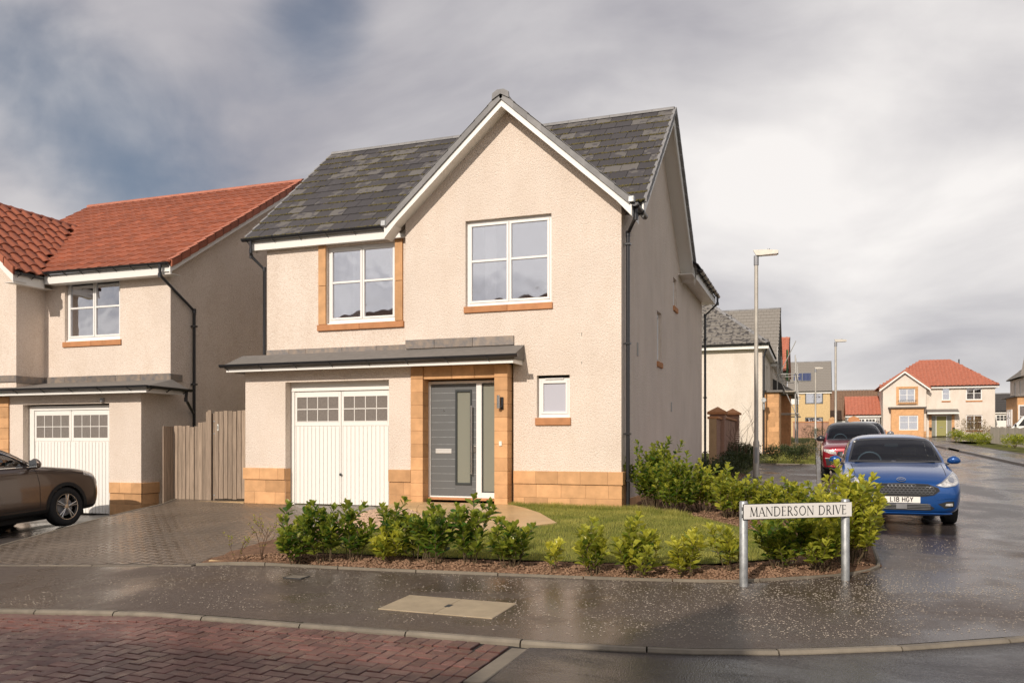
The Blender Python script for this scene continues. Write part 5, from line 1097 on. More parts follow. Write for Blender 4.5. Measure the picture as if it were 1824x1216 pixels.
def extra_E():
    w = MB(); wall(w, front(77.4), 9.55, 13.45, 1.8, 6.9, [(11.0, 12.46, 5.45, 6.8)]); w.quad((9.55, 77.4, 6.9), (13.45, 77.4, 6.9), (11.5, 77.4, 8.35)); wall(w, rside(13.45), 77.4, 78, 1.8, 6.9); wall(w, lside(9.55), 77.4, 78, 1.8, 6.9); part('gable_wall', w, 'pale_render', E_)
    R = MB().quad((9.2, 77.1, 6.72), (11.5, 77.1, 8.5), (11.5, 80.2, 8.5), (9.2, 78, 6.72)); R.quad((13.8, 77.1, 6.72), (13.8, 78, 6.72), (11.5, 80.2, 8.5), (11.5, 77.1, 8.5)); r = part('gable_roof', R, 'terracotta_tile', E_)
    for s in (-1, 1):
        pts = [(11.5+s*2.35, 6.70), (11.5, 8.52), (11.5, 8.68), (11.5+s*2.35, 6.86)]; link('verge', MB().prism(pts, 77.03, 77.12, 'y').mesh('verge', 'red_ridge'), r)
        pts = [(11.5+s*2.3, 6.52), (11.5, 8.33), (11.5, 8.51), (11.5+s*2.3, 6.70)]; link('bargeboard', MB().prism(pts, 77.06, 77.10, 'y').mesh('bargeboard', 'white_fascia'), r)
    window(E_, front(77.46), 11.0, 12.46, 5.45, 6.8, vent=False, curtain=((0, 1, .1),))
    for a, b, c_, d_ in ((10.75, 11.0, 5.2, 7.0), (12.46, 12.71, 5.2, 7.0), (11.0, 12.46, 6.8, 7.0), (11.0, 12.46, 5.2, 5.43)): part('surround_stone', MB().box(a, b, 77.34, 77.42, c_, d_, .005), 'sandstone', E_)
    q = MB(); 
    for k in range(9): q.box(10.95+k*.19, 10.96+k*.19, 77.2, 77.22, 5.3, 5.62)
    q.box(10.9, 12.55, 77.19, 77.23, 5.6, 5.64); q.box(10.9, 12.55, 77.19, 77.23, 5.27, 5.31); part('balcony_rail', q, 'black_plastic', E_)
    w = MB(); wall(w, front(76.7), 10.25, 13.15, 1.8, 4.85, [(10.95, 12.66, 2.68, 4.14)]); wall(w, rside(13.15), 76.7, 77.4, 1.8, 4.85); wall(w, lside(10.25), 76.7, 77.4, 1.8, 4.85); part('bay_wall', w, 'sandstone', E_)
    part('bay_roof', MB().box(10.0, 13.4, 76.45, 77.39, 4.85, 4.97, .01), 'roof_felt', E_); window(E_, front(76.76), 10.95, 12.66, 2.68, 4.14, vent=False, curtain=((0, 1, .1),))
    part('olive_door', MB().box(14.43, 15.28, 78.03, 78.08, 2.12, 4.05, .005), 'olive_door', E_); part('door_frame', MB().box(14.35, 14.42, 78.0, 78.1, 2.1, 4.1).box(15.29, 15.36, 78, 78.1, 2.1, 4.1).box(14.42, 15.29, 78, 78.1, 4.06, 4.1), 'white_upvc', E_)
    part('side_light', MB().box(14.0, 14.34, 78.05, 78.07, 2.1, 4.1).box(15.37, 15.75, 78.05, 78.07, 2.1, 4.1), 'olive_glass', E_)
    part('letter_plate', MB().box(14.7, 15.0, 78.0, 78.03, 2.95, 3.0), 'steel', E_)
    for a, b in ((13.75, 13.99), (15.76, 16.0)): stones(E_, front(77.95), a, b, 1.95, 4.2, .24, 9, -.02, .04, seed=61)
    part('door_canopy', MB().prism([(77.0, 4.42), (77.95, 4.75), (77.95, 4.42)], 13.5, 16.3, 'x'), 'roof_felt', E_); part('canopy_fascia', MB().box(13.5, 16.3, 77.0, 77.95, 4.25, 4.419, .01), 'white_fascia', E_)
    for a, b in ((9.56, 10.24), (13.16, 13.44)): stones(E_, front(77.38), a, b, 1.9, 2.6, .24, .5, -.03, .02, seed=62)
    q = MB(); q.tube([(16.9, 81.5, 9.2), (16.9, 81.5, 9.9)], .06, 8); part('roof_vent', q, 'black_plastic', E_)
    for x in (13.86, 15.9):
        q = MB(); q.tube([(x, 77.75, 2.75), (x, 77.75, 2.95)], [.10, .13], 8); b_ = part('hanging_basket', q, 'drain', E_)
extra_E()
G = far_house('red_roof_garage', 'small garage with red roof and white door behind the parked cars', 6.3, 9.45, 80, 85.5, 2.05, 4.3, 6.3, 'interior_pale', 'terracotta_tile', kind='pan', ov=.15, group='garages at the end of the street', walls={'front': [(7.0, 9.1, 1.9, 3.98)]})
def far_garage_door(H, x0, x1, y, z0, z1):
    d = part('garage_door', MB().box(x0, x1, y, y+.05, z0, z1), 'garage_white', H); n = 6; w = (x1-x0-.3)/n
    for k in range(n):
        for j in range(2): a = x0+.1+k*w+(.1 if k >= n/2 else 0); link('pane', MB().box(a+.03, a+w-.03, y-.012, y-.002, z1-.62+j*.27, z1-.39+j*.27).mesh('pane', 'drain'), d)
far_garage_door(G, 7.0, 9.1, 80.06, 2.0, 3.98)
K2 = far_house('slate_garage', 'grey slate roofed garage right of the cream house', 19.9, 24, 84, 89.5, 2.2, 4.65, 6.6, 'pale_render', 'far_grey_tile', ov=.15, group='garages at the end of the street', walls={'front': [(20.6, 22.9, 2, 4.35)]})
far_garage_door(K2, 20.6, 22.9, 84.06, 2.0, 4.35)
Bn = far_house('brown_roof_house', 'long brown roofed building far behind the red garage', 5.2, 14, 99, 106, 2.3, 4.2, 8.1, 'brick_wall', 'brown_tile', kind='pan', ov=.3)
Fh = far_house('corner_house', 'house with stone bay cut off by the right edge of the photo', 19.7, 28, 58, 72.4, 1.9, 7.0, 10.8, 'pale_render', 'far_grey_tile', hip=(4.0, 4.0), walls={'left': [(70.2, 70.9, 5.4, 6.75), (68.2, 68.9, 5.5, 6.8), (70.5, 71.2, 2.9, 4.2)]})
for a, b, c_, d_ in ((70.2, 70.9, 5.4, 6.75), (68.2, 68.9, 5.5, 6.8), (70.5, 71.2, 2.9, 4.2)):
    window(Fh, lside(19.78), a, b, c_, d_, cols=1, vent=False); sill(Fh, lside(19.7), a, b, c_-.03, .15, .06, 1)
part('bay_wall', MB().box(18.9, 19.69, 65.5, 69.8, 1.6, 5.3), 'sandstone', Fh); part('bay_roof', MB().box(18.7, 19.69, 65.3, 70.9, 5.3, 5.42), 'roof_felt', Fh)
window(Fh, front(65.42), 18.95, 19.6, 2.6, 4.6, cols=1, vent=False, cill=False); window(Fh, lside(18.82), 67.3, 69.2, 2.9, 4.3, cols=2, vent=False)
part('front_gable', MB().prism([(62.9, 7.0), (66.9, 7.0), (64.9, 9.3)], 19.39, 22.5, 'x'), 'pale_render', Fh)
# brick garden wall with capped piers beyond our back corner
def garden_wall():
    root = thing('garden_wall', 'brown brick garden wall with capped piers beyond the house corner', 'wall', (.3, 15, .6)); off = -Vector(root.location)
    def run(x, ya, yb, z0, z1, th=.11):
        o = link('wall_core', MB().box(x-th+.004, x+th-.004, ya, yb, z0, z1).mesh('wall_core', 'mortar'), root); o.location = off
        V = MB(); z = z0; k = 0
        while z < z1-.02:
            y = ya-(.11 if k % 2 else 0)
            while y < yb:
                a, b = max(y, ya)+.005, min(y+.215, yb)-.005
                if b-a > .03: V.box(x-th-.002, x+th+.002, a, b, z+.004, min(z+.071, z1))
                y += .225
            z += .075; k += 1
        o = link('brick_courses', V.mesh('brick_courses', 'brick_wall', fix=False), root); o.location = off; o['kind'] = 'stuff'
        o = link('coping', MB().box(x-th-.05, x+th+.05, ya, yb, z1+.001, z1+.07, .01).mesh('coping', 'red_sandstone_sill'), root); o.location = off
    def pier(x, y, z0, z1):
        V = MB(); z = z0; k = 0
        while z < z1-.02:
            for s in range(2):
                a = x-.225+s*.225; V.box(a+.004, a+.221, y-.225, y+.225, z+.004, z+.071) if k % 2 else V.box(x-.225, x+.225, y-.225+s*.225+.004, y-.225+s*.225+.221, z+.004, z+.071)
            z += .075; k += 1
        o = link('pier', V.mesh('pier', 'brick_wall', fix=False), root); o.location = off
        cp_ = MB().add([(x-.29, y-.29, z1), (x+.29, y-.29, z1), (x+.29, y+.29, z1), (x-.29, y+.29, z1), (x-.29, y-.29, z1+.07), (x+.29, y-.29, z1+.07), (x+.29, y+.29, z1+.07), (x-.29, y+.29, z1+.07), (x, y, z1+.24)], [(0, 3, 2, 1), (0, 1, 5, 4), (1, 2, 6, 5), (2, 3, 7, 6), (3, 0, 4, 7), (4, 5, 8), (5, 6, 8), (6, 7, 8), (7, 4, 8)])
        o = link('pier_cap', cp_.mesh('pier_cap', 'red_sandstone_sill'), root); o.location = off
    run(.28, 11.2, 12.3, .4, 2.28); pier(.28, 12.55, .4, 2.45); run(.28, 12.8, 17.4, .5, 2.34); pier(.28, 17.65, .5, 2.58)
garden_wall()
def end_wall():
    root = thing('boundary_wall', 'brown brick boundary wall with rounded pier below the yellow house', 'wall', (3, 66, 1.7)); off = -Vector(root.location)
    for nm, mb, m in (('wall_panel', MB().box(1.3, 4.3, 66, 66.22, 1.5, 3.3), 'brick_wall'), ('coping', MB().box(1.25, 4.3, 65.95, 66.27, 3.3, 3.38), 'red_sandstone_sill'), ('pier', MB().box(4.31, 4.9, 65.8, 66.4, 1.5, 3.5, .02).prism([(4.31, 3.5), (4.9, 3.5), (4.8, 3.68), (4.6, 3.76), (4.41, 3.68)], 65.8, 66.4, 'y'), 'sandstone'), ('wall_panel', MB().box(4.91, 9, 66, 66.22, 1.5, 2.6), 'brick_wall')):
        o = link(nm, mb.mesh(nm, m), root); o.location = off
    root = thing('arched_gate_pier', 'pinkish rounded wall end in front of the brown roof', 'wall', (7, 74, 1.9)); off = -Vector(root.location)
    o = link('pier', MB().prism([(6.1, 1.6), (7.3, 1.6), (7.3, 3.6), (7.1, 3.9), (6.7, 4.05), (6.3, 3.9), (6.1, 3.5)], 74, 74.4, 'y').mesh('pier', 'red_sandstone_sill'), root); o.location = off
end_wall()
def scaffold():
    root = thing('scaffold', 'metal scaffold with green netting on the far house front', 'scaffold', (1.6, 38, 1.0)); off = -Vector(root.location)
    xs = (1.15, 2.1)
    for y in (35.2, 37.2, 41.0, 43.0):
        for x in xs:
            q = MB(); q.tube([(x, y, .9), (x, y, 6.9 if x < 1.5 else 6.4)], .028, 6); o = link('pole', q.mesh('pole', 'scaffold'), root); o.location = off
    for z in (3.2, 4.4, 5.4):
        for x in xs: q = MB(); q.tube([(x, 34.9, z), (x, 43.3, z)], .025, 6); o = link('rail', q.mesh('rail', 'scaffold'), root); o.location = off
        for y in (35.2, 37.2, 41.0, 43.0): q = MB(); q.tube([(1.0, y, z-.05), (2.3, y, z-.05)], .025, 6); o = link('rail', q.mesh('rail', 'scaffold'), root); o.location = off
    for z in (4.35, ): o = link('deck_board', MB().box(1.15, 2.1, 35, 43.2, z, z+.05).mesh('deck_board', 'wood_pale'), root); o.location = off
    for a, b in (((2.1, 35.2, 3.2), (1.15, 35.2, 5.4)), ((1.15, 37.2, 5.4), (2.1, 37.2, 7.4))): q = MB(); q.tube([a, b], .027, 6); o = link('brace', q.mesh('brace', 'scaffold'), root); o.location = off
    q = MB(); q.box(1.45, 1.56, 41.0, 41.04, 5.4, 7.3); o = link('netting', q.mesh('netting', 'green_net'), root); o.location = off
scaffold()
# the houses on our side of the road; they stand behind the viewpoint and throw the shadow over the road
def opposite():
    H = thing('opposite_house', 'cream house across the road, known by its long ridge shadow', 'house', (-9, -23, 0), absolute=True, group='houses across the road')
    x0, x1 = -22, -1.12
    part('wall', MB().box(x0, x1, -26.2, -20.2, -.4, 5.3).prism([(-26.2, 5.31), (-20.2, 5.31), (-23.2, 8.1)], x0, x1, 'x'), 'cream_roughcast', H)
    part('roof', MB().prism([(-26.6, 5.15), (-19.8, 5.15), (-23.2, 8.38)], x0-.2, x1+.15, 'x'), 'brown_tile', H)
    part('door', MB().box(-8, -7, -20.19, -20.14, .1, 2.1), 'door_grey', H)
    for xa in (-18, -13, -5): window(H, lambda a, d, z: (a, -20.13-d, z), xa, xa+1.6, 3.6, 4.9)
    H = thing('opposite_gable_house', 'cream gabled house across the road, known by its pointed shadow', 'house', (.6, -23, 0), absolute=True, group='houses across the road')
    X, hw = .60, 1.20
    part('wall', MB().box(-.6, 6.5, -27, -19.0, -.4, 4.2).prism([(-27, 4.21), (-19.0, 4.21), (-23, 6.3)], -.6, 6.5, 'x'), 'cream_roughcast', H)
    part('roof', MB().prism([(-27.4, 4.05), (-18.9, 4.05), (-23.1, 6.5)], -.75, 6.65, 'x'), 'brown_tile', H)
    part('gable_tower', MB().box(X-hw+.15, X+hw-.15, -22.0, -18.6, -.4, 4.95), 'cream_roughcast', H)
    part('tower_roof', MB().prism([(X-hw, 4.9), (X+hw, 4.9), (X, 7.42)], -22.2, -18.6, 'y'), 'brown_tile', H)
    window(H, lambda a, d, z: (a, -18.5-d, z), X-.6, X+.6, 3.2, 4.5)
opposite()
# street fence at the right, van, lamp posts
def picket():
    root = thing('picket_fence', 'pale timber fence at the right edge, behind green shrubs', 'fence', (15.5, 50, 1.3)); off = -Vector(root.location)
    n = 0; y = 46.0
    while y < 57.2:
        z = gz(15.5, y); mb = MB().box(15.49, 15.51, y, y+.095, z-.1, z+1.12+.03*math.sin(y*3), .004); o = link('picket', mb.mesh('picket', 'wood_pale'), root); o.location = off; y += .125
    y = 46
    for h in (.35, .95): q = MB().box(15.512, 15.55, 46, 57.3, gz(15.5, 51)+h-.04, gz(15.5, 51)+h+.04); o = link('rail', q.mesh('rail', 'wood_pale'), root); o.location = off
picket()
def lamp_post(x, y, h, label, zsplit=None, r=.06):
    z = gz(x, y); root = thing('lamp_post', label, 'street lamp', (x, y, z), 0, 'street lamps')
    q = MB(); q.smooth = True; q.lathe([(r*1.45, -.1), (r*1.45, 1.0), (r, 1.06), (r*.95, h*.5), (r*.9, h-.25), (0, h-.24)], n=16); link('pole', q.mesh('pole', 'lamp_upper'), root)
    link('door_panel', MB().box(-.04, .04, -r*1.45-.006, -r*1.3, .4, .85, .003).mesh('door_panel', 'lamp_post_grey'), root)
    q = MB(); q.smooth = True; q.lathe([(r*1.15, h-.32), (r*1.15, h-.05), (0, h-.04)], n=14); link('collar', q.mesh('collar', 'lamp_post_grey'), root)
    q = MB().prism([(-.08, h+.10), (.28, h+.09), (.60, h+.05), (.60, h-.04), (.12, h-.06), (.0, h-.05)], -.10, .10, 'y'); link('lamp_head', q.mesh('lamp_head', 'lamp_upper'), root)
    link('photocell', MB().lathe([(.0, h+.13), (.03, h+.13), (.03, h+.08)], (.34, 0, 0), n=10).mesh('photocell', 'galvanised'), root)
    link('lens', MB().box(.16, .56, -.08, .08, h-.062, h-.048).mesh('lens', 'frosted_glass'), root)
lamp_post(1.53, 10.85, 6.35, 'tallest grey street lamp at the pavement edge by the house corner')
lamp_post(4.24+.05, 39.45, 6.3, 'pale street lamp right of the yellow brick house', r=.07)
lamp_post(3.2, 62.0, 6.0, 'thin short street lamp directly before the yellow brick house', r=.07)
# ---------------------------------------------------------------- plants
def laurel(label, x, y, h, w, yellow=.4, seed=0, stems=7, leaf=.125, name='laurel_bush', dens=1.0, zf=soil_z, group='laurel bushes round the front garden', m='laurel', lean=(0, 0), spread=.5):
    rng = random.Random(seed); z0 = zf(x, y)-.01; root = thing(name, label, 'shrub', (x, y, z0), 0, group)
    V = []; F = []; T = []; ST = MB(); L5 = [0, .28, .58, .82, 1.0]; W5 = [.10, .80, 1.0, .62, .02]
    def add_leaf(p, d, L_, tint):
        d = d.normalized(); s = d.cross(Vector((0, 0, 1)));
        if s.length < .05: s = Vector((1, 0, 0))
        s.normalize(); s = (Matrix.Rotation(rng.uniform(-.8, .8), 3, d) @ s); n = s.cross(d); wd = L_*rng.uniform(.17, .22); b = len(V); fold = rng.uniform(.15, .45)
        for t, k in zip(L5, W5):
            c = p+d*(L_*t)-Vector((0, 0, 1))*(L_*.32*t*t)*rng.uniform(.6, 1.2); e = s*(wd*k); u = n*(wd*k*fold)
            V.append(c); V.append(c+e+u); V.append(c-e+u); T.extend([tint*.9, tint, tint])
        for i in range(4):
            a = b+i*3; F.append((a, a+1, a+4, a+3)); F.append((a+2, a, a+3, a+5))
    def shoot(p, d, L_, r, depth):
        n = max(3, int(L_/.05)); pts = [p.copy()]; q = p.copy(); dd = d.normalized()
        for i in range(n):
            dd = (dd+Vector((rng.uniform(-.10, .10), rng.uniform(-.10, .10), rng.uniform(.02, .14)))).normalized(); q = q+dd*(L_/n); pts.append(q.copy())
        ST.tube(pts, [r*(1-.6*i/n) for i in range(n+1)], 5, False)
        k = 0; step = .026/dens; s = (.28 if depth == 0 else .06)*L_; ang = rng.uniform(0, 6.28)
        while s < L_:
            i = min(int(s/L_*n), n-1); c = pts[i].lerp(pts[i+1], s/L_*n-i); ax = (pts[i+1]-pts[i]).normalized(); t = s/L_
            ang += 2.4; pr = Vector((math.cos(ang), math.sin(ang), 0)); up = .75+1.0*t**2
            dirn = (pr*(1.0)+ax*up); Lf = leaf*rng.uniform(.75, 1.15)*(.8+.35*math.sin(t*3)); top = max(0, t-.55)
            tint = min(1, max(0, yellow*.75+rng.gauss(0, .2)+top*.55*yellow+(.25 if rng.random() < .08 else 0)))
            add_leaf(c, dirn, Lf, tint); s += step*rng.uniform(.7, 1.3)
        for _ in range(4):
            ang += 1.57; add_leaf(pts[-1], Vector((math.cos(ang)*.45, math.sin(ang)*.45, 1)), leaf*rng.uniform(.7, 1.0), min(1, yellow*1.1+rng.gauss(.1, .1)))
        if depth < 1:
            for _ in range(3 if h > .8 else 2):
                i = rng.randrange(int(n*.25), n); a = rng.uniform(0, 6.28); shoot(pts[i].copy(), Vector((math.cos(a)*.9, math.sin(a)*.9, .9)), L_*rng.uniform(.3, .5), r*.6, depth+1)
    for k in range(stems):
        a = 6.283*k/stems+rng.uniform(-.5, .5); rr = w*.5*rng.uniform(.25, 1.0); p = Vector((math.cos(a)*rr*.35, math.sin(a)*rr*.35, 0)); hh = h*rng.uniform(.62, 1.0)*(1-.22*(rr/(w*.5))**2)
        d = Vector((math.cos(a)*rr*.75+lean[0], math.sin(a)*rr*.75+lean[1], hh)); shoot(p, d, max(.12, hh-.02), .007 if h > .5 else .005, 0)
    s = link('stem', ST.mesh('stem', 'stem', fix=False), root); s['kind'] = 'stuff'
    o = link('leaves', fast_mesh('leaves', [tuple(v) for v in V], F, m, T, smooth=True), root); o['kind'] = 'stuff'
    return root
B = [ # x, y, height, width, yellowness, stems, label
 (-2.39, -6.02, .70, .52, .28, 7, 'leftmost full laurel bush of the front hedge, beside the driveway'),
 (-2.08, -5.90, .74, .48, .22, 7, 'dark laurel bush with tall shoots, second from the driveway'),
 (-1.80, -5.78, .68, .44, .30, 6, 'laurel bush in front of the right half of the garage door'),
 (-1.42, -5.72, .40, .40, .75, 6, 'low yellowish laurel bush in the left half of the hedge'),
 (-1.52, -5.35, .74, .46, .30, 6, 'upright laurel bush hiding the gravel heap'),
 (-1.16, -5.50, .60, .44, .38, 6, 'laurel bush left of the pair before the front door'),
 (-.86, -5.62, .62, .50, .18, 8, 'darkest laurel bush of the hedge, before the front door'),
 (-.48, -5.55, .64, .46, .26, 7, 'laurel bush just left of the gap showing the lawn'),
 (.02, -5.58, .50, .42, .34, 8, 'rounded lone laurel bush in the middle of the lawn edge'),
 (.49, -5.57, .34, .18, .85, 2, 'smallest yellow laurel sapling in the hedge'),
 (.93, -5.55, .56, .42, .60, 6, 'laurel bush right of the smallest sapling'),
 (1.36, -5.48, .60, .56, .62, 7, 'broad yellow green laurel bush below the house corner'),
 (1.86, -5.36, .58, .44, .80, 6, 'yellowest laurel bush left of the street sign'),
 (2.26, -5.02, .52, .34, .66, 4, 'narrow laurel bush behind the left sign post'),
 (2.78, -4.70, .62, .60, .30, 11, 'dark laurel bush under the middle of the street sign'),
 (3.12, -4.62, .60, .56, .60, 10, 'laurel bush just left of the right sign post'),
 (3.42, -4.15, .92, .74, .82, 16, 'tall yellow laurel bush behind the right sign post'),
 (3.57, -3.55, .80, .62, .80, 14, 'laurel bush leaning over the kerb in front of the blue car'),
]
for i, (x, y, h, w, yl, st_, lb) in enumerate(B): laurel(lb, x, y, h*1.02, w*(1.12 if i < 16 else 1.0), yl*.92, 20+i, int(st_*1.3) if w > .3 else st_, lean=(.0, -.02), dens=1.25)
BB = [(.50, .35, 1.18, .95, .30, 20, 'big dark laurel bush against the side wall of the house'), (.95, -.35, .95, .75, .34, 14, 'bushy laurel at the front of the big dark one'), (1.35, .10, .78, .75, .62, 12, 'yellow laurel bush right of the big dark one'),
      (1.85, -.55, .74, .72, .60, 12, 'laurel bush in the side bed over the left end of the sign'), (2.3, -.55, .66, .7, .55, 12, 'laurel bush in the side bed behind the middle of the sign'), (2.72, -.9, .60, .6, .62, 10, 'low laurel bush in the side bed near the wet pavement'), (3.1, -1.6, .66, .62, .6, 10, 'laurel bush in the side bed behind the right end of the sign'), (3.4, -2.6, .62, .6, .66, 10, 'laurel bush at the outer corner of the side bed')]
for i, (x, y, h, w, yl, st_, lb) in enumerate(BB): laurel(lb, x, y, h, w*1.12, yl*.85, 60+i, int(st_*1.5), dens=1.2, leaf=.115)
def bare(label, x, y, h, seed, zf=soil_z, n=5, name='bare_shrub', group='leafless plants', budl=True):
    rng = random.Random(seed); root = thing(name, label, 'shrub', (x, y, zf(x, y)-.01), 0, group); M = MB(); V = []; F = []; T = []
    def tw(p, d, L_, r, k):
        q = p+d.normalized()*L_*.5+Vector((rng.uniform(-.02, .02), rng.uniform(-.02, .02), 0)); e = q+(d.normalized()+Vector((rng.uniform(-.2, .2), rng.uniform(-.2, .2), .15)))*L_*.5; M.tube([p, q, e], [r, r*.8, r*.4], 5, False)
        if budl:
            for c in (q, e):
                for _ in range(2 if k else 3):
                    a = rng.uniform(0, 6.28); b = len(V); l = .028; dd = Vector((math.cos(a), math.sin(a), .9)).normalized()*l; s = dd.cross(Vector((0, 0, 1))).normalized()*.007
                    V.extend([tuple(c), tuple(c+dd*.5+s), tuple(c+dd), tuple(c+dd*.5-s)]); F.append((b, b+1, b+2, b+3)); t = rng.uniform(.3, .8); T.extend([t]*4)
        if k < 2:
            for _ in range(2): a = rng.uniform(0, 6.28); tw(q.lerp(e, rng.random()), d.normalized()+Vector((math.cos(a)*.7, math.sin(a)*.7, .1)), L_*.55, r*.6, k+1)
    for i in range(n): a = rng.uniform(0, 6.28); tw(Vector((0, 0, 0)), Vector((math.cos(a)*.35, math.sin(a)*.35, 1)), h*rng.uniform(.6, 1)*.85, .005*(h/.4)**.5, 0)
    o = link('twigs', M.mesh('twigs', 'twig', fix=False), root); o['kind'] = 'stuff'
    if V: o = link('buds', fast_mesh('buds', V, F, 'laurel', T), root); o['kind'] = 'stuff'
bare('bare red twigged plant at the far left of the front bed', -3.13, -6.10, .36, 1, n=3)
bare('thin twiggy plant with few green leaves left of the hedge', -2.88, -5.98, .42, 2, n=4)
bare('tall leafless stems in front of the white house wall', .85, 13.6, 1.7, 3, zf=gz, n=9, budl=False)
def shrub(label, x, y, h, w, m='dark_shrub', seed=0, n=2600, leaf=.05, name='shrub', group='dark shrubs beside the pavement', zf=gz, flat=.6, cat='shrub'):
    """a crown of small leaf clumps with a ragged outline over a few stems"""
    rng = random.Random(seed); root = thing(name, label, cat, (x, y, zf(x, y)), 0, group); V = []; F = []; T = []; M = MB()
    for k in range(6): a = k*1.05; M.tube([(0, 0, -.02), (math.cos(a)*w*.2, math.sin(a)*w*.2, h*.5)], [.012, .005], 5, False)
    blobs = [(rng.uniform(-.32, .32)*w, rng.uniform(-.32, .32)*w, rng.uniform(.30, .72)*h, rng.uniform(.16, .30)*w) for _ in range(11)]
    for i in range(n):
        bx, by, bz, br = rng.choice(blobs); d = Vector((rng.gauss(0, 1), rng.gauss(0, 1), rng.gauss(0, 1))).normalized(); r = br*rng.uniform(.6, 1.15); p = Vector((bx, by, bz))+Vector((d.x*r, d.y*r, d.z*r*(h/w)*1.1))
        if p.z < .01: p.z = rng.uniform(.01, .12)
        l = leaf*rng.uniform(.6, 1.3); e = (d+Vector((rng.uniform(-.6, .6), rng.uniform(-.6, .6), .6))).normalized()*l; s = e.cross(Vector((rng.uniform(-1, 1), rng.uniform(-1, 1), 1))).normalized()*l*.3; b = len(V)
        V.extend([tuple(p), tuple(p+e*.5+s), tuple(p+e), tuple(p+e*.5-s)]); F.append((b, b+1, b+2, b+3)); t = min(1, max(0, rng.gauss(.45, .22))); T.extend([t]*4)
    o = link('stem', M.mesh('stem', 'stem', fix=False), root); o['kind'] = 'stuff'; o = link('leaves', fast_mesh('leaves', V, F, m, T), root); o['kind'] = 'stuff'
k = 0
for lb, x, y, h, w, m, n in (
 ('dark heathery shrub right behind the house downpipe', .55, 12.3, .75, 1.5, 'dark_shrub', 4500), ('dark low shrub left of the tall lamp post', .75, 9.6, .62, 1.5, 'dark_shrub', 4500), ('taller dark shrub against the brick garden wall', .72, 14.8, 1.05, 1.3, 'dark_shrub', 3500),
 ('green shrub just right of the tall lamp post', 1.0, 16.6, .85, 1.2, 'dark_shrub', 3000), ('olive shrub at the foot of the stone porch', 1.75, 18.9, .75, 1.2, 'dark_shrub', 2600), ('low green hedge plant at the end of the pavement', 2.5, 19.0, .70, 1.2, 'dark_shrub', 2600),
 ('dry straw coloured shrub left of the red car', 2.75, 21.5, .85, 1.2, 'dry_shrub', 2200), ('dark green shrub below the brick boundary wall', 3.1, 44, 1.35, 1.9, 'dark_shrub', 2200)):
    shrub(lb, x, y, h, w, m, 100+k, n); k += 1
for lb, x, y, h, w, m, n in (
 ('bright green bush beside the olive front door', 12.6, 52.5, 1.0, 1.5, 'laurel', 1800), ('yellow green bush right of the one by the olive door', 14.0, 55.5, .8, 1.5, 'laurel', 1500), ('bright green bush at the left end of the picket fence', 13.5, 48.6, .75, 1.35, 'laurel', 1600), ('bright green bush at the right edge below the fence', 14.3, 43.0, .8, 1.5, 'laurel', 2000),
 ('reddish leafless bush in front of the cream house', 15.3, 63, 1.9, 2.3, 'dry_shrub', 2200), ('brown hedge against the foot of the cream house', 18.2, 72, 1.1, 4.0, 'dry_shrub', 2600)):
    shrub(lb, x, y, h, w, m, 140+k, n, .085, group='bushes across the street'); k += 1
FG = [(1.3, 18.6), (3.1, 18.6), (3.1, 30), (1.3, 30)]
o = blades('verge_grass', FG, lambda x, y: gz(x, y)+.01, 9000, .05, .12, 'grass', 9); tag(o, 'grass verge beyond the end of the pavement', 'grass')

# ---------------------------------------------------------------- lettering, sign
def arc(cx, cy, rx, ry, a0, a1, n=10): return [(cx+rx*math.cos(math.radians(a0+(a1-a0)*i/n)), cy+ry*math.sin(math.radians(a0+(a1-a0)*i/n))) for i in range(n+1)]
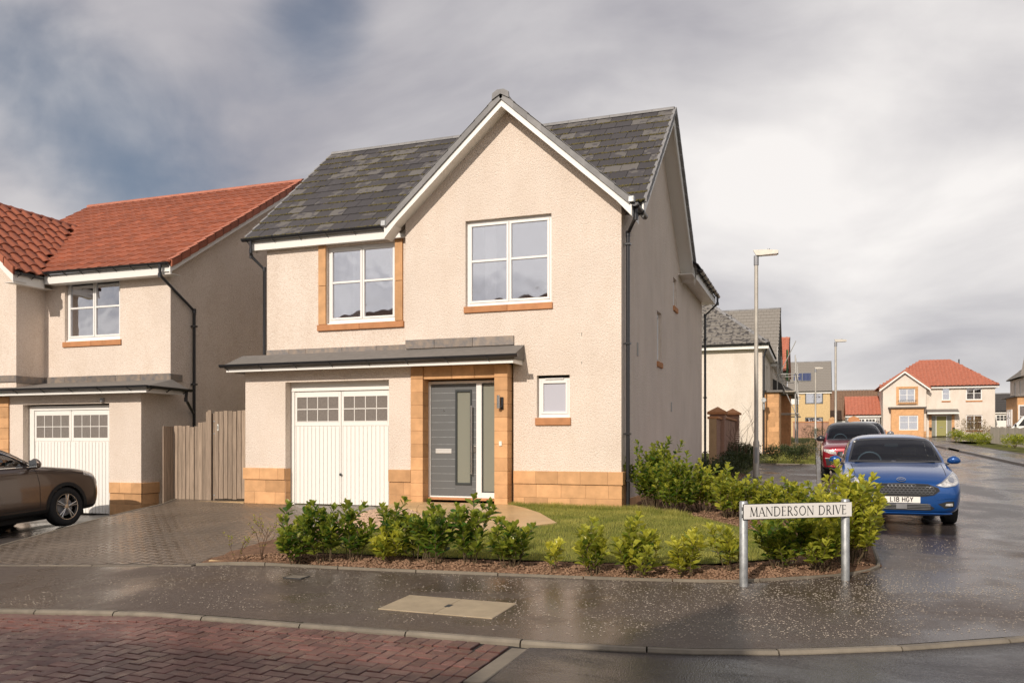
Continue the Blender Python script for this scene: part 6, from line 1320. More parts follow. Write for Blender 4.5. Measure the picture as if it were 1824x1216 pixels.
# glyph: advance width, list of (polyline, stroke weight 0 thin / 1 thick), list of serif feet (x, y, half width)
GL = {
 'M': (1.02, [([(.10, 0), (.17, 1)], 0), ([(.17, 1), (.50, .02)], 1), ([(.50, .02), (.83, 1)], 0), ([(.83, 1), (.90, 0)], 1)], [(.10, 0, .10), (.90, 0, .12), (.15, 1, .08), (.85, 1, .08)]),
 'A': (.80, [([(.06, 0), (.39, 1)], 0), ([(.39, 1), (.74, 0)], 1), ([(.19, .36), (.60, .36)], 0)], [(.06, 0, .10), (.74, 0, .11)]),
 'N': (.92, [([(.12, 0), (.12, 1)], 0), ([(.12, 1), (.80, 0)], 1), ([(.80, 0), (.80, 1)], 0)], [(.12, 0, .10), (.10, 1, .09), (.80, 1, .10)]),
 'D': (.92, [([(.14, 0), (.14, 1)], 1), ([(.14, 1), (.38, 1)]+arc(.38, .5, .42, .5, 90, -90, 14)+[(.14, 0)], .6)], [(.10, 0, .08), (.10, 1, .08)]),
 'E': (.64, [([(.14, 0), (.14, 1)], 1), ([(.14, 1), (.52, 1)], 0), ([(.14, .53), (.46, .53)], 0), ([(.14, 0), (.55, 0)], 0), ([(.52, 1), (.52, .88)], 0), ([(.55, 0), (.57, .13)], 0), ([(.46, .59), (.46, .47)], 0)], [(.10, 0, .08), (.10, 1, .08)]),
 'R': (.74, [([(.14, 0), (.14, 1)], 1), ([(.14, 1), (.32, 1)]+arc(.32, .75, .22, .25, 90, -90, 10)+[(.14, .5)], .5), ([(.32, .50), (.68, 0)], 1)], [(.14, 0, .10), (.10, 1, .08), (.70, 0, .07)]),
 'S': (.60, [(arc(.29, .76, .18, .23, 20, 180, 8)+[(.16, .66), (.42, .40)]+arc(.28, .23, .19, .23, 20, -160, 9), .7)], [(.46, .86, .012), (.10, .14, .012)]),
 'O': (.96, [(arc(.48, .5, .39, .5, 0, 360, 24), .7)], []),
 'I': (.32, [([(.16, 0), (.16, 1)], 1)], [(.16, 0, .10), (.16, 1, .10)]),
 'V': (.78, [([(.06, 1), (.40, 0)], 1), ([(.40, 0), (.72, 1)], 0)], [(.06, 1, .10), (.72, 1, .09)]),
 ' ': (.42, [], [])}
PL = {'L': (.62, [([(.1, 1), (.1, 0), (.55, 0)], 1)]), '1': (.40, [([(.05, .9), (.22, .95), (.22, 0)], 1)]), '8': (.66, [(arc(.31, .75, .21, .22, 0, 360, 14), 1), (arc(.31, .25, .25, .26, 0, 360, 14), 1)]), ' ': (.34, []),
 'H': (.70, [([(.1, 0), (.1, 1)], 1), ([(.58, 0), (.58, 1)], 1), ([(.1, .5), (.58, .5)], 1)]), 'G': (.68, [(arc(.34, .5, .26, .48, 40, 320, 14)+[(.58, .46), (.36, .46)], 1)]), 'Y': (.66, [([(.04, 1), (.31, .48), (.31, 0)], 1), ([(.58, 1), (.31, .48)], 1)]),
 'R': (.70, [([(.1, 0), (.1, 1), (.4, 1), (.55, .88), (.55, .62), (.4, .5), (.1, .5)], 1), ([(.35, .5), (.58, 0)], 1)]), 'A': (.74, [([(.03, 0), (.34, 1), (.66, 0)], 1), ([(.15, .34), (.53, .34)], 1)]), 'N': (.76, [([(.1, 0), (.1, 1), (.6, 0), (.6, 1)], 1)]), 'E': (.60, [([(.5, 1), (.1, 1), (.1, 0), (.5, 0)], 1), ([(.1, .5), (.45, .5)], 1)]),
 'O': (.74, [(arc(.35, .5, .27, .48, 0, 360, 14), 1)]), 'V': (.70, [([(.03, 1), (.33, 0), (.62, 1)], 1)])}
def stroke(mb, pl, w, P, d):
    """a ribbon along pl of width w, mapped by P(x, y, depth) and given depth d"""
    n = len(pl); Lp, Rp = [], []; closed = (pl[0][0]-pl[-1][0])**2+(pl[0][1]-pl[-1][1])**2 < 1e-6
    for i in range(n):
        a = pl[i-1] if i else (pl[-2] if closed else pl[0]); b = pl[i+1] if i < n-1 else (pl[1] if closed else pl[-1]); dx, dy = b[0]-a[0], b[1]-a[1]; l = math.hypot(dx, dy) or 1; nx, ny = -dy/l*w/2, dx/l*w/2
        Lp.append((pl[i][0]+nx, pl[i][1]+ny)); Rp.append((pl[i][0]-nx, pl[i][1]-ny))
    vs = []
    for a, b in zip(Lp, Rp): vs += [P(*a, 0), P(*b, 0), P(*a, d), P(*b, d)]
    fs = []
    for i in range(n-1): k = 4*i; fs += [(k+2, k+3, k+7, k+6), (k, k+2, k+6, k+4), (k+1, k+5, k+7, k+3)]
    fs += [(0, 1, 3, 2), (4*n-4, 4*n-2, 4*n-1, 4*n-3)]
    mb.add(vs, fs)
def text(parent, s, glyphs, P, h, thick, thin, m, d=.002, name='letter', track=0.0, serif=True):
    x = 0; tot = sum(glyphs[c][0]+track for c in s)-track
    for c in s:
        g = glyphs[c]; mb = MB()
        for pl, wgt in g[1]: w_ = (thin+(thick-thin)*wgt)/h; stroke(mb, [(p[0]+x, p[1]) for p in pl], w_, lambda a, b, dd: P((a-tot/2)*h, (b-.5)*h, dd), d*(1+.04*len(mb.f) % .3))
        if serif and len(g) > 2:
            for sx, sy, hw in g[2]: stroke(mb, [(x+sx-hw, sy), (x+sx+hw, sy)], thin*1.15/h, lambda a, b, dd: P((a-tot/2)*h, (b-.5)*h, dd), d*1.35)
        if mb.v: link(name, mb.mesh(name, m), parent)
        x += g[0]+track
    return tot*h
def street_sign():
    L_ = Vector((2.43, -5.55)); R_ = Vector((3.38, -4.86)); d = (R_-L_).normalized(); n = Vector((d.y, -d.x)); ln = (R_-L_).length
    zL, zR = gz(*L_), gz(*R_)
    root = thing('street_sign', 'white MANDERSON DRIVE street name plate on two galvanised posts', 'sign', (L_.x, L_.y, zL)); root.rotation_euler = (0, 0, math.atan2(d.y, d.x))
    def post(x, z0, z1):
        q = MB(); q.smooth = True; q.lathe([(.041, z0), (.041, z1-.012), (.034, z1-.002), (0, z1)], (x, 0, 0), n=20); link('post', q.mesh('post', 'galvanised'), root)
        c = MB().lathe([(.085, z0), (.08, z0+.008), (.05, z0+.010)], (x, 0, 0), n=14); link('post_footing', c.mesh('post_footing', 'soil'), root)
    post(0, -.02, .835); post(ln, zR-zL-.02, .835)
    c = ln/2; hw = .625*1.0; zb, zt = .655, .81; tl = .0
    link('back_plate', MB().box(c-hw, c+hw, -.052, -.042, zb, zt, .004).mesh('back_plate', 'letter_black'), root)
    pl = link('name_plate', MB().box(c-hw+.006, c+hw-.006, -.060, -.0525, zb+.006, zt-.006, .002).mesh('name_plate', 'sign_white'), root)
    for x in (0, ln):
        link('bracket', MB().box(x-.05, x+.05, -.042, -.035, zb+.03, zb+.055).mesh('bracket', 'galvanised'), root)
        link('bracket', MB().box(x-.05, x+.05, -.042, -.035, zt-.055, zt-.03).mesh('bracket', 'galvanised'), root)
    zm = (zb+zt)/2; text(pl, 'MANDERSON DRIVE', GL, lambda a, b, dd: (c+a, -.0602-dd, zm+b), .088, .0105, .0042, 'letter_black', .0015, track=.09)
street_sign()
# ---------------------------------------------------------------- cars
def pchip(xs, ys, x):
    n = len(xs); h = np.diff(xs); dl = np.diff(ys)/h; m = np.zeros(n)
    for i in range(1, n-1):
        if dl[i-1]*dl[i] > 0: w1 = 2*h[i]+h[i-1]; w2 = h[i]+2*h[i-1]; m[i] = (w1+w2)/(w1/dl[i-1]+w2/dl[i])
    m[0] = dl[0]; m[-1] = dl[-1]
    i = np.clip(np.searchsorted(xs, x)-1, 0, n-2); t = (x-xs[i])/h[i]
    return (2*t**3-3*t**2+1)*ys[i]+(t**3-2*t**2+t)*h[i]*m[i]+(-2*t**3+3*t**2)*ys[i+1]+(t**3-t**2)*h[i]*m[i+1]
def catmull(P, sub):
    P = np.array(P); n = len(P); out = []
    for i in range(n-1):
        p0 = P[max(i-1, 0)]; p1 = P[i]; p2 = P[i+1]; p3 = P[min(i+2, n-1)]
        if i == 0: p0 = 2*p1-p2; p0 = np.array([-p2[0], p2[1]])
        if i == n-2: p3 = np.array([-p1[0], p1[1]])
        for k in range(sub):
            t = k/sub; out.append(.5*((2*p1)+(-p0+p2)*t+(2*p0-5*p1+4*p2-p3)*t*t+(-p0+3*p1-3*p2+p3)*t**3))
    out.append(P[-1]); return np.array(out)
def body_grid(ST, dx=.028, sub=6):
    """ST: rows (x, then (y,z) pairs of the half section from the bottom centre to the top centre), x rising"""
    A = np.array(ST, dtype=float); A = A[np.argsort(A[:, 0])]; xs = A[:, 0]; X = np.unique(np.concatenate([np.arange(xs[0], xs[-1], dx), xs[-3:], xs[:3], [xs[-1]]]))
    cols = [pchip(xs, A[:, j], X) for j in range(1, A.shape[1])]; rings = []
    for i, x in enumerate(X):
        P = [(max(0, cols[2*k][i]), cols[2*k+1][i]) for k in range(len(cols)//2)]; q = catmull(P, sub); q[:, 0] = np.maximum(q[:, 0], 0)
        full = [(x, -p[0], p[1]) for p in q]+[(x, p[0], p[1]) for p in q[::-1][1:-1]]; rings.append(full)
    return rings
def grid_mesh(rings):
    n = len(rings[0]); V = [v for r in rings for v in r]; F = [(i*n+k, i*n+(k+1) % n, (i+1)*n+(k+1) % n, (i+1)*n+k) for i in range(len(rings)-1) for k in range(n)]
    for r, o in ((0, 1), (len(rings)-1, -1)):
        c = len(V); p = np.mean(np.array(rings[r]), axis=0); V.append(tuple(p)); F += [(r*n+k, c, r*n+(k+1) % n) if o > 0 else (r*n+(k+1) % n, c, r*n+k) for k in range(n)]
    return V, F
def subdiv(tris, res):
    out = []
    st_ = list(tris)
    while st_:
        a, b, c = st_.pop(); L_ = max((a-b).length, (b-c).length, (c-a).length)
        if L_ < res: out.append((a, b, c)); continue
        ab, bc, ca = (a+b)/2, (b+c)/2, (c+a)/2
        st_ += [(a, ab, ca), (ab, b, bc), (ca, bc, c), (ab, bc, ca)]
    return out
def patch(bvh, poly, axis, off, res=.06, thick=0.0, sgn=1):
    """outline poly laid on the body as seen from the front ('f': poly is y,z) or a side ('s': poly is x,z, sgn = side) or above ('t': x,y)"""
    tri = tessellate_polygon([[Vector((p[0], p[1], 0)) for p in poly]]); tris = [tuple(Vector((poly[i][0], poly[i][1], 0)) for i in t) for t in tri]; tris = subdiv(tris, res)
    mb = MB(); key = {}; low = []
    def hit(p):
        k = (round(p.x, 5), round(p.y, 5))
        if k in key: return key[k]
        if axis == 'f': o, d = Vector((5, p.x, p.y)), Vector((-1, 0, 0))
        elif axis == 's': o, d = Vector((p.x, 3*sgn, p.y)), Vector((0, -sgn, 0))
        else: o, d = Vector((p.x, p.y, 4)), Vector((0, 0, -1))
        loc, nrm, i, dist = bvh.ray_cast(o, d)
        if loc is None: loc, nrm, i, dist = bvh.find_nearest(o+d*3)
        if nrm.dot(d) > 0: nrm = -nrm
        key[k] = len(mb.v); mb.v.append(tuple(loc+nrm*off)); low.append(tuple(loc+nrm*(off-thick))); return key[k]
    for t in tris:
        f = tuple(hit(p) for p in t)
        if len(set(f)) == 3: mb.f.append(f)
    if thick:
        n = len(mb.v); ed = {}
        for f in mb.f:
            for i in range(3): e = tuple(sorted((f[i], f[(i+1) % 3]))); ed[e] = ed.get(e, 0)+1
        mb.v += low; mb.f += [(e[0], e[1], e[1]+n, e[0]+n) for e, c in ed.items() if c == 1]
    mb.smooth = True; return mb
def ring_patch(bvh, poly, w, axis, off, sgn=1, res=.05):
    c = Vector((sum(p[0] for p in poly)/len(poly), sum(p[1] for p in poly)/len(poly))); M = MB(); M.smooth = True; n = len(poly)
    P = []
    for i in range(n):
        a, b = Vector(poly[i]), Vector(poly[(i+1) % n]); k = max(1, int((b-a).length/res)); P += [a.lerp(b, j/k) for j in range(k)]
    n = len(P)
    def off_pt(i, d):
        a, b = P[i-1], P[(i+1) % n]; t = (b-a).normalized(); nn = Vector((t.y, -t.x)); 
        if nn.dot(P[i]-c) < 0: nn = -nn
        return P[i]+nn*d
    ids = []
    for i in range(n):
        row = []
        for d in (-w*.5, w*.5):
            p = off_pt(i, d)
            if axis == 'f': o, dr = Vector((5, p.x, p.y)), Vector((-1, 0, 0))
            elif axis == 's': o, dr = Vector((p.x, 3*sgn, p.y)), Vector((0, -sgn, 0))
            loc, nrm, _, _ = bvh.ray_cast(o, dr)
            if loc is None: loc, nrm, _, _ = bvh.find_nearest(o+dr*3)
            if nrm.dot(dr) > 0: nrm = -nrm
            row.append(len(M.v)); M.v.append(tuple(loc+nrm*off))
        ids.append(row)
    for i in range(n): a, b = ids[i], ids[(i+1) % n]; M.f.append((a[0], a[1], b[1], b[0]))
    return M
def wheel(car, x, y, r, w, spokes, m_rim='steel', twin=False):
    s = 1 if y > 0 else -1; root = link('wheel', MB().lathe([(r*.60, -w*.5), (r*.93, -w*.5), (r, -w*.36), (r, w*.36), (r*.93, w*.5), (r*.66, w*.52), (r*.64, w*.40), (r*.60, w*.38)] if s > 0 else [(r*.60, w*.5), (r*.93, w*.5), (r, w*.36), (r, -w*.36), (r*.93, -w*.5), (r*.66, -w*.52), (r*.64, -w*.40), (r*.60, -w*.38)], (0, 0, 0), 'y', 40).mesh('wheel', 'tyre'), car, (x, y, r)); root.data.polygons.foreach_set('use_smooth', [True]*len(root.data.polygons))
    q = MB(); q.smooth = True; q.lathe([(r*.655, s*w*.47), (r*.67, s*w*.50), (r*.63, s*w*.49), (r*.60, s*w*.34), (r*.59, -s*w*.3)], n=40, axis='y')
    for k in range(spokes):
        for dd in ((-.13, .13) if twin else (0,)):
            a = 2*math.pi*k/spokes+.2; a1, a2 = a, a+dd; c1 = Vector((math.cos(a)*r*.12, s*w*.42, math.sin(a)*r*.12)); c2 = Vector((math.cos(a2)*r*.61, s*w*.46, math.sin(a2)*r*.61)); q.tube([c1, c1.lerp(c2, .5)+Vector((0, s*.004, 0)), c2], [r*.055, r*.045, r*.04], 6)
    q.lathe([(0, s*w*.47), (r*.13, s*w*.46), (r*.15, s*w*.38)], n=16, axis='y'); link('rim', q.mesh('rim', m_rim), root)
    link('brake_disc', MB().lathe([(0, s*w*.2), (r*.45, s*w*.2), (r*.45, s*w*.12)], n=20, axis='y').mesh('brake_disc', 'lamp_post_grey'), root)
def cut_poly(poly, x, y): return inside(poly, x, y)
def make_car(root, ST, m_body, wheels, wr, ww, ws, side_wins, arch_r, arch_trim=None, sub=6, hole_margin=.0, rim='steel', spokes=5, twin=False, glassm='car_glass', roof_m=None, seats=True, clad=None):
    rings = body_grid(ST, sub=sub); V, F = grid_mesh(rings); bvh = BVHTree.FromPolygons([Vector(v) for v in V], [tuple(f) for f in F])
    A = np.array(V); keep = []; roof = []; cl = []
    for f in F:
        c = A[list(f)].mean(axis=0); p = [Vector(A[i]) for i in f[:3]]; nrm = (p[1]-p[0]).cross(p[2]-p[0]); nrm.normalize()
        if any((c[0]-wx)**2+(c[2]-wr)**2 < arch_r**2 and abs(c[1]) > .45 for wx in wheels) and c[2] < wr+arch_r: continue
        if c[0] > 0 and abs(nrm.x) > .25 and c[2] > ws[0][1]-.03 and cut_poly(ws, c[1], c[2]): continue
        if any(abs(nrm.y) > .3 and cut_poly(w, c[0], c[2]) for w in side_wins): continue
        if roof_m and c[2] > roof_m[0] and roof_m[2] < c[0] < roof_m[3]: roof.append(f); continue
        if clad and c[2] < clad(c[0]): cl.append(f); continue
        keep.append(f)
    def sub_mesh(name, fs, m, par):
        ids = sorted({i for f in fs for i in f}); mp = {i: k for k, i in enumerate(ids)}; mb = MB(); mb.v = [V[i] for i in ids]; mb.f = [tuple(mp[i] for i in f) for f in fs]; mb.smooth = True; return link(name, mb.mesh(name, m, fix=False), par)
    body = sub_mesh('body', keep, m_body, root)
    if roof: sub_mesh('roof_panel', roof, roof_m[1], root)
    if cl: sub_mesh('lower_cladding', cl, 'dark_rubber', root)
    g = link('windscreen', patch(bvh, ws, 'f', .002).mesh('windscreen', glassm), root); link('seal', ring_patch(bvh, ws, .035, 'f', .004).mesh('seal', 'black_plastic'), g)
    for sg in (1, -1):
        for w in side_wins:
            g = link('side_window', patch(bvh, w, 's', .001, sgn=sg).mesh('side_window', 'car_side_glass'), root); link('seal', ring_patch(bvh, w, .03, 's', .004, sg).mesh('seal', 'black_plastic'), g)
    for wx in wheels:
        for sg in (1, -1):
            yy = max(abs(v[1]) for v in V)-.02; q = MB(); n = 20; ys = (sg*.40, sg*(yy-.05)); vs = []
            for y_ in ys:
                for k in range(n+1): a = math.radians(-20+220*k/n); vs.append((wx+math.cos(a)*(arch_r+.005), y_, wr+math.sin(a)*(arch_r+.005)))
            q.add(vs, [(k, k+1, n+2+k, n+1+k) for k in range(n)]); q.add([(wx, sg*.40, wr)]+vs[:n+1], [(0, k+1, k+2) for k in range(n)]); link('wheel_arch', q.mesh('wheel_arch', 'dark_rubber'), root)
            # the lip round the opening
            poly = [(wx+math.cos(math.radians(a))*(arch_r+(.02 if arch_trim else .0)), wr+math.sin(math.radians(a))*(arch_r+(.02 if arch_trim else 0))) for a in np.linspace(-12, 192, 26)]
            M = MB(); M.smooth = True; wd = .065 if arch_trim else .03
            for (px_, pz_) in poly:
                dx_, dz_ = px_-wx, pz_-wr; l = math.hypot(dx_, dz_)
                for e in (-wd*.5, wd*.5):
                    a_, b_ = px_+dx_/l*e, pz_+dz_/l*e; lo, nr, _, _ = bvh.ray_cast(Vector((a_, 3*sg, b_)), Vector((0, -sg, 0)))
                    if lo is None: lo = Vector((a_, sg*yy, b_)); nr = Vector((0, sg, 0))
                    M.v.append((lo.x, lo.y+sg*.006, lo.z))
                lo = Vector(M.v[-2]); M.v.append((lo.x, lo.y-sg*.08, lo.z))
            k3 = len(poly)
            for i in range(k3-1): M.f += [(3*i, 3*i+1, 3*i+4, 3*i+3), (3*i, 3*i+3, 3*i+5, 3*i+2)]
            link('arch_trim', M.mesh('arch_trim', arch_trim or m_body), root)
            wheel(root, wx, sg*(yy-ww*.5+.0), wr, ww, spokes, rim, twin)
    zs = max(v[2] for v in V)
    q = MB().box(min(wheels)-.6, max(wheels)+.6, -.62, .62, .17, .34); link('underbody', q.mesh('underbody', 'dark_rubber'), root)
    if seats:
        for y in (-.36, .36):
            q = MB(); q.box(-.55, -.05, y-.24, y+.24, .35, .62, .04); q.prism([(-.62, .55), (-.45, .55), (-.62, zs-.42), (-.74, zs-.42)], y-.23, y+.23, 'y'); s_ = link('seat', q.mesh('seat', 'dark_rubber'), root); link('head_rest', MB().box(-.76, -.64, y-.12, y+.12, zs-.41, zs-.24, .03).mesh('head_rest', 'dark_rubber'), s_)
        link('dashboard', MB().box(.42, .95, -.66, .66, .70, ws[0][1]-.05, .03).mesh('dashboard', 'dark_rubber'), root)
        q = MB(); q.smooth = True; q.tube([(.40+.06*math.sin(a), -.36+.185*math.cos(a), ws[0][1]-.02+.175*math.sin(a)) for a in np.linspace(0, 2*math.pi, 25)], .014, 6, False); q.tube([(.40, -.54, ws[0][1]-.02), (.40, -.18, ws[0][1]-.02)], .012, 6); link('steering_wheel', q.mesh('steering_wheel', 'lamp_post_grey'), root)
        q = MB(); q.box(-1.5, -.95, -.60, .60, .4, zs-.52, .06); link('rear_seat', q.mesh('rear_seat', 'dark_rubber'), root)
    return body, bvh
def mirror(root, x, y, z, m, s=1.0):
    sg = 1 if y > 0 else -1; q = MB(); q.smooth = True; V_ = []
    bm = bmesh.new(); bmesh.ops.create_uvsphere(bm, u_segments=14, v_segments=9, radius=1)
    for v in bm.verts:
        c = v.co; xx = c.x*.075 if c.x > 0 else c.x*.03; v.co = Vector((xx*s, c.y*.125*s*(1-.12*c.z), c.z*.085*s+abs(c.y)*-.01))
    bm.verts.index_update(); q.add([(v.co.x+x, v.co.y+y+sg*.10, v.co.z+z) for v in bm.verts], [[v.index for v in f.verts] for f in bm.faces]); bm.free()
    o = link('wing_mirror', q.mesh('wing_mirror', m), root)
    k = MB(); k.tube([(x+.0, y-sg*.06, z-.08), (x, y+sg*.03, z-.06)], .022, 8); link('mirror_arm', k.mesh('mirror_arm', 'black_plastic'), o)
    k = MB().box(x-.036*s, x-.030*s, y+sg*.01, y+sg*.19, z-.06*s, z+.06*s); link('mirror_glass', k.mesh('mirror_glass', 'chrome'), o)
def R(x, *a): return (x, *a)
# half sections: bottom centre, floor edge, sill, side, belt, shoulder, roof edge, top  (each y, z)
HATCH = [
 R(2.04, 0,.36, .34,.36, .52,.40, .60,.48, .60,.56, .52,.60, .36,.635, 0,.645),
 R(2.00, 0,.24, .46,.25, .64,.29, .73,.45, .72,.58, .66,.645, .45,.69, 0,.705),
 R(1.90, 0,.19, .54,.20, .74,.26, .805,.46, .80,.63, .725,.715, .48,.76, 0,.775),
 R(1.70, 0,.18, .60,.19, .80,.26, .85,.48, .84,.69, .765,.79, .52,.84, 0,.855),
 R(1.40, 0,.18, .62,.19, .82,.27, .865,.50, .855,.74, .785,.855, .55,.905, 0,.92),
 R(1.05, 0,.18, .64,.19, .83,.27, .868,.52, .855,.80, .785,.91, .58,.955, 0,.975),
 R(.88, 0,.18, .64,.19, .83,.27, .868,.53, .855,.82, .785,.935, .60,.985, 0,1.005),
 R(.62, 0,.18, .64,.19, .83,.27, .868,.53, .855,.84, .785,.955, .66,1.11, 0,1.145),
 R(.28, 0,.18, .64,.19, .83,.27, .868,.53, .855,.86, .785,.97, .63,1.28, 0,1.32),
 R(-.02, 0,.18, .64,.19, .83,.27, .868,.53, .855,.87, .785,.98, .605,1.375, 0,1.43),
 R(-.55, 0,.18, .64,.19, .83,.27, .868,.54, .855,.88, .785,.99, .59,1.405, 0,1.475),
 R(-1.15, 0,.18, .64,.19, .83,.28, .868,.55, .85,.90, .775,1.01, .575,1.375, 0,1.45),
 R(-1.60, 0,.20, .62,.21, .81,.30, .85,.56, .83,.92, .75,1.02, .555,1.30, 0,1.37),
 R(-1.88, 0,.24, .58,.25, .76,.33, .81,.56, .78,.88, .70,.97, .53,1.12, 0,1.16),
 R(-2.00, 0,.30, .50,.31, .68,.36, .74,.54, .72,.78, .64,.86, .50,.94, 0,.96),
 R(-2.04, 0,.40, .40,.40, .55,.44, .62,.54, .60,.70, .54,.78, .42,.84, 0,.85)]
def plate(root, s, x, z, w=.52, h=.111, m='sign_white', n='number_plate', body=None):
    o = link(n, MB().box(x, x+.012, -w/2, w/2, z-h/2, z+h/2, .003).mesh(n, m), root)
    text(o, s, PL, lambda a, b, dd: (x+.0125+dd, a, z+b), .074, .0125, .0125, 'letter_black', .002, track=.06, serif=False); return o
def on_ground(x, y, heading_len=2.5, zf=gz):
    return zf(x, y), math.atan((zf(x, y+1)-zf(x, y-1))/2)
def blue_car():
    x, y = 4.34, 2.08; z, pitch = on_ground(x, y, zf=lambda a, b: street_z(a, b))
    root = thing('blue_hatchback', 'blue hatchback parked facing us with white number plate', 'car', (x, y, z)); root.rotation_euler = (0, pitch, -math.pi/2)
    root.rotation_euler = Matrix.Rotation(-math.pi/2, 4, 'Z').to_euler(); root.rotation_euler = (Matrix.Rotation(pitch, 4, 'X') @ Matrix.Rotation(-math.pi/2, 4, 'Z')).to_euler()
    root.scale = (1, 1, .965)
    ws = [(-.70, 1.00), (.70, 1.00), (.655, 1.16), (.60, 1.33), (.54, 1.375), (0, 1.40), (-.54, 1.375), (-.60, 1.33), (-.655, 1.16)]
    sw = [[(.62, 1.02), (.10, 1.30), (-.42, 1.35), (-.42, 1.03)], [(-.50, 1.035), (-.50, 1.35), (-1.05, 1.325), (-1.38, 1.10), (-1.2, 1.05)]]
    body, bvh = make_car(root, HATCH, 'blue_paint', (1.24, -1.25), .315, .20, ws, sw, .345, None, rim='steel', spokes=5, twin=True)
    def P(poly, m, name, off=.006, th=.0, par=root): o = link(name, patch(bvh, poly, 'f', off, .05, th).mesh(name, m), par); return o
    grille = [(-.50, .615), (-.36, .665), (0, .68), (.36, .665), (.50, .615), (.52, .58), (.44, .515), (.28, .49), (-.28, .49), (-.44, .515), (-.52, .58)]
    g = P(grille, 'dark_rubber', 'grille', .004)
    for r_ in range(5):                    # honeycomb of small dark bars
        zz = .505+r_*.037
        for k in range(-9, 10):
            yy = k*.055+(.0275 if r_ % 2 else 0)
            hx = [(yy+.030*math.cos(a), zz+.020*math.sin(a)) for a in np.linspace(0, 2*math.pi, 7)[:-1]]
            if not all(inside(grille, a, b) for a, b in hx): continue
            M = ring_patch(bvh, hx, .009, 'f', .012, res=.2); link('grille_cell', M.mesh('grille_cell', 'grille_grey'), g)
    link('grille_rim', ring_patch(bvh, grille, .016, 'f', .012).mesh('grille_rim', 'black_plastic'), g)
    low = [(-.46, .30), (-.36, .375), (.36, .375), (.46, .30), (.40, .265), (-.40, .265)]; lg = P(low, 'dark_rubber', 'lower_grille', .004)
    for k in range(4): zz = .285+k*.024; link('grille_bar', patch(bvh, [(-.40, zz), (.40, zz), (.40, zz+.007), (-.40, zz+.007)], 'f', .012, .1).mesh('grille_bar', 'lamp_post_grey'), lg)
    link('radar_cover', patch(bvh, [(-.075, .29), (.075, .29), (.075, .37), (-.075, .37)], 'f', .016, .1, .004).mesh('radar_cover', 'lamp_post_grey'), lg)
    for s in (1, -1):
        hl = [(s*.475, .655), (s*.56, .70), (s*.68, .79), (s*.765, .845), (s*.80, .80), (s*.80, .70), (s*.74, .655), (s*.60, .635)]
        h = P(hl, 'headlight', 'headlight', .006, .004); link('lamp_rim', ring_patch(bvh, hl, .014, 'f', .012).mesh('lamp_rim', 'chrome'), h)
        c1 = [(s*.70+.045*math.cos(a), .735+.045*math.sin(a)) for a in np.linspace(0, 2*math.pi, 13)[:-1]]; link('reflector', patch(bvh, c1, 'f', .013, .04, .003).mesh('reflector', 'chrome'), h)
        fg = [(s*.50, .37), (s*.62, .41), (s*.72, .415), (s*.73, .33), (s*.60, .30)]; f = P(fg, 'dark_rubber', 'fog_light_recess', .004)
        fl = [(s*.60, .345), (s*.61, .38), (s*.70, .385), (s*.70, .345)]; link('fog_light', patch(bvh, fl, 'f', .012, .05, .004).mesh('fog_light', 'headlight'), f)
        link('bumper_crease', patch(bvh, [(s*.50, .455), (s*.76, .475), (s*.76, .465), (s*.50, .443)], 'f', .010, .06, .006).mesh('bumper_crease', 'blue_paint'), root)
    plate(root, 'L18 HGY', 2.035, .435)
    link('splitter', patch(bvh, [(-.70, .235), (.70, .235), (.66, .205), (-.66, .205)], 'f', .03, .1, .02).mesh('splitter', 'blue_paint'), root)
    bad = [(.062*math.cos(a), .735+.026*math.sin(a)) for a in np.linspace(0, 2*math.pi, 17)[:-1]]; b = P(bad, 'blue_paint', 'badge', .010, .004); link('badge_rim', ring_patch(bvh, bad, .009, 'f', .015, res=.3).mesh('badge_rim', 'chrome'), b)
    q = patch(bvh, [(-.035, .737), (-.01, .745), (.012, .735), (.035, .742), (.035, .735), (.012, .727), (-.01, .737), (-.035, .729)], 'f', .018, .05, .001); link('badge_script', q.mesh('badge_script', 'chrome'), b)
    for s in (1, -1): mirror(root, .60, s*.815, 1.03, 'blue_paint', .82)
    for a, b_ in (((.86, .60), (.68, .02)), ((.86, -.05), (.70, -.62))):
        q = MB(); p0 = bvh.ray_cast(Vector((a[0]+.02, a[1], 3)), Vector((0, 0, -1)))[0]; p1 = bvh.ray_cast(Vector((b_[0]+.17, b_[1], 3)), Vector((0, 0, -1)))[0]; q.tube([p0+Vector((0, 0, .012)), p1+Vector((0, 0, .015))], .010, 6); link('wiper', q.mesh('wiper', 'black_plastic'), root)
    link('rear_view_mirror', MB().box(.18, .20, -.11, .11, 1.24, 1.30, .008).mesh('rear_view_mirror', 'dark_rubber'), root)
    t_ = MB(); p = [(-.02, -.66, 1.0)]
    link('tax_sticker', patch(bvh, [(-.60, 1.325), (-.575, 1.325), (-.575, 1.35), (-.60, 1.35)], 'f', .006, .1).mesh('tax_sticker', 'bell_white'), root)
    for s in (1, -1):       # bonnet shut lines
        q = MB(); pts = []
        for xx in np.linspace(1.75, .92, 14):
            yy = s*(.68-.04*(xx-.9)); l = bvh.ray_cast(Vector((xx, yy, 3)), Vector((0, 0, -1)))[0]; pts.append(l+Vector((0, 0, .001)))
        q.tube(pts, .004, 4); link('bonnet_gap', q.mesh('bonnet_gap', 'dark_rubber'), root)
blue_car()
